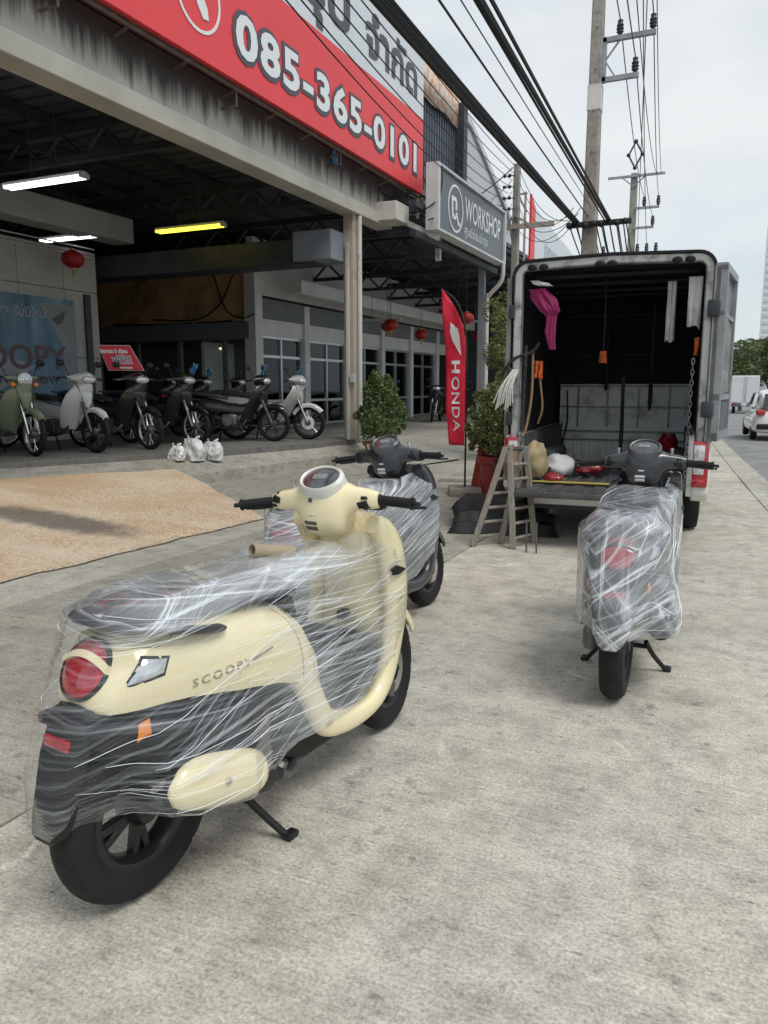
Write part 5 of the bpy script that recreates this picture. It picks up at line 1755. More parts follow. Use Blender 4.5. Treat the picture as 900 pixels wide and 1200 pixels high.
    V = {(i, j): fm.verts.new(grid[i][j]) for i in range(nx + 1) for j in range(na)}
    cut = film_cut or [(-.29, .305), (-.2, .305), (.0, .275), (.2, .235), (.30, .245), (.42, .30), (.62, .285), (.80, .30), (1.04, .40), (1.27, .46)]
    for i in range(nx):
        for j in range(na):
            ks = [(i, j), (i + 1, j), (i + 1, (j + 1) % na), (i, (j + 1) % na)]
            c = sum((grid[k[0]][k[1]] for k in ks), Vector()) / 4
            zs = [lerp_tab(cut, grid[k[0]][k[1]].x)[0] + .006 * noise.noise(Vector((grid[k[0]][k[1]].x * 9, k[1] * .0, sd_))) for k in ks]
            if all(grid[k[0]][k[1]].z < z_ for k, z_ in zip(ks, zs)): continue
            if c.z > .80 and .80 + .03 * noise.noise(c * 9) < c.x < 1.09 and abs(c.y) < .125 + .012 * noise.noise(c * 12): continue
            for k, z_ in zip(ks, zs):
                if V[k].co.z < z_: V[k].co.z = z_
            f = fm.faces.new([V[k] for k in ks])
            f.smooth = True
    cap = [V[0, j] for j in range(na) if V[0, j].link_faces]
    if len(cap) > 8:
        cc = fm.verts.new(sum((v.co for v in cap), Vector()) / len(cap) + Vector((-.006, 0, 0)))
        for a_, b_ in zip(cap, cap[1:] + cap[:1]):
            if (a_.co - b_.co).length < .06: fm.faces.new((a_, b_, cc)).smooth = True
    for v in [v for v in fm.verts if not v.link_faces]: fm.verts.remove(v)
    me = bpy.data.meshes.new('stretch_film')
    fm.to_mesh(me)
    fm.free()

    def sst(a, b, x):
        t_ = max(0.0, min(1.0, (x - a) / (b - a)))
        return t_ * t_ * (3 - 2 * t_)
    at = me.attributes.new('wrap', 'FLOAT', 'POINT')
    vals = []
    for v in me.vertices:
        x, y, z = v.co
        if hero:
            w = .30 + .24 * sst(.60, .52, z) + .36 * sst(.25, .55, x) * sst(1.10, .95, x) * (1 - .45 * sst(.62, .72, x) * sst(.75, .65, z))
            w = max(w, sst(.745, .80, z) * sst(1.0, .7, x) * 1.0)
            w *= .55 + .45 * sst(-.2, .05, x)
        else:
            w = .9
        vals.append(w)
    at.data.foreach_set('value', vals)
    me.materials.append(film)
    fo = bpy.data.objects.new('stretch_film', me)
    COL.objects.link(fo)
    fo.parent = root
    # drawn-out strands lying on the film
    rng = random.Random(len(label) * 7)
    st_ = MB()
    for _ in range(strands):
        al = rad(rng.choice(angs) + rng.uniform(-2.5, 2.5))
        sde = -1 if rng.random() < .72 else 1
        x0 = rng.uniform(-.2, .95)
        z0 = rng.uniform(.30, .55) if rng.random() < .45 else rng.uniform(.55, .85)
        L_ = rng.uniform(.25, .9)
        cst = z0 * math.cos(al) - x0 * math.sin(al)
        pts = []
        for i in range(nx + 1):
            x = grid[i][0].x
            if x < max(-.25, x0 - L_ * .4) or x > min(1.12, x0 + L_ * .6): continue
            js = [(na // 4 + (q if sde < 0 else -q)) % na for q in range(na // 2)]
            hit = None
            for ja, jb in zip(js, js[1:]):
                a_, b_ = grid[i][ja], grid[i][jb]
                ca, cb = a_.z * math.cos(al) - a_.x * math.sin(al) - cst, b_.z * math.cos(al) - b_.x * math.sin(al) - cst
                if ca >= 0 > cb:
                    hit = a_.lerp(b_, ca / (ca - cb))
                    break
            if hit is None or hit.z < lerp_tab(cut, x)[0] + .012 or (hit.z > .79 and .78 < x < 1.1 and abs(hit.y) < .14):
                if len(pts) > 6: break
                pts = []
                continue
            pts.append(hit + Vector((0, .0015 * (1 if hit.y > 0 else -1), .0012)))
        if len(pts) > 6:
            r0 = rng.uniform(.0006, .0014)
            st_.tube(pts[::2], [r0 * .5] + [r0] * (len(pts[::2]) - 2) + [r0 * .5], 4, flat=.5)
    if st_.v:
        st_.build('film_strands', M['strand'], fo, fix=False)['kind'] = 'stuff'
    return root


FILM_A = film_mat('stretch film clear', 0.02, 0.9, ((-9, .1, 70), (-3, -.15, 95), (4, .2, 110), (13, .1, 90), (24, -.1, 120)), milk=0.26, cloud=0.05)
FILM_B = film_mat('stretch film milky', 0.05, 0.85, ((10, .5, 60), (25, -.8, 75), (-20, .9, 65), (50, .5, 80), (65, -1.3, 60)), milk=0.10, cloud=0.26)
FILM_C = film_mat('stretch film silvery', 0.10, 1.0, ((16, .2, 70), (20, -.1, 90), (13, .1, 100), (26, .2, 110)), milk=0.12, cloud=0.2)
# heading: local +x along the street, a little to the right
SA = rad(90 - 7.2)
make_scooter('cream scooter wrapped in clear stretch film with a round red tail lamp', (-1.424, 1.488, 0), SA, M['cream'], FILM_A, 0, rad(9), True, strands=55)
make_scooter('dark scooter wrapped in silvery film parked ahead of the cream scooter', (-1.88, 3.22, 0), rad(90 - 6), M['char'], FILM_C, rad(-3.5), rad(3), strands=50, angs=(16, 20, 24))
make_scooter('dark scooter swathed in milky film standing behind the open box truck', (-0.42, 3.45, 0), rad(90 + 1), M['char'], FILM_B, 0, rad(2), strands=24, angs=(10, 25, 40, -15), film_cut=[(-.32, .305), (0, .29), (.4, .28), (.7, .27), (1.04, .34), (1.26, .42)])
tb = MB()
tb.ring([(.017, 0), (.021, 0), (.021, .16), (.017, .16)], 20)
o = tag(tb.build('cardboard_tube', M['card']), 'brown cardboard core tube tucked into the film on the cream scooter', 'tube')
RS = T(-1.424, 1.488, 0) @ Matrix.Rotation(SA, 4, 'Z')
o.matrix_world = RS @ T(.500, .0, .874) @ Vector((.80, -.22, -.15)).to_track_quat('Z', 'Y').to_matrix().to_4x4()


# ================================================================ PICKUP TRUCK WITH OPEN CARGO BOX
tk = thing('box_truck', 'white pickup truck with a scuffed cargo box standing open at the back', 'truck', (-1.06, 7.0, 0), rad(93.5))
HW, ZT = 0.81, 2.46


def arch(w, zb, zt, rc, n=6):
    """half outline from lower right up and over to lower left in (y,z)"""
    pts = [(-w, zb)]
    for i in range(n + 1):
        a = PI - (PI / 2) * i / n
        pts.append((-w + rc + rc * math.cos(a), zt - rc + rc * math.sin(a)))
    pts.insert(n + 2, (0, zt + 0.02))
    for i in range(n + 1):
        a = PI / 2 - (PI / 2) * i / n
        pts.append((w - rc + rc * math.cos(a), zt - rc + rc * math.sin(a)))
    pts.append((w, zb))
    return pts


def arch_shell(x0, x1, w, zb, zt, rc, th):
    o = arch(w, zb, zt, rc)
    i = arch(w - th, zb, zt - th, max(0.02, rc - th))
    rings = []
    for x in (x0, x1):
        rings.append([Vector((x, y, z)) for y, z in o] + [Vector((x, y, z)) for y, z in reversed(i)])
    return MB().loft(rings)


arch_shell(0.06, 2.42, HW, 0.93, ZT, 0.125, 0.03).build('box_shell', M['box_grey'], tk)
arch_shell(0.05, 2.40, HW - 0.033, 0.93, ZT - 0.033, 0.10, 0.012).build('box_lining', M['box_in'], tk)
arch_shell(0.0, 0.11, HW + 0.018, 0.90, ZT + 0.018, 0.13, 0.070).build('rear_frame', M['box_metal'], tk, bevel=0.012)
arch_shell(-0.02, 0.03, HW + 0.035, 2.20, ZT + 0.036, 0.15, 0.020).build('frame_gutter', M['rubber'], tk)
MB().box((2.41, 0, 1.70), (0.03, HW * 2 - 0.08, 1.5)).build('box_front_wall', M['box_in'], tk)
for z in (1.75, 2.2):
    MB().tube([(2.36, -0.7, z), (2.36, 0.7, z)], 0.015, 6).build('lining_rail', M['steel_dk'], tk)
for x in (0.5, 1.1, 1.7, 2.2):
    MB().box((x, 0, 2.40), (0.05, 1.45, 0.03)).build('roof_rib', M['steel_dk'], tk)
for y in (0.62, 0.04, -0.58):
    b = MB()
    for k in (-1, 1):
        b.sphere((-0.012, y + k * 0.05, ZT - 0.035), 0.035, 12, 8, (0.4, 1.2, 0.8))
    b.build('marker_lamp', M['rubber'], tk)
# pickup body
for s in (-1, 1):
    prof = [(0.0, 0.47), (0.0, 0.90), (0.04, 0.95), (2.40, 0.97), (2.40, 0.40), (1.50, 0.34)]
    prof += [(1.08 + 0.42 * math.cos(a), 0.36 + 0.40 * math.sin(a)) for a in [rad(v) for v in range(0, 181, 20)]]
    prof += [(0.60, 0.36), (0.14, 0.40)]
    MB().prism(prof, s * 0.74, s * 0.885, XZ).build('bed_side', M['truck_w'], tk, bevel=0.02)
    # tail lamp with its two loops
    lm = MB().box((-0.005, s * 0.80, 0.735), (0.07, 0.145, 0.40), bev=0.02).build('tail_lamp', M['red_lens'], tk)
    for z, h in ((0.835, 0.13), (0.70, 0.10)):
        MB().box((-0.043, s * 0.795, z), (0.012, 0.085, h), bev=0.005).build('reverse_lens', M['clear_lens'], lm)
    MB().box((-0.046, s * 0.795, 0.58), (0.012, 0.10, 0.06), bev=0.004).build('reflector', M['red_lens'], lm)
    MB().box((0.0, s * 0.725, 0.72), (0.08, 0.04, 0.52)).build('bed_post', M['box_metal'], tk)
    vs, fs = tyre_mesh(0.345, 0.22, 0.20, False, 48)
    for x in (1.08, 4.15):
        w = MB().add(vs, fs, T(x, s * 0.74, 0.345) @ YAX).build('wheel', M['rubber'], tk)
        MB().lathe([(0.02, -0.03), (0.205, -0.08), (0.205, 0.08), (0.02, 0.05)], 24, T(x, s * 0.74, 0.345) @ YAX).build('rim', M['dmetal'], w)
    # inner bed walls
    MB().box((1.2, s * 0.70, 0.74), (2.35, 0.05, 0.44)).build('bed_inner_side', M['bed_floor'], tk)
    MB().box((1.08, s * 0.60, 0.66), (0.75, 0.2, 0.24), bev=0.06).build('wheel_housing', M['bed_floor'], tk)
MB().box((1.18, 0, 0.50), (2.36, 1.40, 0.05)).build('bed_floor', M['bed_floor'], tk)
for q in range(11):
    MB().box((1.15, -0.60 + q * 0.12, 0.532), (2.25, 0.055, 0.018), bev=0.005).build('floor_rib', M['bed_floor'], tk)
# scraped metal headboard of the bed
hbp = MB().box((2.28, 0, 0.97), (0.05, 1.42, 0.90)).build('bed_headboard', M['bed_panel'], tk)
for z in (0.78, 0.88, 1.16, 1.40):
    MB().box((2.245, 0, z), (0.03, 1.40, 0.018)).build('headboard_rail', M['dmetal'], hbp)
for y in (-0.50, -0.17, 0.17, 0.50):
    MB().box((2.245, y, 1.16), (0.03, 0.02, 0.46)).build('headboard_rail', M['dmetal'], hbp)
for q in range(14):
    MB().box((2.243, -0.62 + q * 0.095, 0.67), (0.03, 0.05, 0.18), bev=0.006).build('headboard_rib', M['bed_panel'], hbp)
# dropped tailgate
tg = MB().box((-0.26, 0, 0.475), (0.50, 1.36, 0.055), bev=0.012).build('tailgate', M['bed_floor'], tk)
for q in range(7):
    MB().box((-0.26, -0.54 + q * 0.18, 0.507), (0.42, 0.09, 0.014), bev=0.004).build('tailgate_rib', M['bed_floor'], tg)
MB().box((-0.02, 0.18, 0.535), (0.03, 0.96, 0.012)).build('yellow_strap', M['yellow'], tk)
MB().box((-0.03, 0, 0.40), (0.12, 1.20, 0.14), bev=0.03).build('rear_bumper', M['truck_w'], tk)
MB().box((0.25, 0, 0.36), (0.3, 1.3, 0.18)).build('chassis_crossmember', M['steel_dk'], tk)
MB().box((1.9, 0, 0.38), (3.6, 0.8, 0.14)).build('chassis_frame', M['steel_dk'], tk)
for s in (-1, 1):
    MB().box((-0.04, s * 0.60, 0.42), (0.06, 0.16, 0.05), bev=0.01).build('bumper_step', M['dmetal'], tk)
# cab, bonnet
cab = [(2.45, 0.42), (2.45, 0.98), (2.55, 1.05), (2.72, 1.70), (2.95, 1.78), (3.75, 1.76), (4.0, 1.62), (4.45, 1.10), (5.15, 0.98), (5.28, 0.80), (5.28, 0.40), (4.6, 0.36)]
cab += [(4.15 + 0.41 * math.cos(a), 0.36 + 0.40 * math.sin(a)) for a in [rad(v) for v in range(0, 181, 20)]] + [(3.6, 0.34)]
MB().prism(cab, -0.84, 0.84, XZ).build('cab', M['truck_w'], tk, bevel=0.05)
for s in (-1, 1):
    MB().prism([(2.72, 1.10), (2.84, 1.64), (3.22, 1.66), (3.24, 1.08)], s * 0.842, s * 0.848, XZ).build('side_window', M['car_glass'], tk)
    MB().prism([(3.30, 1.08), (3.28, 1.66), (3.78, 1.64), (4.22, 1.12)], s * 0.842, s * 0.848, XZ).build('side_window', M['car_glass'], tk)
    MB().box((4.15, s * 0.98, 1.12), (0.12, 0.18, 0.15), bev=0.03).build('door_mirror', M['truck_w'], tk)
# the folded back right-hand door: torn sheet over a frame
d0, d1 = Vector((-0.05, -0.855, 0)), Vector((0.87, -0.985, 0))
u = (d1 - d0).normalized()
nr = Vector((-u.y, u.x, 0)) * -1      # towards the road
L = (d1 - d0).length
Dm = Matrix((( u.x, nr.x, 0, d0.x), (u.y, nr.y, 0, d0.y), (0, 0, 1, 0), (0, 0, 0, 1)))
door = MB().box((L / 2, 0, 1.65), (L, 0.045, 1.40), Dm).build('rear_door', M['box_grey'], tk, bevel=0.006)
for a, b in (((0.03, 0.02, 1.65), (0.06, 0.10, 1.42)), ((L - 0.03, 0.02, 1.65), (0.06, 0.09, 1.42)), ((L / 2, 0.02, 2.35), (L, 0.09, 0.06)), ((L / 2, 0.02, 0.97), (L, 0.09, 0.07)), ((L / 2, 0.03, 1.30), (L, 0.06, 0.05)), ((L / 2, 0.03, 1.98), (L, 0.05, 0.03))):
    MB().box(a, b, Dm).build('door_frame_bar', M['galv'], door)
vs, fs = [], []
for i in range(15):
    for j in range(13):
        x = 0.07 + (L - 0.14) * i / 14
        z = 1.34 + 0.62 * j / 12 + (0.05 * noise.noise(Vector((i * .7, 3, 0))) if j in (0,) else 0)
        k = 0.045 + 0.03 * noise.noise(Vector((x * 9, z * 6, 2)))
        if 3 <= i <= 5 and j < 4: k += 0.04
        vs.append(Vector((x, k, z)))
for i in range(14):
    for j in range(12):
        if (4 <= i <= 6 and j in (1, 2, 3)) or (i == 9 and j == 7): continue
        fs.append((i * 13 + j, (i + 1) * 13 + j, (i + 1) * 13 + j + 1, i * 13 + j + 1))
MB().add(vs, fs, Dm).build('torn_lining', M['box_grey'], door, fix=False)
for q in range(5):
    MB().box((0.12 + q * 0.16, 0.035, 1.12), (0.03, 0.03, 0.28), Dm).build('door_rib', M['galv'], door)
for z in (1.20, 2.02):
    MB().box((-0.02, -0.02, z), (0.10, 0.09, 0.13), Dm, bev=0.012).build('hinge', M['steel_dk'], door)
MB().tube([(0.02, -0.80, 1.0), (-0.03, -0.86, 0.93), (-0.02, -0.84, 1.2)], 0.014, 6).build('latch_rod', M['galv'], tk)
for z in (1.1, 1.5, 2.05):
    MB().box((0.0, 0.84, z), (0.08, 0.05, 0.12), bev=0.01).build('hinge', M['steel_dk'], tk)
# left door folded flat along the side
MB().box((0.47, 0.875, 1.65), (0.88, 0.04, 1.40)).build('rear_door', M['box_grey'], tk)


def chain(a, b, sag, parent):
    a, b = Vector(a), Vector(b)
    m = MB()
    n = 26
    pts = [a.lerp(b, i / n) - Vector((0, 0, sag * 4 * (i / n) * (1 - i / n))) for i in range(n + 1)]
    for i in range(n):
        c = (pts[i] + pts[i + 1]) / 2
        d = (pts[i + 1] - pts[i])
        R_ = d.to_track_quat('X', 'Z').to_matrix().to_4x4()
        mx = T(*c) @ R_ @ Matrix.Rotation(PI / 2 * (i % 2), 4, 'X') @ Matrix.Diagonal((d.length * 0.72 / 0.016, 1, 1, 1))
        m.ring([(0.009, -.0035), (0.016, -.0035), (0.016, .0035), (0.009, .0035)], 8, mx)
    return m.build('chain', M['dmetal'], parent)


chain((-0.02, -0.70, 1.62), (-0.10, -0.69, 0.52), 0.02, tk)
chain((-0.02, 0.70, 1.75), (-0.05, 0.72, 0.55), -0.02, tk)


# ---- loose things in and on the truck
RT = T(-1.06, 7.0, 0) @ Matrix.Rotation(rad(93.5), 4, 'Z')


def drape(name, m, pts_top, length, label, cat, folds=5, amp=0.03, seed=1, taper=0.6, ny=18, nx=14):
    """cloth hanging from a line between two points, in truck coordinates"""
    a, b = Vector(pts_top[0]), Vector(pts_top[1])
    vs, fs = [], []
    side = Vector((1, 0, 0))
    mid = (a + b) / 2
    for j in range(ny + 1):
        v = j / ny
        for i in range(nx + 1):
            w = i / nx
            k = 1 - (1 - taper) * v
            p = mid + (a - mid).lerp(b - mid, w) * k
            p = p + Vector((0, 0, -length * v * (0.93 + 0.14 * noise.noise(Vector((w * 1.3, seed, 0)))))) + side * (amp * math.sin(w * folds * 2 * PI + v * 2) * (0.4 + v) + amp * noise.noise(Vector((w * 5, v * 4, seed))))
            vs.append(RT @ p)
    k = nx + 1
    for j in range(ny):
        for i in range(nx):
            fs.append((j * k + i, j * k + i + 1, (j + 1) * k + i + 1, (j + 1) * k + i))
    o = MB().add(vs, fs).build(name, m, fix=False, ang=80)
    s = o.modifiers.new('thick', 'SOLIDIFY'); s.thickness = 0.006
    return tag(o, label, cat)


def hang_lump(name, m, spine, radii, label, cat, seed, amp=0.4):
    """a bunched cloth: folded tube round a hanging spine, truck coordinates"""
    pts = smooth_path(spine, 8)
    n = 64
    rings = []
    for i, p in enumerate(pts):
        f = i / (len(pts) - 1)
        r0 = lerp_tab(radii, f)[0]
        ring = []
        for q in range(n):
            a = q * 2 * PI / n
            e = 1 + amp * noise.noise(Vector((math.cos(a) * 2.2, math.sin(a) * 2.2, f * 3 + seed))) + .20 * math.sin(a * 7 + f * 4 + 2 * noise.noise(Vector((a, f * 3, seed)))) + .10 * math.sin(a * 13 - f * 6)
            ring.append(RT @ (p + Vector((.55 * r0 * e * math.cos(a), r0 * e * math.sin(a), .25 * r0 * noise.noise(Vector((a, f * 4, seed)))))))
        rings.append(ring)
    return tag(MB().loft(rings).build(name, m, ang=70), label, cat)


hang_lump('pink_cloth', M['pink'], [(0.10, 0.63, 2.25), (0.10, 0.58, 2.17), (0.09, 0.52, 2.08), (0.09, 0.50, 2.01), (0.10, 0.51, 1.88), (0.10, 0.49, 1.72)], [(0, .07), (.2, .095), (.42, .075), (.6, .038), (.8, .042), (1, .025)], 'magenta cloth bundled in the upper corner of the truck box', 'cloth', 3)
hang_lump('plastic_wad', M['plastic_bag'], [(0.06, 0.66, 2.32), (0.06, 0.60, 2.29), (0.06, 0.52, 2.27)], [(0, .03), (.5, .055), (1, .03)], 'clear plastic wad stuffed on top of the magenta cloth', 'plastic', 8)
drape('white_rag', M['cloth_w'], ((0.35, -0.46, 2.30), (0.35, -0.53, 2.30)), 0.56, 'long white rag strip hanging from the truck box roof', 'rag', 2, 0.015, 11, 1.0)
drape('white_rag', M['cloth_w'], ((0.12, -0.63, 2.30), (0.12, -0.74, 2.30)), 0.44, 'shorter white rag hanging at the right post of the truck box', 'rag', 2, 0.012, 14, 0.9)
drape('orange_strap', M['orange'], ((0.16, 0.66, 1.62), (0.16, 0.58, 1.62)), 0.17, 'orange strap hanked on the left wall of the truck box', 'strap', 2, 0.02, 17, 0.9)
drape('orange_tassel', M['orange'], ((0.6, 0.12, 1.72), (0.6, 0.06, 1.72)), 0.12, 'small orange tag end dangling in the middle of the truck box', 'strap', 1, 0.01, 19, 1.2)
drape('orange_tassel', M['orange'], ((0.14, -0.70, 1.80), (0.14, -0.74, 1.80)), 0.16, 'small orange strap end by the right post of the truck box', 'strap', 1, 0.01, 23, 0.8)


def rope(pts, r, m, label, cat='rope', group=None, name='rope'):
    return tag(MB().tube([RT @ Vector(p) for p in smooth_path(pts, 6)], r, 6).build(name, M[m]), label, cat, group)


rope([(0.6, 0.09, 2.38), (0.6, 0.085, 2.0), (0.6, 0.09, 1.70)], 0.008, 'cable', 'dark cord carrying the small orange tag in the truck box')
rope([(0.10, 0.66, 1.72), (0.06, 0.655, 1.3), (0.0, 0.69, 1.0), (-0.04, 0.72, 0.94)], 0.012, 'rope_o', 'ochre rope running down the left post to the sack', 'rope')
rope([(0.16, 0.60, 1.46), (0.16, 0.57, 1.2), (0.18, 0.61, 1.05)], 0.010, 'rope_o', 'loose ochre rope end hanging on the left wall of the box', 'rope')
rope([(-0.03, 0.92, 1.48), (-0.02, 0.82, 1.63), (0.06, 0.66, 1.70), (0.08, 0.60, 1.78)], 0.014, 'cable', 'black tie cord stretched to the left post of the truck box', 'cord')
for i in range(9):
    rope([(-0.05, 0.76 + 0.006 * i, 1.54), (-0.09, 0.80 + 0.014 * i, 1.40 - 0.01 * (i % 3)), (-0.08, 0.80 + 0.022 * i, 1.24 - 0.02 * (i % 4))], 0.007, 'rope_w', 'white rope strand of the hank tied to the left post', 'rope', 'strands of the white rope hank', 'rope_strand')
for y0, z1, x in ((-0.30, 1.1, 1.6), (-0.05, 0.7, 1.2), (0.20, 1.3, 2.1)):
    drape('hanging_strap', M['cable'], ((x, y0, 2.3 if z1 > 1 else 1.5), (x, y0 - 0.035, 2.3 if z1 > 1 else 1.5)), (2.3 - z1) if z1 > 1 else 1.0, {1.1: 'long black strap hanging deep in the truck box', 0.7: 'black strap hanging before the bed headboard', 1.3: 'black strap at the top left of the headboard'}[z1], 'strap', 1, 0.008, int(x * 10), 1.0)
rope([(2.15, 0.62, 1.35), (2.1, 0.60, 1.0), (1.9, 0.62, 0.75), (1.5, 0.52, 0.62), (1.3, 0.4, 0.56)], 0.010, 'cable', 'black hose lying down the left of the headboard', 'hose')


def lump(name, m, c, r, label, cat, seed, amp=0.25, mx=RT, flatb=True):
    vs, fs = [], []
    n, k = 22, 16
    for i in range(k + 1):
        a = -PI / 2 + PI * i / k
        for q in range(n):
            d = Vector((math.cos(a) * math.cos(q * 2 * PI / n), math.cos(a) * math.sin(q * 2 * PI / n), math.sin(a)))
            e = 1 + amp * noise.noise(d * 1.6 + Vector((seed, 0, 0))) + amp * 0.55 * abs(noise.noise(d * 4 + Vector((0, seed, 0))))
            p = Vector((d.x * r[0] * e, d.y * r[1] * e, d.z * r[2] * e))
            if flatb: p.z = max(p.z, -r[2] * 0.8)
            vs.append(mx @ (Vector(c) + p))
    for i in range(k):
        for q in range(n):
            e = (q + 1) % n
            fs.append((i * n + q, i * n + e, (i + 1) * n + e, (i + 1) * n + q))
    o = MB().add(vs, fs).build(name, m, ang=50)
    return tag(o, label, cat) if label else o


lump('sack', M['sack'], (0.05, 0.60, 0.71), (0.12, 0.11, 0.17), 'tan sack with netting slumped at the left of the truck bed', 'sack', 3)
lump('crate_bundle', M['rope_o'], (-0.06, 0.80, 0.70), (0.06, 0.08, 0.16), 'brown bundle of cord netting hung on the left post', 'bundle', 5, 0.35)
lump('cloth_heap', M['cloth_w'], (0.45, 0.44, 0.64), (0.20, 0.14, 0.11), 'grey white cloth heap on the truck bed beside the sack', 'cloth', 9, 0.3)
lump('red_rag', M['bike_red'], (0.55, 0.16, 0.62), (0.10, 0.12, 0.07), 'dark red rag lying on the truck bed floor', 'rag', 12, 0.4)
lump('red_rag', M['bike_red'], (0.02, 0.42, 0.57), (0.05, 0.08, 0.04), 'bright red rag tucked under the sack', 'rag', 15, 0.4)
lump('red_rag', M['bike_red'], (1.3, -0.52, 0.82), (0.25, 0.10, 0.10), 'dark red bundle beside the right wheel housing', 'rag', 18, 0.4)
lump('white_rag', M['cloth_w'], (0.12, -0.58, 0.60), (0.10, 0.07, 0.05), 'crumpled pale paper by the right tail lamp', 'paper', 21, 0.4)

# ================================================================ WHITE CAR DOWN THE ROAD
car = thing('hatchback_car', 'white hatchback car driving away along the road', 'car', (1.30, 25.4, gz(25.4) + 0.02), rad(94))
CS = [(-.02, .35, .62, .62, .60), (.03, .22, .85, .80, .74), (.25, .20, .95, .86, .80), (.9, .18, .95, .86, .82), (2.2, .18, .93, .86, .83), (3.2, .18, .92, .86, .82), (3.7, .2, .82, .84, .78), (4.1, .28, .66, .74, .66), (4.22, .35, .55, .62, .55)]
rings = []
for x, zb, zt, w, w2 in CS:
    rings.append([Vector((x, -w, zb + .08)), Vector((x, -w, (zb + zt) / 2)), Vector((x, -w2, zt)), Vector((x, 0, zt + .03)), Vector((x, w2, zt)), Vector((x, w, (zb + zt) / 2)), Vector((x, w, zb + .08)), Vector((x, w * .85, zb)), Vector((x, -w * .85, zb))])
MB().loft(rings).build('body', M['car_w'], car, sub=1)
rings = []
for x, zb, zt, w, w2 in ((.10, .88, 1.20, .74, .64), (.32, .90, 1.44, .76, .62), (.8, .92, 1.52, .78, .62), (1.7, .92, 1.53, .78, .62), (2.4, .92, 1.43, .78, .62), (3.1, .90, 1.0, .76, .66)):
    rings.append([Vector((x, -w, zb)), Vector((x, -(w * .45 + w2 * .55), (zb + zt) / 2)), Vector((x, -w2, zt - .05)), Vector((x, -w2 * .8, zt)), Vector((x, w2 * .8, zt)), Vector((x, w2, zt - .05)), Vector((x, w * .45 + w2 * .55, (zb + zt) / 2)), Vector((x, w, zb))])
MB().loft(rings).build('cabin', M['car_w'], car, sub=1)
MB().add([(.06, -.60, .98), (.06, .60, .98), (.20, .56, 1.38), (.20, -.56, 1.38)], [(0, 1, 2, 3)]).build('rear_window', M['car_glass'], car)
for s in (-1, 1):
    MB().add([(.45, s * .795, .97), (1.35, s * .80, .97), (1.35, s * .70, 1.42), (.60, s * .69, 1.40)], [(0, 1, 2, 3)]).build('side_window', M['car_glass'], car)
    MB().add([(1.42, s * .80, .97), (2.75, s * .79, .97), (2.25, s * .70, 1.38), (1.42, s * .70, 1.42)], [(0, 1, 2, 3)]).build('side_window', M['car_glass'], car)
    MB().box((.05, s * .66, .84), (.20, .26, .17), bev=.04).build('tail_light', M['red_lens'], car)
    vs, fs = tyre_mesh(.31, .19, .19, False, 32)
    for x in (.72, 3.25):
        w = MB().add(vs, fs, T(x, s * .76, .31) @ YAX).build('wheel', M['rubber'], car)
        MB().lathe([(.02, -.06), (.195, -.06), (.195, .06), (.02, .06)], 20, T(x, s * .79, .31) @ YAX).build('rim', M['dmetal'], w)
    MB().box((2.75, s * .92, 1.0), (.10, .16, .12), bev=.03).build('door_mirror', M['car_w'], car)
    MB().box((1.0, s * .865, .80), (.18, .02, .03)).build('door_handle', M['alu'], car)
MB().box((-.02, 0, .42), (.10, 1.5, .16), bev=.04).build('rear_bumper_insert', M['black_pl'], car)
MB().box((-.01, 0, .72), (.05, .42, .11)).build('number_plate', M['print_w'], car)

# ================================================================ PARKED MOTORCYCLES
def spoke_wheel(root, pos, r, w, xf=None, cast=False, rimm='metal', nsp=32):
    mx = T(*pos) @ YAX
    if xf is not None: mx = xf @ mx
    rr = r - .055
    vs, fs = tyre_mesh(r, w, rr, False, 40)
    t = MB().add(vs, fs, mx).build('wheel', M['rubber'], root)
    MB().ring([(rr + .004, -.022), (rr + .004, .022), (rr - .012, .02), (rr - .018, 0), (rr - .012, -.02)], 40, mx).build('rim', M[rimm], t)
    sp = MB()
    if cast:
        for i in range(5):
            a = i * 2 * PI / 5
            for k in (-.12, .12):
                sp.bar(mx @ Vector((.03 * math.cos(a), .03 * math.sin(a), 0)), mx @ Vector((rr * math.cos(a + k), rr * math.sin(a + k), 0)), .02, .016)
    else:
        for i in range(nsp):
            a = i * 2 * PI / nsp
            b = a + (.35 if i % 2 else -.35)
            z = .022 if (i // 2) % 2 else -.022
            sp.tube([mx @ Vector((.05 * math.cos(a), .05 * math.sin(a), z)), mx @ Vector((rr * math.cos(b), rr * math.sin(b), 0))], .0026, 4, cap=False)
    sp.build('spokes', M['rim_blk' if cast else 'metal'], t)
    MB().lathe([(.01, -.05), (.055, -.045), (.06, -.02), (.06, .02), (.055, .045), (.01, .05)], 18, mx).build('hub', M['dmetal'], t)
    return t


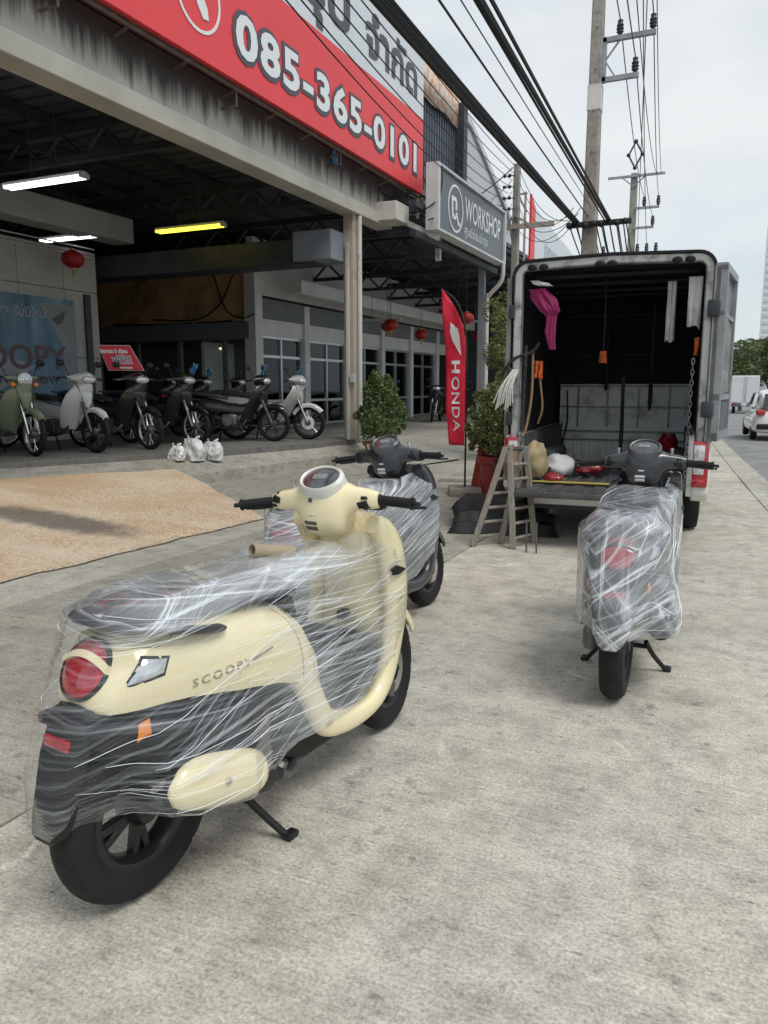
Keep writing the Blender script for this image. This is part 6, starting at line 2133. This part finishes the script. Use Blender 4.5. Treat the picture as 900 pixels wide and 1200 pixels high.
def make_bike(label, front, rz, paint, group=None, steer=0.0, cast=False, rimm='metal', retro=False, cover=None, fender=None, z=0.40, disc=None):
    d = Vector((math.cos(rz), math.sin(rz), 0))
    f = Vector((front[0], front[1], 0))
    SC = 1.14
    r_ = f - d * 1.22 * SC
    root = thing('motorcycle', label, 'motorcycle', (r_.x, r_.y, z), rz, group, rx=rad(-4))
    root.scale = (SC, SC, SC)
    bl = M['black_pl']
    fender = fender or paint
    spoke_wheel(root, (0, 0, .285), .285, .075, None, cast, rimm)
    piv = T(1.03, 0, .8)
    St = piv @ Matrix.Rotation(steer, 4, Vector((-.42, 0, .91)).normalized()) @ piv.inverted()
    fw = spoke_wheel(root, (1.22, 0, .282), .282, .068, St, cast, rimm)
    if disc: MB().ring([(.05, 0), (.11, 0), (.11, .005), (.05, .005)], 30, St @ T(1.22, 0, .282) @ YAX @ T(0, 0, -.05)).build('brake_disc', disc, fw)
    fk = MB()
    for s in (-1, 1):
        fk.tube([St @ Vector((1.04, s * .068, .72)), St @ Vector((1.13, s * .07, .50)), St @ Vector((1.22, s * .07, .282))], [.022, .024, .016], 8)
    fk.build('fork', M['metal'] if not cast else M['dmetal'], root)
    rings = []
    for i in range(14):
        a = rad(38 + 112 * i / 13)
        hw = .055 if i > 1 else .035
        ring = []
        for hh, dr in ((-hw, -.04), (-hw, .0), (-hw * .6, .022), (0, .03), (hw * .6, .022), (hw, .0), (hw, -.04), (hw * .85, -.04), (hw * .8, -.002), (0, .02), (-hw * .8, -.002), (-hw * .85, -.04)):
            rr = .298 + dr
            ring.append(St @ Vector((1.22 + rr * math.cos(a), hh, .282 + rr * math.sin(a))))
        rings.append(ring)
    MB().loft(rings).build('front_fender', fender, root)
    # front cover between fork and headlight
    MB().loft([[Vector((xf_ + dx, yy * w_, z_)) for dx, yy in ((-.10, -1), (-.02, -.85), (.03, -.4), (.045, 0), (.03, .4), (-.02, .85), (-.10, 1), (-.10, 0))] for z_, xf_, w_ in ((.60, 1.075, .05), (.68, 1.09, .10), (.78, 1.085, .135), (.88, 1.06, .13), (.93, 1.03, .09))]).build('front_cover', paint, root, ang=45)
    # leg shield with a spear-like lower edge
    rings = []
    for z_, xe, w in ((.30, .70, .10), (.40, .75, .16), (.52, .82, .21), (.64, .89, .235), (.74, .95, .225), (.84, 1.0, .16), (.90, 1.02, .10)):
        ring = []
        for q in range(9):
            f_ = -1 + q / 4
            ring.append(Vector((xe + .15 * (1 - abs(f_) ** 1.6), f_ * w, z_ + .02 * abs(f_))))
        for q in range(9):
            f_ = 1 - q / 4
            ring.append(Vector((xe - .015 + .13 * (1 - abs(f_) ** 1.6), f_ * w, z_ + .02 * abs(f_))))
        rings.append(ring)
    MB().loft(rings).build('leg_shield', paint, root, ang=40)
    for s in (-1, 1):
        MB().prism([(0, 0), (.10, .035), (.14, .02), (.06, -.02)], -.006, .006, T(.99, s * .125, .755) @ Matrix.Rotation(s * -.9, 4, 'Z') @ XZ).build('indicator', M['clear_lens'], root)
    for s in (-1, 1):
        MB().prism([(0, 0), (.05, .10), (.10, .20), (.07, .08)], -.005, .005, T(.80, s * .17, .52) @ Matrix.Rotation(s * -.55, 4, 'Z') @ XZ).build('shield_trim', M['alu'] if paint is M['gloss_blk'] else bl, root)
        MB().tube(smooth_path([St @ Vector((.98, s * .16, .97)), St @ Vector((1.06, s * .13, .88)), St @ Vector((1.09, s * .08, .70)), St @ Vector((1.17, s * .06, .40))], 4), .005, 5).build('control_cable', bl, root)
    # body, seat, tail
    BS = [(-.52, .70, .75, .035), (-.40, .64, .76, .075), (-.2, .56, .75, .105), (.05, .50, .73, .115), (.30, .48, .68, .10), (.50, .47, .62, .085), (.72, .46, .60, .07), (.86, .50, .64, .06)]
    MB().loft([tail_ring(zb, zt, w, x) for x, zb, zt, w in stations(BS, 12)]).build('body_cover', paint, root, ang=50)
    SS = [(-.46, .755, .80, .07), (-.30, .75, .825, .11), (-.05, .735, .81, .12), (.12, .72, .785, .115), (.35, .69, .77, .10), (.48, .67, .72, .06)]
    MB().loft([tail_ring(zb, zt, w, x) for x, zb, zt, w in stations(SS, 10)]).build('seat', M['seat'], root, ang=55)
    MB().box((-.54, 0, .72), (.05, .14, .06), bev=.015).build('tail_light', M['red_lens'], root)
    MB().tube(smooth_path([(-.35, -.10, .77), (-.55, -.08, .80), (-.58, 0, .80), (-.55, .08, .80), (-.35, .10, .77)], 4), .012, 8).build('grab_rail', M['dmetal'], root)
    rf = []
    for i in range(8):
        a = rad(70 + 85 * i / 7)
        rr = .34
        rf.append([Vector((rr * math.cos(a), -.06, .285 + rr * math.sin(a))), Vector((rr * math.cos(a) * 1.05, 0, .285 + rr * 1.05 * math.sin(a))), Vector((rr * math.cos(a), .06, .285 + rr * math.sin(a))), Vector((rr * .98 * math.cos(a), 0, .285 + rr * math.sin(a)))])
    MB().loft(rf).build('rear_fender', bl, root)
    en = MB().box((.52, 0, .34), (.26, .22, .20), bev=.04)
    en.lathe([(.02, -.13), (.085, -.13), (.095, -.10), (.095, .10), (.085, .13), (.02, .13)], 18, T(.50, 0, .33) @ YAX)
    en.tube([(.62, 0, .36), (.82, 0, .40)], .07, 12)
    en.build('engine', M['dmetal'], root)
    MB().tube(smooth_path([(.80, -.05, .36), (.70, -.12, .24), (.40, -.15, .22), (.0, -.16, .27), (-.30, -.16, .34), (-.45, -.16, .38)], 4), [.018] * 12 + [.04] * 8 + [.03], 12).build('exhaust', M['dmetal'] if not cast else bl, root)
    MB().box((.26, .09, .30), (.52, .03, .09), bev=.012).build('chain_case', bl, root)
    for s in (-1, 1):
        MB().tube([(-.05, s * .12, .30), (.02, s * .125, .60)], .026, 8).build('shock_absorber', M['dmetal'], root)
        MB().tube([(.42, s * .10, .25), (.42, s * .27, .26)], .014, 8).build('foot_peg', M['rubber'], root)
    MB().tube([(.35, .10, .22), (.28, .26, -.02)], .012, 6).build('side_stand', bl, root)
    # handlebar unit
    if retro:
        MB().loft([[St @ p for p in superring(cx, cz, rx, rz_, y, 16, 2.2)] for y, cx, cz, rx, rz_ in ((-.22, .98, .985, .02, .02), (-.11, .99, .98, .03, .035), (-.06, 1.0, .97, .07, .075), (0, 1.01, .965, .085, .085), (.06, 1.0, .97, .07, .075), (.11, .99, .98, .03, .035), (.22, .98, .985, .02, .02))]).build('handlebar_cowl', paint, root)
        hl = MB().lathe([(.07, -.05), (.085, 0), (.08, .02), (.05, .035), (.004, .042)], 24, St @ T(1.075, 0, .955) @ XAX).build('headlight', M['clear_lens'], root)
        MB().ring([(.083, -.02), (.094, -.02), (.092, .012), (.083, .014)], 28, St @ T(1.075, 0, .955) @ XAX).build('headlight_rim', M['metal'], hl)
        for s in (-1, 1):
            MB().sphere(St @ Vector((1.06, s * .15, .90)), .035, 10, 8).build('indicator', M['amber'], root)
    else:
        MB().loft([[St @ p for p in superring(cx, cz, rx, rz_, y, 16, 2.4)] for y, cx, cz, rx, rz_ in ((-.22, .96, .985, .02, .02), (-.15, 1.0, .985, .06, .04), (-.09, 1.03, .98, .105, .066), (0, 1.045, .99, .125, .080), (.09, 1.03, .98, .105, .066), (.15, 1.0, .985, .06, .04), (.22, .96, .985, .02, .02))]).build('handlebar_cowl', paint, root)
        MB().sphere((0, 0, 0), 1, 16, 10, (.060, .112, .056), St @ T(1.125, 0, .965) @ Matrix.Rotation(.35, 4, 'Y')).build('headlight', M['clear_lens'], root)
    for s in (-1, 1):
        MB().tube([St @ Vector((.97, s * .20, .985)), St @ Vector((.93, s * .345, .975))], .017, 8).build('grip', M['rubber'], root)
        MB().tube(smooth_path([St @ Vector((1.0, s * .19, .98)), St @ Vector((1.02, s * .25, .972)), St @ Vector((.99, s * .33, .965))], 3), .007, 6).build('lever', M['dmetal'], root)
        MB().tube(smooth_path([St @ Vector((.97, s * .18, 1.0)), St @ Vector((.96, s * .22, 1.10)), St @ Vector((.95, s * .27, 1.16))], 3), .006, 6).build('mirror_stalk', bl, root)
        MB().sphere((0, 0, 0), 1, 12, 8, (.022, .062, .042), St @ T(.95, s * .29, 1.175)).build('mirror', bl, root)
    if cover:
        rng = random.Random(int(abs(front[1]) * 100))
        for s in (1,):
            vs = []
            for i in range(6):
                for j in range(6):
                    vs.append(St @ Vector((.93 + .03 * rng.random() + .02 * j, s * .24 + (i - 2.5) * .026 + .02 * rng.random(), 1.05 + j * .030 + .035 * rng.random())))
            fs = [(i * 6 + j, (i + 1) * 6 + j, (i + 1) * 6 + j + 1, i * 6 + j + 1) for i in range(5) for j in range(5)]
            o = MB().add(vs, fs).build('mirror_wrapper', cover, root, fix=False)
            mdf = o.modifiers.new('thick', 'SOLIDIFY'); mdf.thickness = .003
    return root


B = M['gloss_blk']
make_bike('sage green retro motorcycle with chrome round headlight in the showroom row', (-9.17, 7.96), rad(-6), M['bike_grn'], None, rad(-8), retro=True)
make_bike('white motorcycle with black spoked alloy wheels beside the green one', (-8.80, 8.77), rad(-2), M['bike_wht'], None, rad(-6), cast=True, rimm='rim_blk')
make_bike('black motorcycle with bright spokes carrying the red price card', (-8.51, 9.62), rad(0), B, None, rad(-10))
make_bike('black motorcycle with bright spokes just right of the one with the red card', (-8.46, 10.72), rad(2), B, None, rad(-6), cover=M['blue_pl'])
make_bike('black motorcycle turned side-on behind the white plastic bags', (-7.72, 12.05), rad(24), B, None, rad(-14), cast=True, rimm='rim_blk', cover=M['blue_pl'])
make_bike('pale grey motorcycle with a white front fender next to the post', (-7.40, 12.78), rad(22), M['bike_gry'], None, rad(-12), rimm='rim_blk', cover=M['blue_pl'], fender=M['bike_wht'], disc=M['print_w'])
make_bike('dark red motorcycle parked along the poster wall behind the row', (-11.0, 9.0), rad(80), M['bike_red'], None, rad(0))
LB = 'black motorcycle in the dim second row before the shopfront'
for i, (x, y, a) in enumerate(((-10.3, 12.6, 8), (-10.2, 13.5, 5), (-10.0, 14.5, 12))):
    make_bike(LB, (x, y), rad(a), B, 'second row motorcycles', rad(-5), cast=True, rimm='rim_blk', cover=M['blue_pl'] if i == 1 else None)
far = make_bike('dark motorcycle standing deep in the workshop bay', (-8.3, 24.0), rad(-60), B, 'motorcycles deep in the workshop bay', rad(10), z=.26)
for x, y, a in ((-7.6, 24.6, -70), (-6.9, 25.2, -50), (-9.2, 24.8, -80), (-9.9, 20.4, -30)):
    c = copy_tree(far)
    c.location = (x, y, .26)
    c.rotation_euler = (rad(-4), 0, rad(a))
    if x == -9.9: c['label'] = 'dark motorcycle parked outside the glazed office wall'; c['group'] = None; del c['group']

# red price card on the black bike
pc = thing('price_card', 'red price card with blue and white lettering propped on a black motorcycle', 'sign', (-9.0, 9.60, 1.66), rad(90 - 52), rx=rad(0))
pc.scale = (.88, .88, .88)
MB().prism([(-.36, .44), (.17, .44), (.40, .0), (-.20, .0)], -.008, .008, Matrix.Rotation(rad(78), 4, 'X')).build('card', mat('card red', (.62, .03, .05), .5), pc)
MB().prism([(-.375, .455), (.178, .455), (.42, -.012), (-.208, -.012)], -.012, -.0085, Matrix.Rotation(rad(78), 4, 'X')).build('border', mat('card border', (.75, .55, .55), .5), pc)
for txt, x0, x1, y0, y1, m in (('ออกรถ 0 เดือน', -.27, .20, .30, .38, M['print_w']), ('ฟรี!!', -.12, .22, .10, .28, M['print_w']), ('ฟรี!!', -.105, .205, .115, .265, mat('card blue', (.05, .05, .25), .5))):
    vs, fs = text_mesh(txt, 1.0, 0.05 if m is M['print_w'] else 0.0)
    vs = fit(vs, x0, x1, y0, y1)
    k = .010 if m is M['print_w'] else .012
    vs = [Vector((v.x + (.22 - v.y) * .32 - .03, v.y, k)) for v in vs]
    MB().add(vs, fs, Matrix.Rotation(rad(78), 4, 'X')).build('lettering', m, pc, fix=False)
MB().box((.10, -.01, .035), (.22, .003, .03), Matrix.Rotation(rad(-12), 4, 'X')).build('print_strip', M['print_w'], pc)


# ================================================================ BAGS, POTS, FLAG, LADDER, MATS
I4 = Matrix.Identity(4)


def bag(x, y, z, r, seed, label):
    t = thing('plastic_bag', label, 'bag', (x, y, z))
    vs, fs = [], []
    n, k = 56, 36
    for i in range(k + 1):
        v = i / k
        for q in range(n):
            a = q * 2 * PI / n
            rr = r * (0.92 + 0.12 * math.sin(v * PI)) * (1 - 0.30 * v ** 3)
            sq = 1 / max(abs(math.cos(a)), abs(math.sin(a))) ** 0.6
            p = Vector((rr * sq * math.cos(a), rr * sq * 0.62 * math.sin(a), r * 1.75 * v))
            e = noise.noise(Vector((p.x * 9, p.y * 9, p.z * 7 + seed))) * .04 - abs(noise.noise(Vector((p.x * 16 + seed, p.y * 16, p.z * 9)))) * .045 - abs(noise.noise(Vector((p.x * 34 + seed, p.y * 34, p.z * 20)))) * .02
            p += Vector((math.cos(a), math.sin(a), .35 * v)) * e
            vs.append(p)
    for i in range(k):
        for q in range(n):
            e = (q + 1) % n
            fs.append((i * n + q, i * n + e, (i + 1) * n + e, (i + 1) * n + q))
    fs.append(tuple(range(n)))
    fs.append(tuple(k * n + q for q in reversed(range(n))))
    MB().add(vs, fs).build('sack', M['plastic_bag'], t, ang=50)
    for s in (-1, 1):
        MB().tube(smooth_path([(s * r * .4, 0, r * 1.65), (s * r * .6, .02, r * 1.95), (s * r * .3, -.02, r * 1.78)], 4), .012, 6, flat=.4).build('handle', M['plastic_bag'], t)
    return t


bag(-7.49, 9.44, .285, .19, 3, 'wide crumpled white plastic bag on the apron edge')
bag(-7.33, 9.70, .276, .165, 11, 'upright white plastic bag to the right of the crumpled one')
bag(-7.62, 9.20, .30, .13, 23, 'small sagging white plastic bag leaning on the crumpled one')


def bush(name, label, x, y, z, w, h, pot_r, pot_h, pm, lm, n, size, seed, tall=False):
    rng = random.Random(seed)
    t = thing(name, label, 'plant', (x, y, z))
    MB().lathe([(pot_r * .7, 0), (pot_r * .92, pot_h * .8), (pot_r * 1.05, pot_h * .82), (pot_r * 1.05, pot_h), (pot_r * .9, pot_h), (pot_r * .88, pot_h * .85), (.01, pot_h * .85)], 28).build('pot', pm, t)
    tr = MB()
    blobs = []
    for i in range(26):
        a = rng.uniform(0, 6.28)
        f = rng.random()
        rad_ = w * .5 * (0.28 + .72 * math.sin(min(1, f * .85 + .22) * PI) ** .8) * .64
        c = Vector((rad_ * math.cos(a), rad_ * math.sin(a), pot_h + h * (.12 + .76 * f)))
        b = w * rng.uniform(.12, .19)
        blobs.append((c, (b, b, b)))
        tr.tube([(0, 0, pot_h * .8), Vector((c.x * .4, c.y * .4, pot_h + h * .15)), c], [.014, .010, .004], 5)
    for i in range(34):        # loose shoots that break the outline
        a = rng.uniform(0, 6.28)
        f = rng.uniform(.1, 1.0)
        rr = w * .5 * (0.30 + .70 * math.sin(min(1, f * .85 + .2) * PI) ** .8)
        c = Vector((rr * math.cos(a), rr * math.sin(a), pot_h + h * f * 1.02))
        blobs.append((c, (w * .05, w * .05, w * .07)))
        tr.tube([(c.x * .3, c.y * .3, pot_h + h * f * .6), c], [.006, .003], 4)
    tr.build('stem', M['bark'], t)
    blobs += [(Vector((0, 0, pot_h + h * .45)), (w * .33, w * .33, h * .38))] * 6 + [(Vector((0, 0, pot_h + h * .30)), (w * .42, w * .42, h * .25))] * 6
    vs, fs = leaves(n, blobs, size, seed)
    MB().add(vs, fs).build('foliage', lm, t, fix=False)
    return t


bush('potted_bush', 'dense rounded green bush in a terracotta pot near the showroom post', -5.92, 12.8, .06, .90, 1.20, .30, .34, M['terracotta'], M['leaf'], 9500, .032, 5)
bush('potted_bush', 'loose yellowish bush in a red pot beside the truck', -2.76, 9.5, .0, .74, 1.02, .22, .52, M['pot_red'], M['leaf2'], 5200, .034, 8)
bush('potted_bush', 'leafy bush in a dark pot tight against the truck box side', -2.42, 9.0, .0, .62, 1.0, .2, .5, M['black_pl'], M['leaf2'], 3200, .034, 12)
# red cone base by the second bush
tc_ = thing('traffic_cone', 'faded red traffic cone standing left of the yellowish bush', 'cone', (-3.02, 9.75, 0))
MB().box((0, 0, .03), (.40, .40, .05), bev=.01).build('base', M['pot_red'], tc_)
MB().lathe([(.15, .05), (.07, .5), (.04, .68), (.03, .68)], 20).build('cone', M['pot_red'], tc_)
bk = thing('basket', 'small pale woven basket beside the terracotta pot', 'basket', (-5.50, 12.85, .04))
MB().lathe([(.13, 0), (.17, .22), (.18, .24), (.165, .24), (.15, .20), (.12, .02)], 20).build('shell', M['white_old'], bk)
for q in range(5):
    MB().ring([(.140 + q * .0085, .02 + q * .045), (.150 + q * .0085, .02 + q * .045), (.150 + q * .0085, .045 + q * .045), (.140 + q * .0085, .045 + q * .045)], 20).build('weave', M['box_grey'], bk)

# climbing tree by the downpipe
ct = thing('climbing_tree', 'straggly climbing tree growing up beside the workshop downpipe', 'tree', (-4.05, 14.6, 0))
rng = random.Random(77)
tr = MB()
blobs = []
for i in range(30):
    f = rng.random()
    a = rng.uniform(0, 6.28)
    c = Vector((.50 * (1 - .3 * f) * rng.uniform(.1, 1) * math.cos(a), .6 * rng.uniform(.1, 1) * math.sin(a), .9 + 2.35 * f))
    b = rng.uniform(.14, .30)
    blobs.append((c, (b, b, b * 1.3)))
    tr.tube(smooth_path([(0, 0, 0), (.05 * math.sin(i), .05 * math.cos(i), .8), Vector((c.x * .5, c.y * .5, c.z * .75)), c], 3), [.03] * 3 + [.018] * 4 + [.005] * 3, 5)
tr.build('trunk', M['bark'], ct)
vs, fs = leaves(6500, blobs, .036, 31)
MB().add(vs, fs).build('crown', M['leaf2'], ct, fix=False)

# ---- feather flag
fg = thing('feather_flag', 'tall red feather flag with white lettering on a dark pole', 'flag', (-3.17, 9.5, 0), rad(0))
MB().box((0, 0, .05), (.42, .42, .10), rz=.4, bev=.015).build('base', M['apron'], fg)
pp = smooth_path([(0, 0, .08), (.0, 0, 1.2), (-.01, 0, 1.9), (-.06, 0, 2.25), (-.17, 0, 2.48), (-.36, 0, 2.62)], 5)
MB().tube(pp, .013, 8).build('pole', M['rim_blk'], fg)


def flag_y(u, v):
    return .035 * math.sin(v * 5 + u * 2.2) * u + .02 * noise.noise(Vector((u * 3, v * 5, 2)))


FZ0, FZ1 = .64, 2.60
def flag_pt(u, z, off=0.0):
    """u=0 at the pole, 1 at the free edge"""
    xp = -.012
    if z > 1.9:
        f = (z - 1.9) / .72
        xp = -.012 - .33 * f ** 1.9
    xf = -.23 - .11 * ((z - .64) / 1.96)
    if z > 2.0: xf = min(xf, xp)
    x = xp + (xf - xp) * u
    return Vector((x, -.012 - flag_y(u, z) + off, z))


vs, fs = [], []
nu, nv = 8, 40
for j in range(nv + 1):
    z = FZ0 + (FZ1 - FZ0) * j / nv
    for i in range(nu + 1):
        vs.append(flag_pt(i / nu, z))
for j in range(nv):
    for i in range(nu):
        a = j * (nu + 1) + i
        fs.append((a, a + 1, a + nu + 2, a + nu + 1))
o = MB().add(vs, fs).build('cloth', M['flag'], fg, fix=False, ang=80)
mdf = o.modifiers.new('thick', 'SOLIDIFY'); mdf.thickness = .003; mdf.offset = 0
vs, fs = text_mesh('ONDA', 1.0, .012, 0, 1.12)
vs = fit(vs, .225, 1, 0, 1)
for x0_, x1_, y0_, y1_ in ((0, .05, 0, 1), (.125, .175, 0, 1), (.05, .125, .41, .59)):     # the H as three bars
    n0 = len(vs)
    vs += [Vector((x0_ + (x1_ - x0_) * a_, y0_ + (y1_ - y0_) * b_, 0)) for a_ in (0, 1) for b_ in (0, .25, .5, .75, 1)]
    fs += [(n0 + q, n0 + q + 1, n0 + q + 6, n0 + q + 5) for q in range(4)]
out = []
for v in vs:            # text runs down the flag, its top towards the pole
    z = 1.72 - v.x * .90
    out.append(flag_pt(.68 - v.y * .40, z, -.006))
MB().add(out, fs).build('lettering', M['print_w'], fg, fix=False)
wing = [(.30, 2.16), (.62, 2.20), (.72, 2.06), (.60, 1.98), (.30, 1.76), (.40, 2.0)]
wing = [(.62, 2.20), (.30, 2.12), (.22, 1.78), (.62, 1.96), (.72, 2.08)]
fine = []
for i in range(len(wing)):
    a, b = wing[i], wing[(i + 1) % len(wing)]
    for q in range(5):
        fine.append((a[0] + (b[0] - a[0]) * q / 5, a[1] + (b[1] - a[1]) * q / 5))
c = (sum(p[0] for p in fine) / len(fine), sum(p[1] for p in fine) / len(fine))
MB().add([flag_pt(p[0], p[1], -.006) for p in fine] + [flag_pt(c[0], c[1], -.006)], [(i, (i + 1) % len(fine), len(fine)) for i in range(len(fine))]).build('emblem', M['print_w'], fg, fix=False)

# ---- folding ladder: four splayed rails and their rungs
ld = thing('step_ladder', 'low grey wooden folding ladder standing open by the truck', 'ladder', (-1.80, 6.42, 0))
top = .87
FEET = {(-1, 0): (-.235, -.07), (-1, 1): (-.05, .15), (1, 0): (.115, -.03), (1, 1): (.225, .30)}
TOPS = {(-1, 0): (-.005, .10), (-1, 1): (.095, .26), (1, 0): (.03, .10), (1, 1): (.13, .26)}
for sx in (-1, 1):
    ends = []
    for k in (0, 1):
        a0 = Vector((*FEET[sx, k], 0)); a1 = Vector((*TOPS[sx, k], top))
        MB().bar(a0, a1, .048, .042, (0, 1, 0)).build('rail', M['wood'], ld, bevel=.005)
        ends.append((a0, a1))
    for q in range(6):
        f = .10 + q * .145
        MB().tube([ends[0][0].lerp(ends[0][1], f), ends[1][0].lerp(ends[1][1], f)], .014, 8).build('rung', M['wood'], ld)
MB().tube([(.01, .08, top - .02), (.12, .28, top - .02)], .018, 8).build('hinge_bar', M['dmetal'], ld)
for x in (-1.545, -1.46):
    tag(MB().tube([(x, 6.30, 0), (x - .01, 6.32, .26)], .008, 6).build('iron_peg', M['dmetal']), 'thin iron peg standing beside the ladder foot', 'peg', 'iron pegs by the ladder')

# ---- black folded mats
def matpile(x, y, z, w, d, h, rz, seed, label):
    vs, fs = [], []
    n, k = 24, 14
    for i in range(n + 1):
        for j in range(k + 1):
            u, v = i / n - .5, j / k - .5
            e = 1 + .06 * noise.noise(Vector((i * .3, j * .3, seed)))
            edge = min(.5 - abs(u), .5 - abs(v))
            zz = h * min(1, edge * 14) ** .5 + .022 * noise.noise(Vector((u * 5, v * 5, seed)))
            vs.append(Vector((u * w * e, v * d * e, max(0, zz))))
    for i in range(n):
        for j in range(k):
            a = i * (k + 1) + j
            fs.append((a, a + k + 1, a + k + 2, a + 1))
    o = MB().add(vs, fs, T(x, y, z) @ Matrix.Rotation(rz, 4, 'Z')).build('folded_tarp', M['tarp'], fix=False, ang=50)
    return tag(o, label, 'tarp')


matpile(-2.02, 7.35, .004, 1.05, .85, .10, .2, 1, 'lowest folded black tarp lying flat on the ground behind the ladder')
matpile(-2.10, 7.45, .10, .95, .75, .09, .35, 4, 'middle folded black tarp in the heap behind the ladder')
matpile(-2.18, 7.50, .18, .78, .6, .10, .1, 8, 'topmost folded black tarp of the heap behind the ladder')
pal = thing('wooden_board', 'pale concrete offcut lying on the ground behind the flag base', 'offcut', (-3.55, 10.9, 0))
MB().box((0, 0, .03), (.9, .25, .06), rz=.3, bev=.01).build('block', M['kerb'], pal)
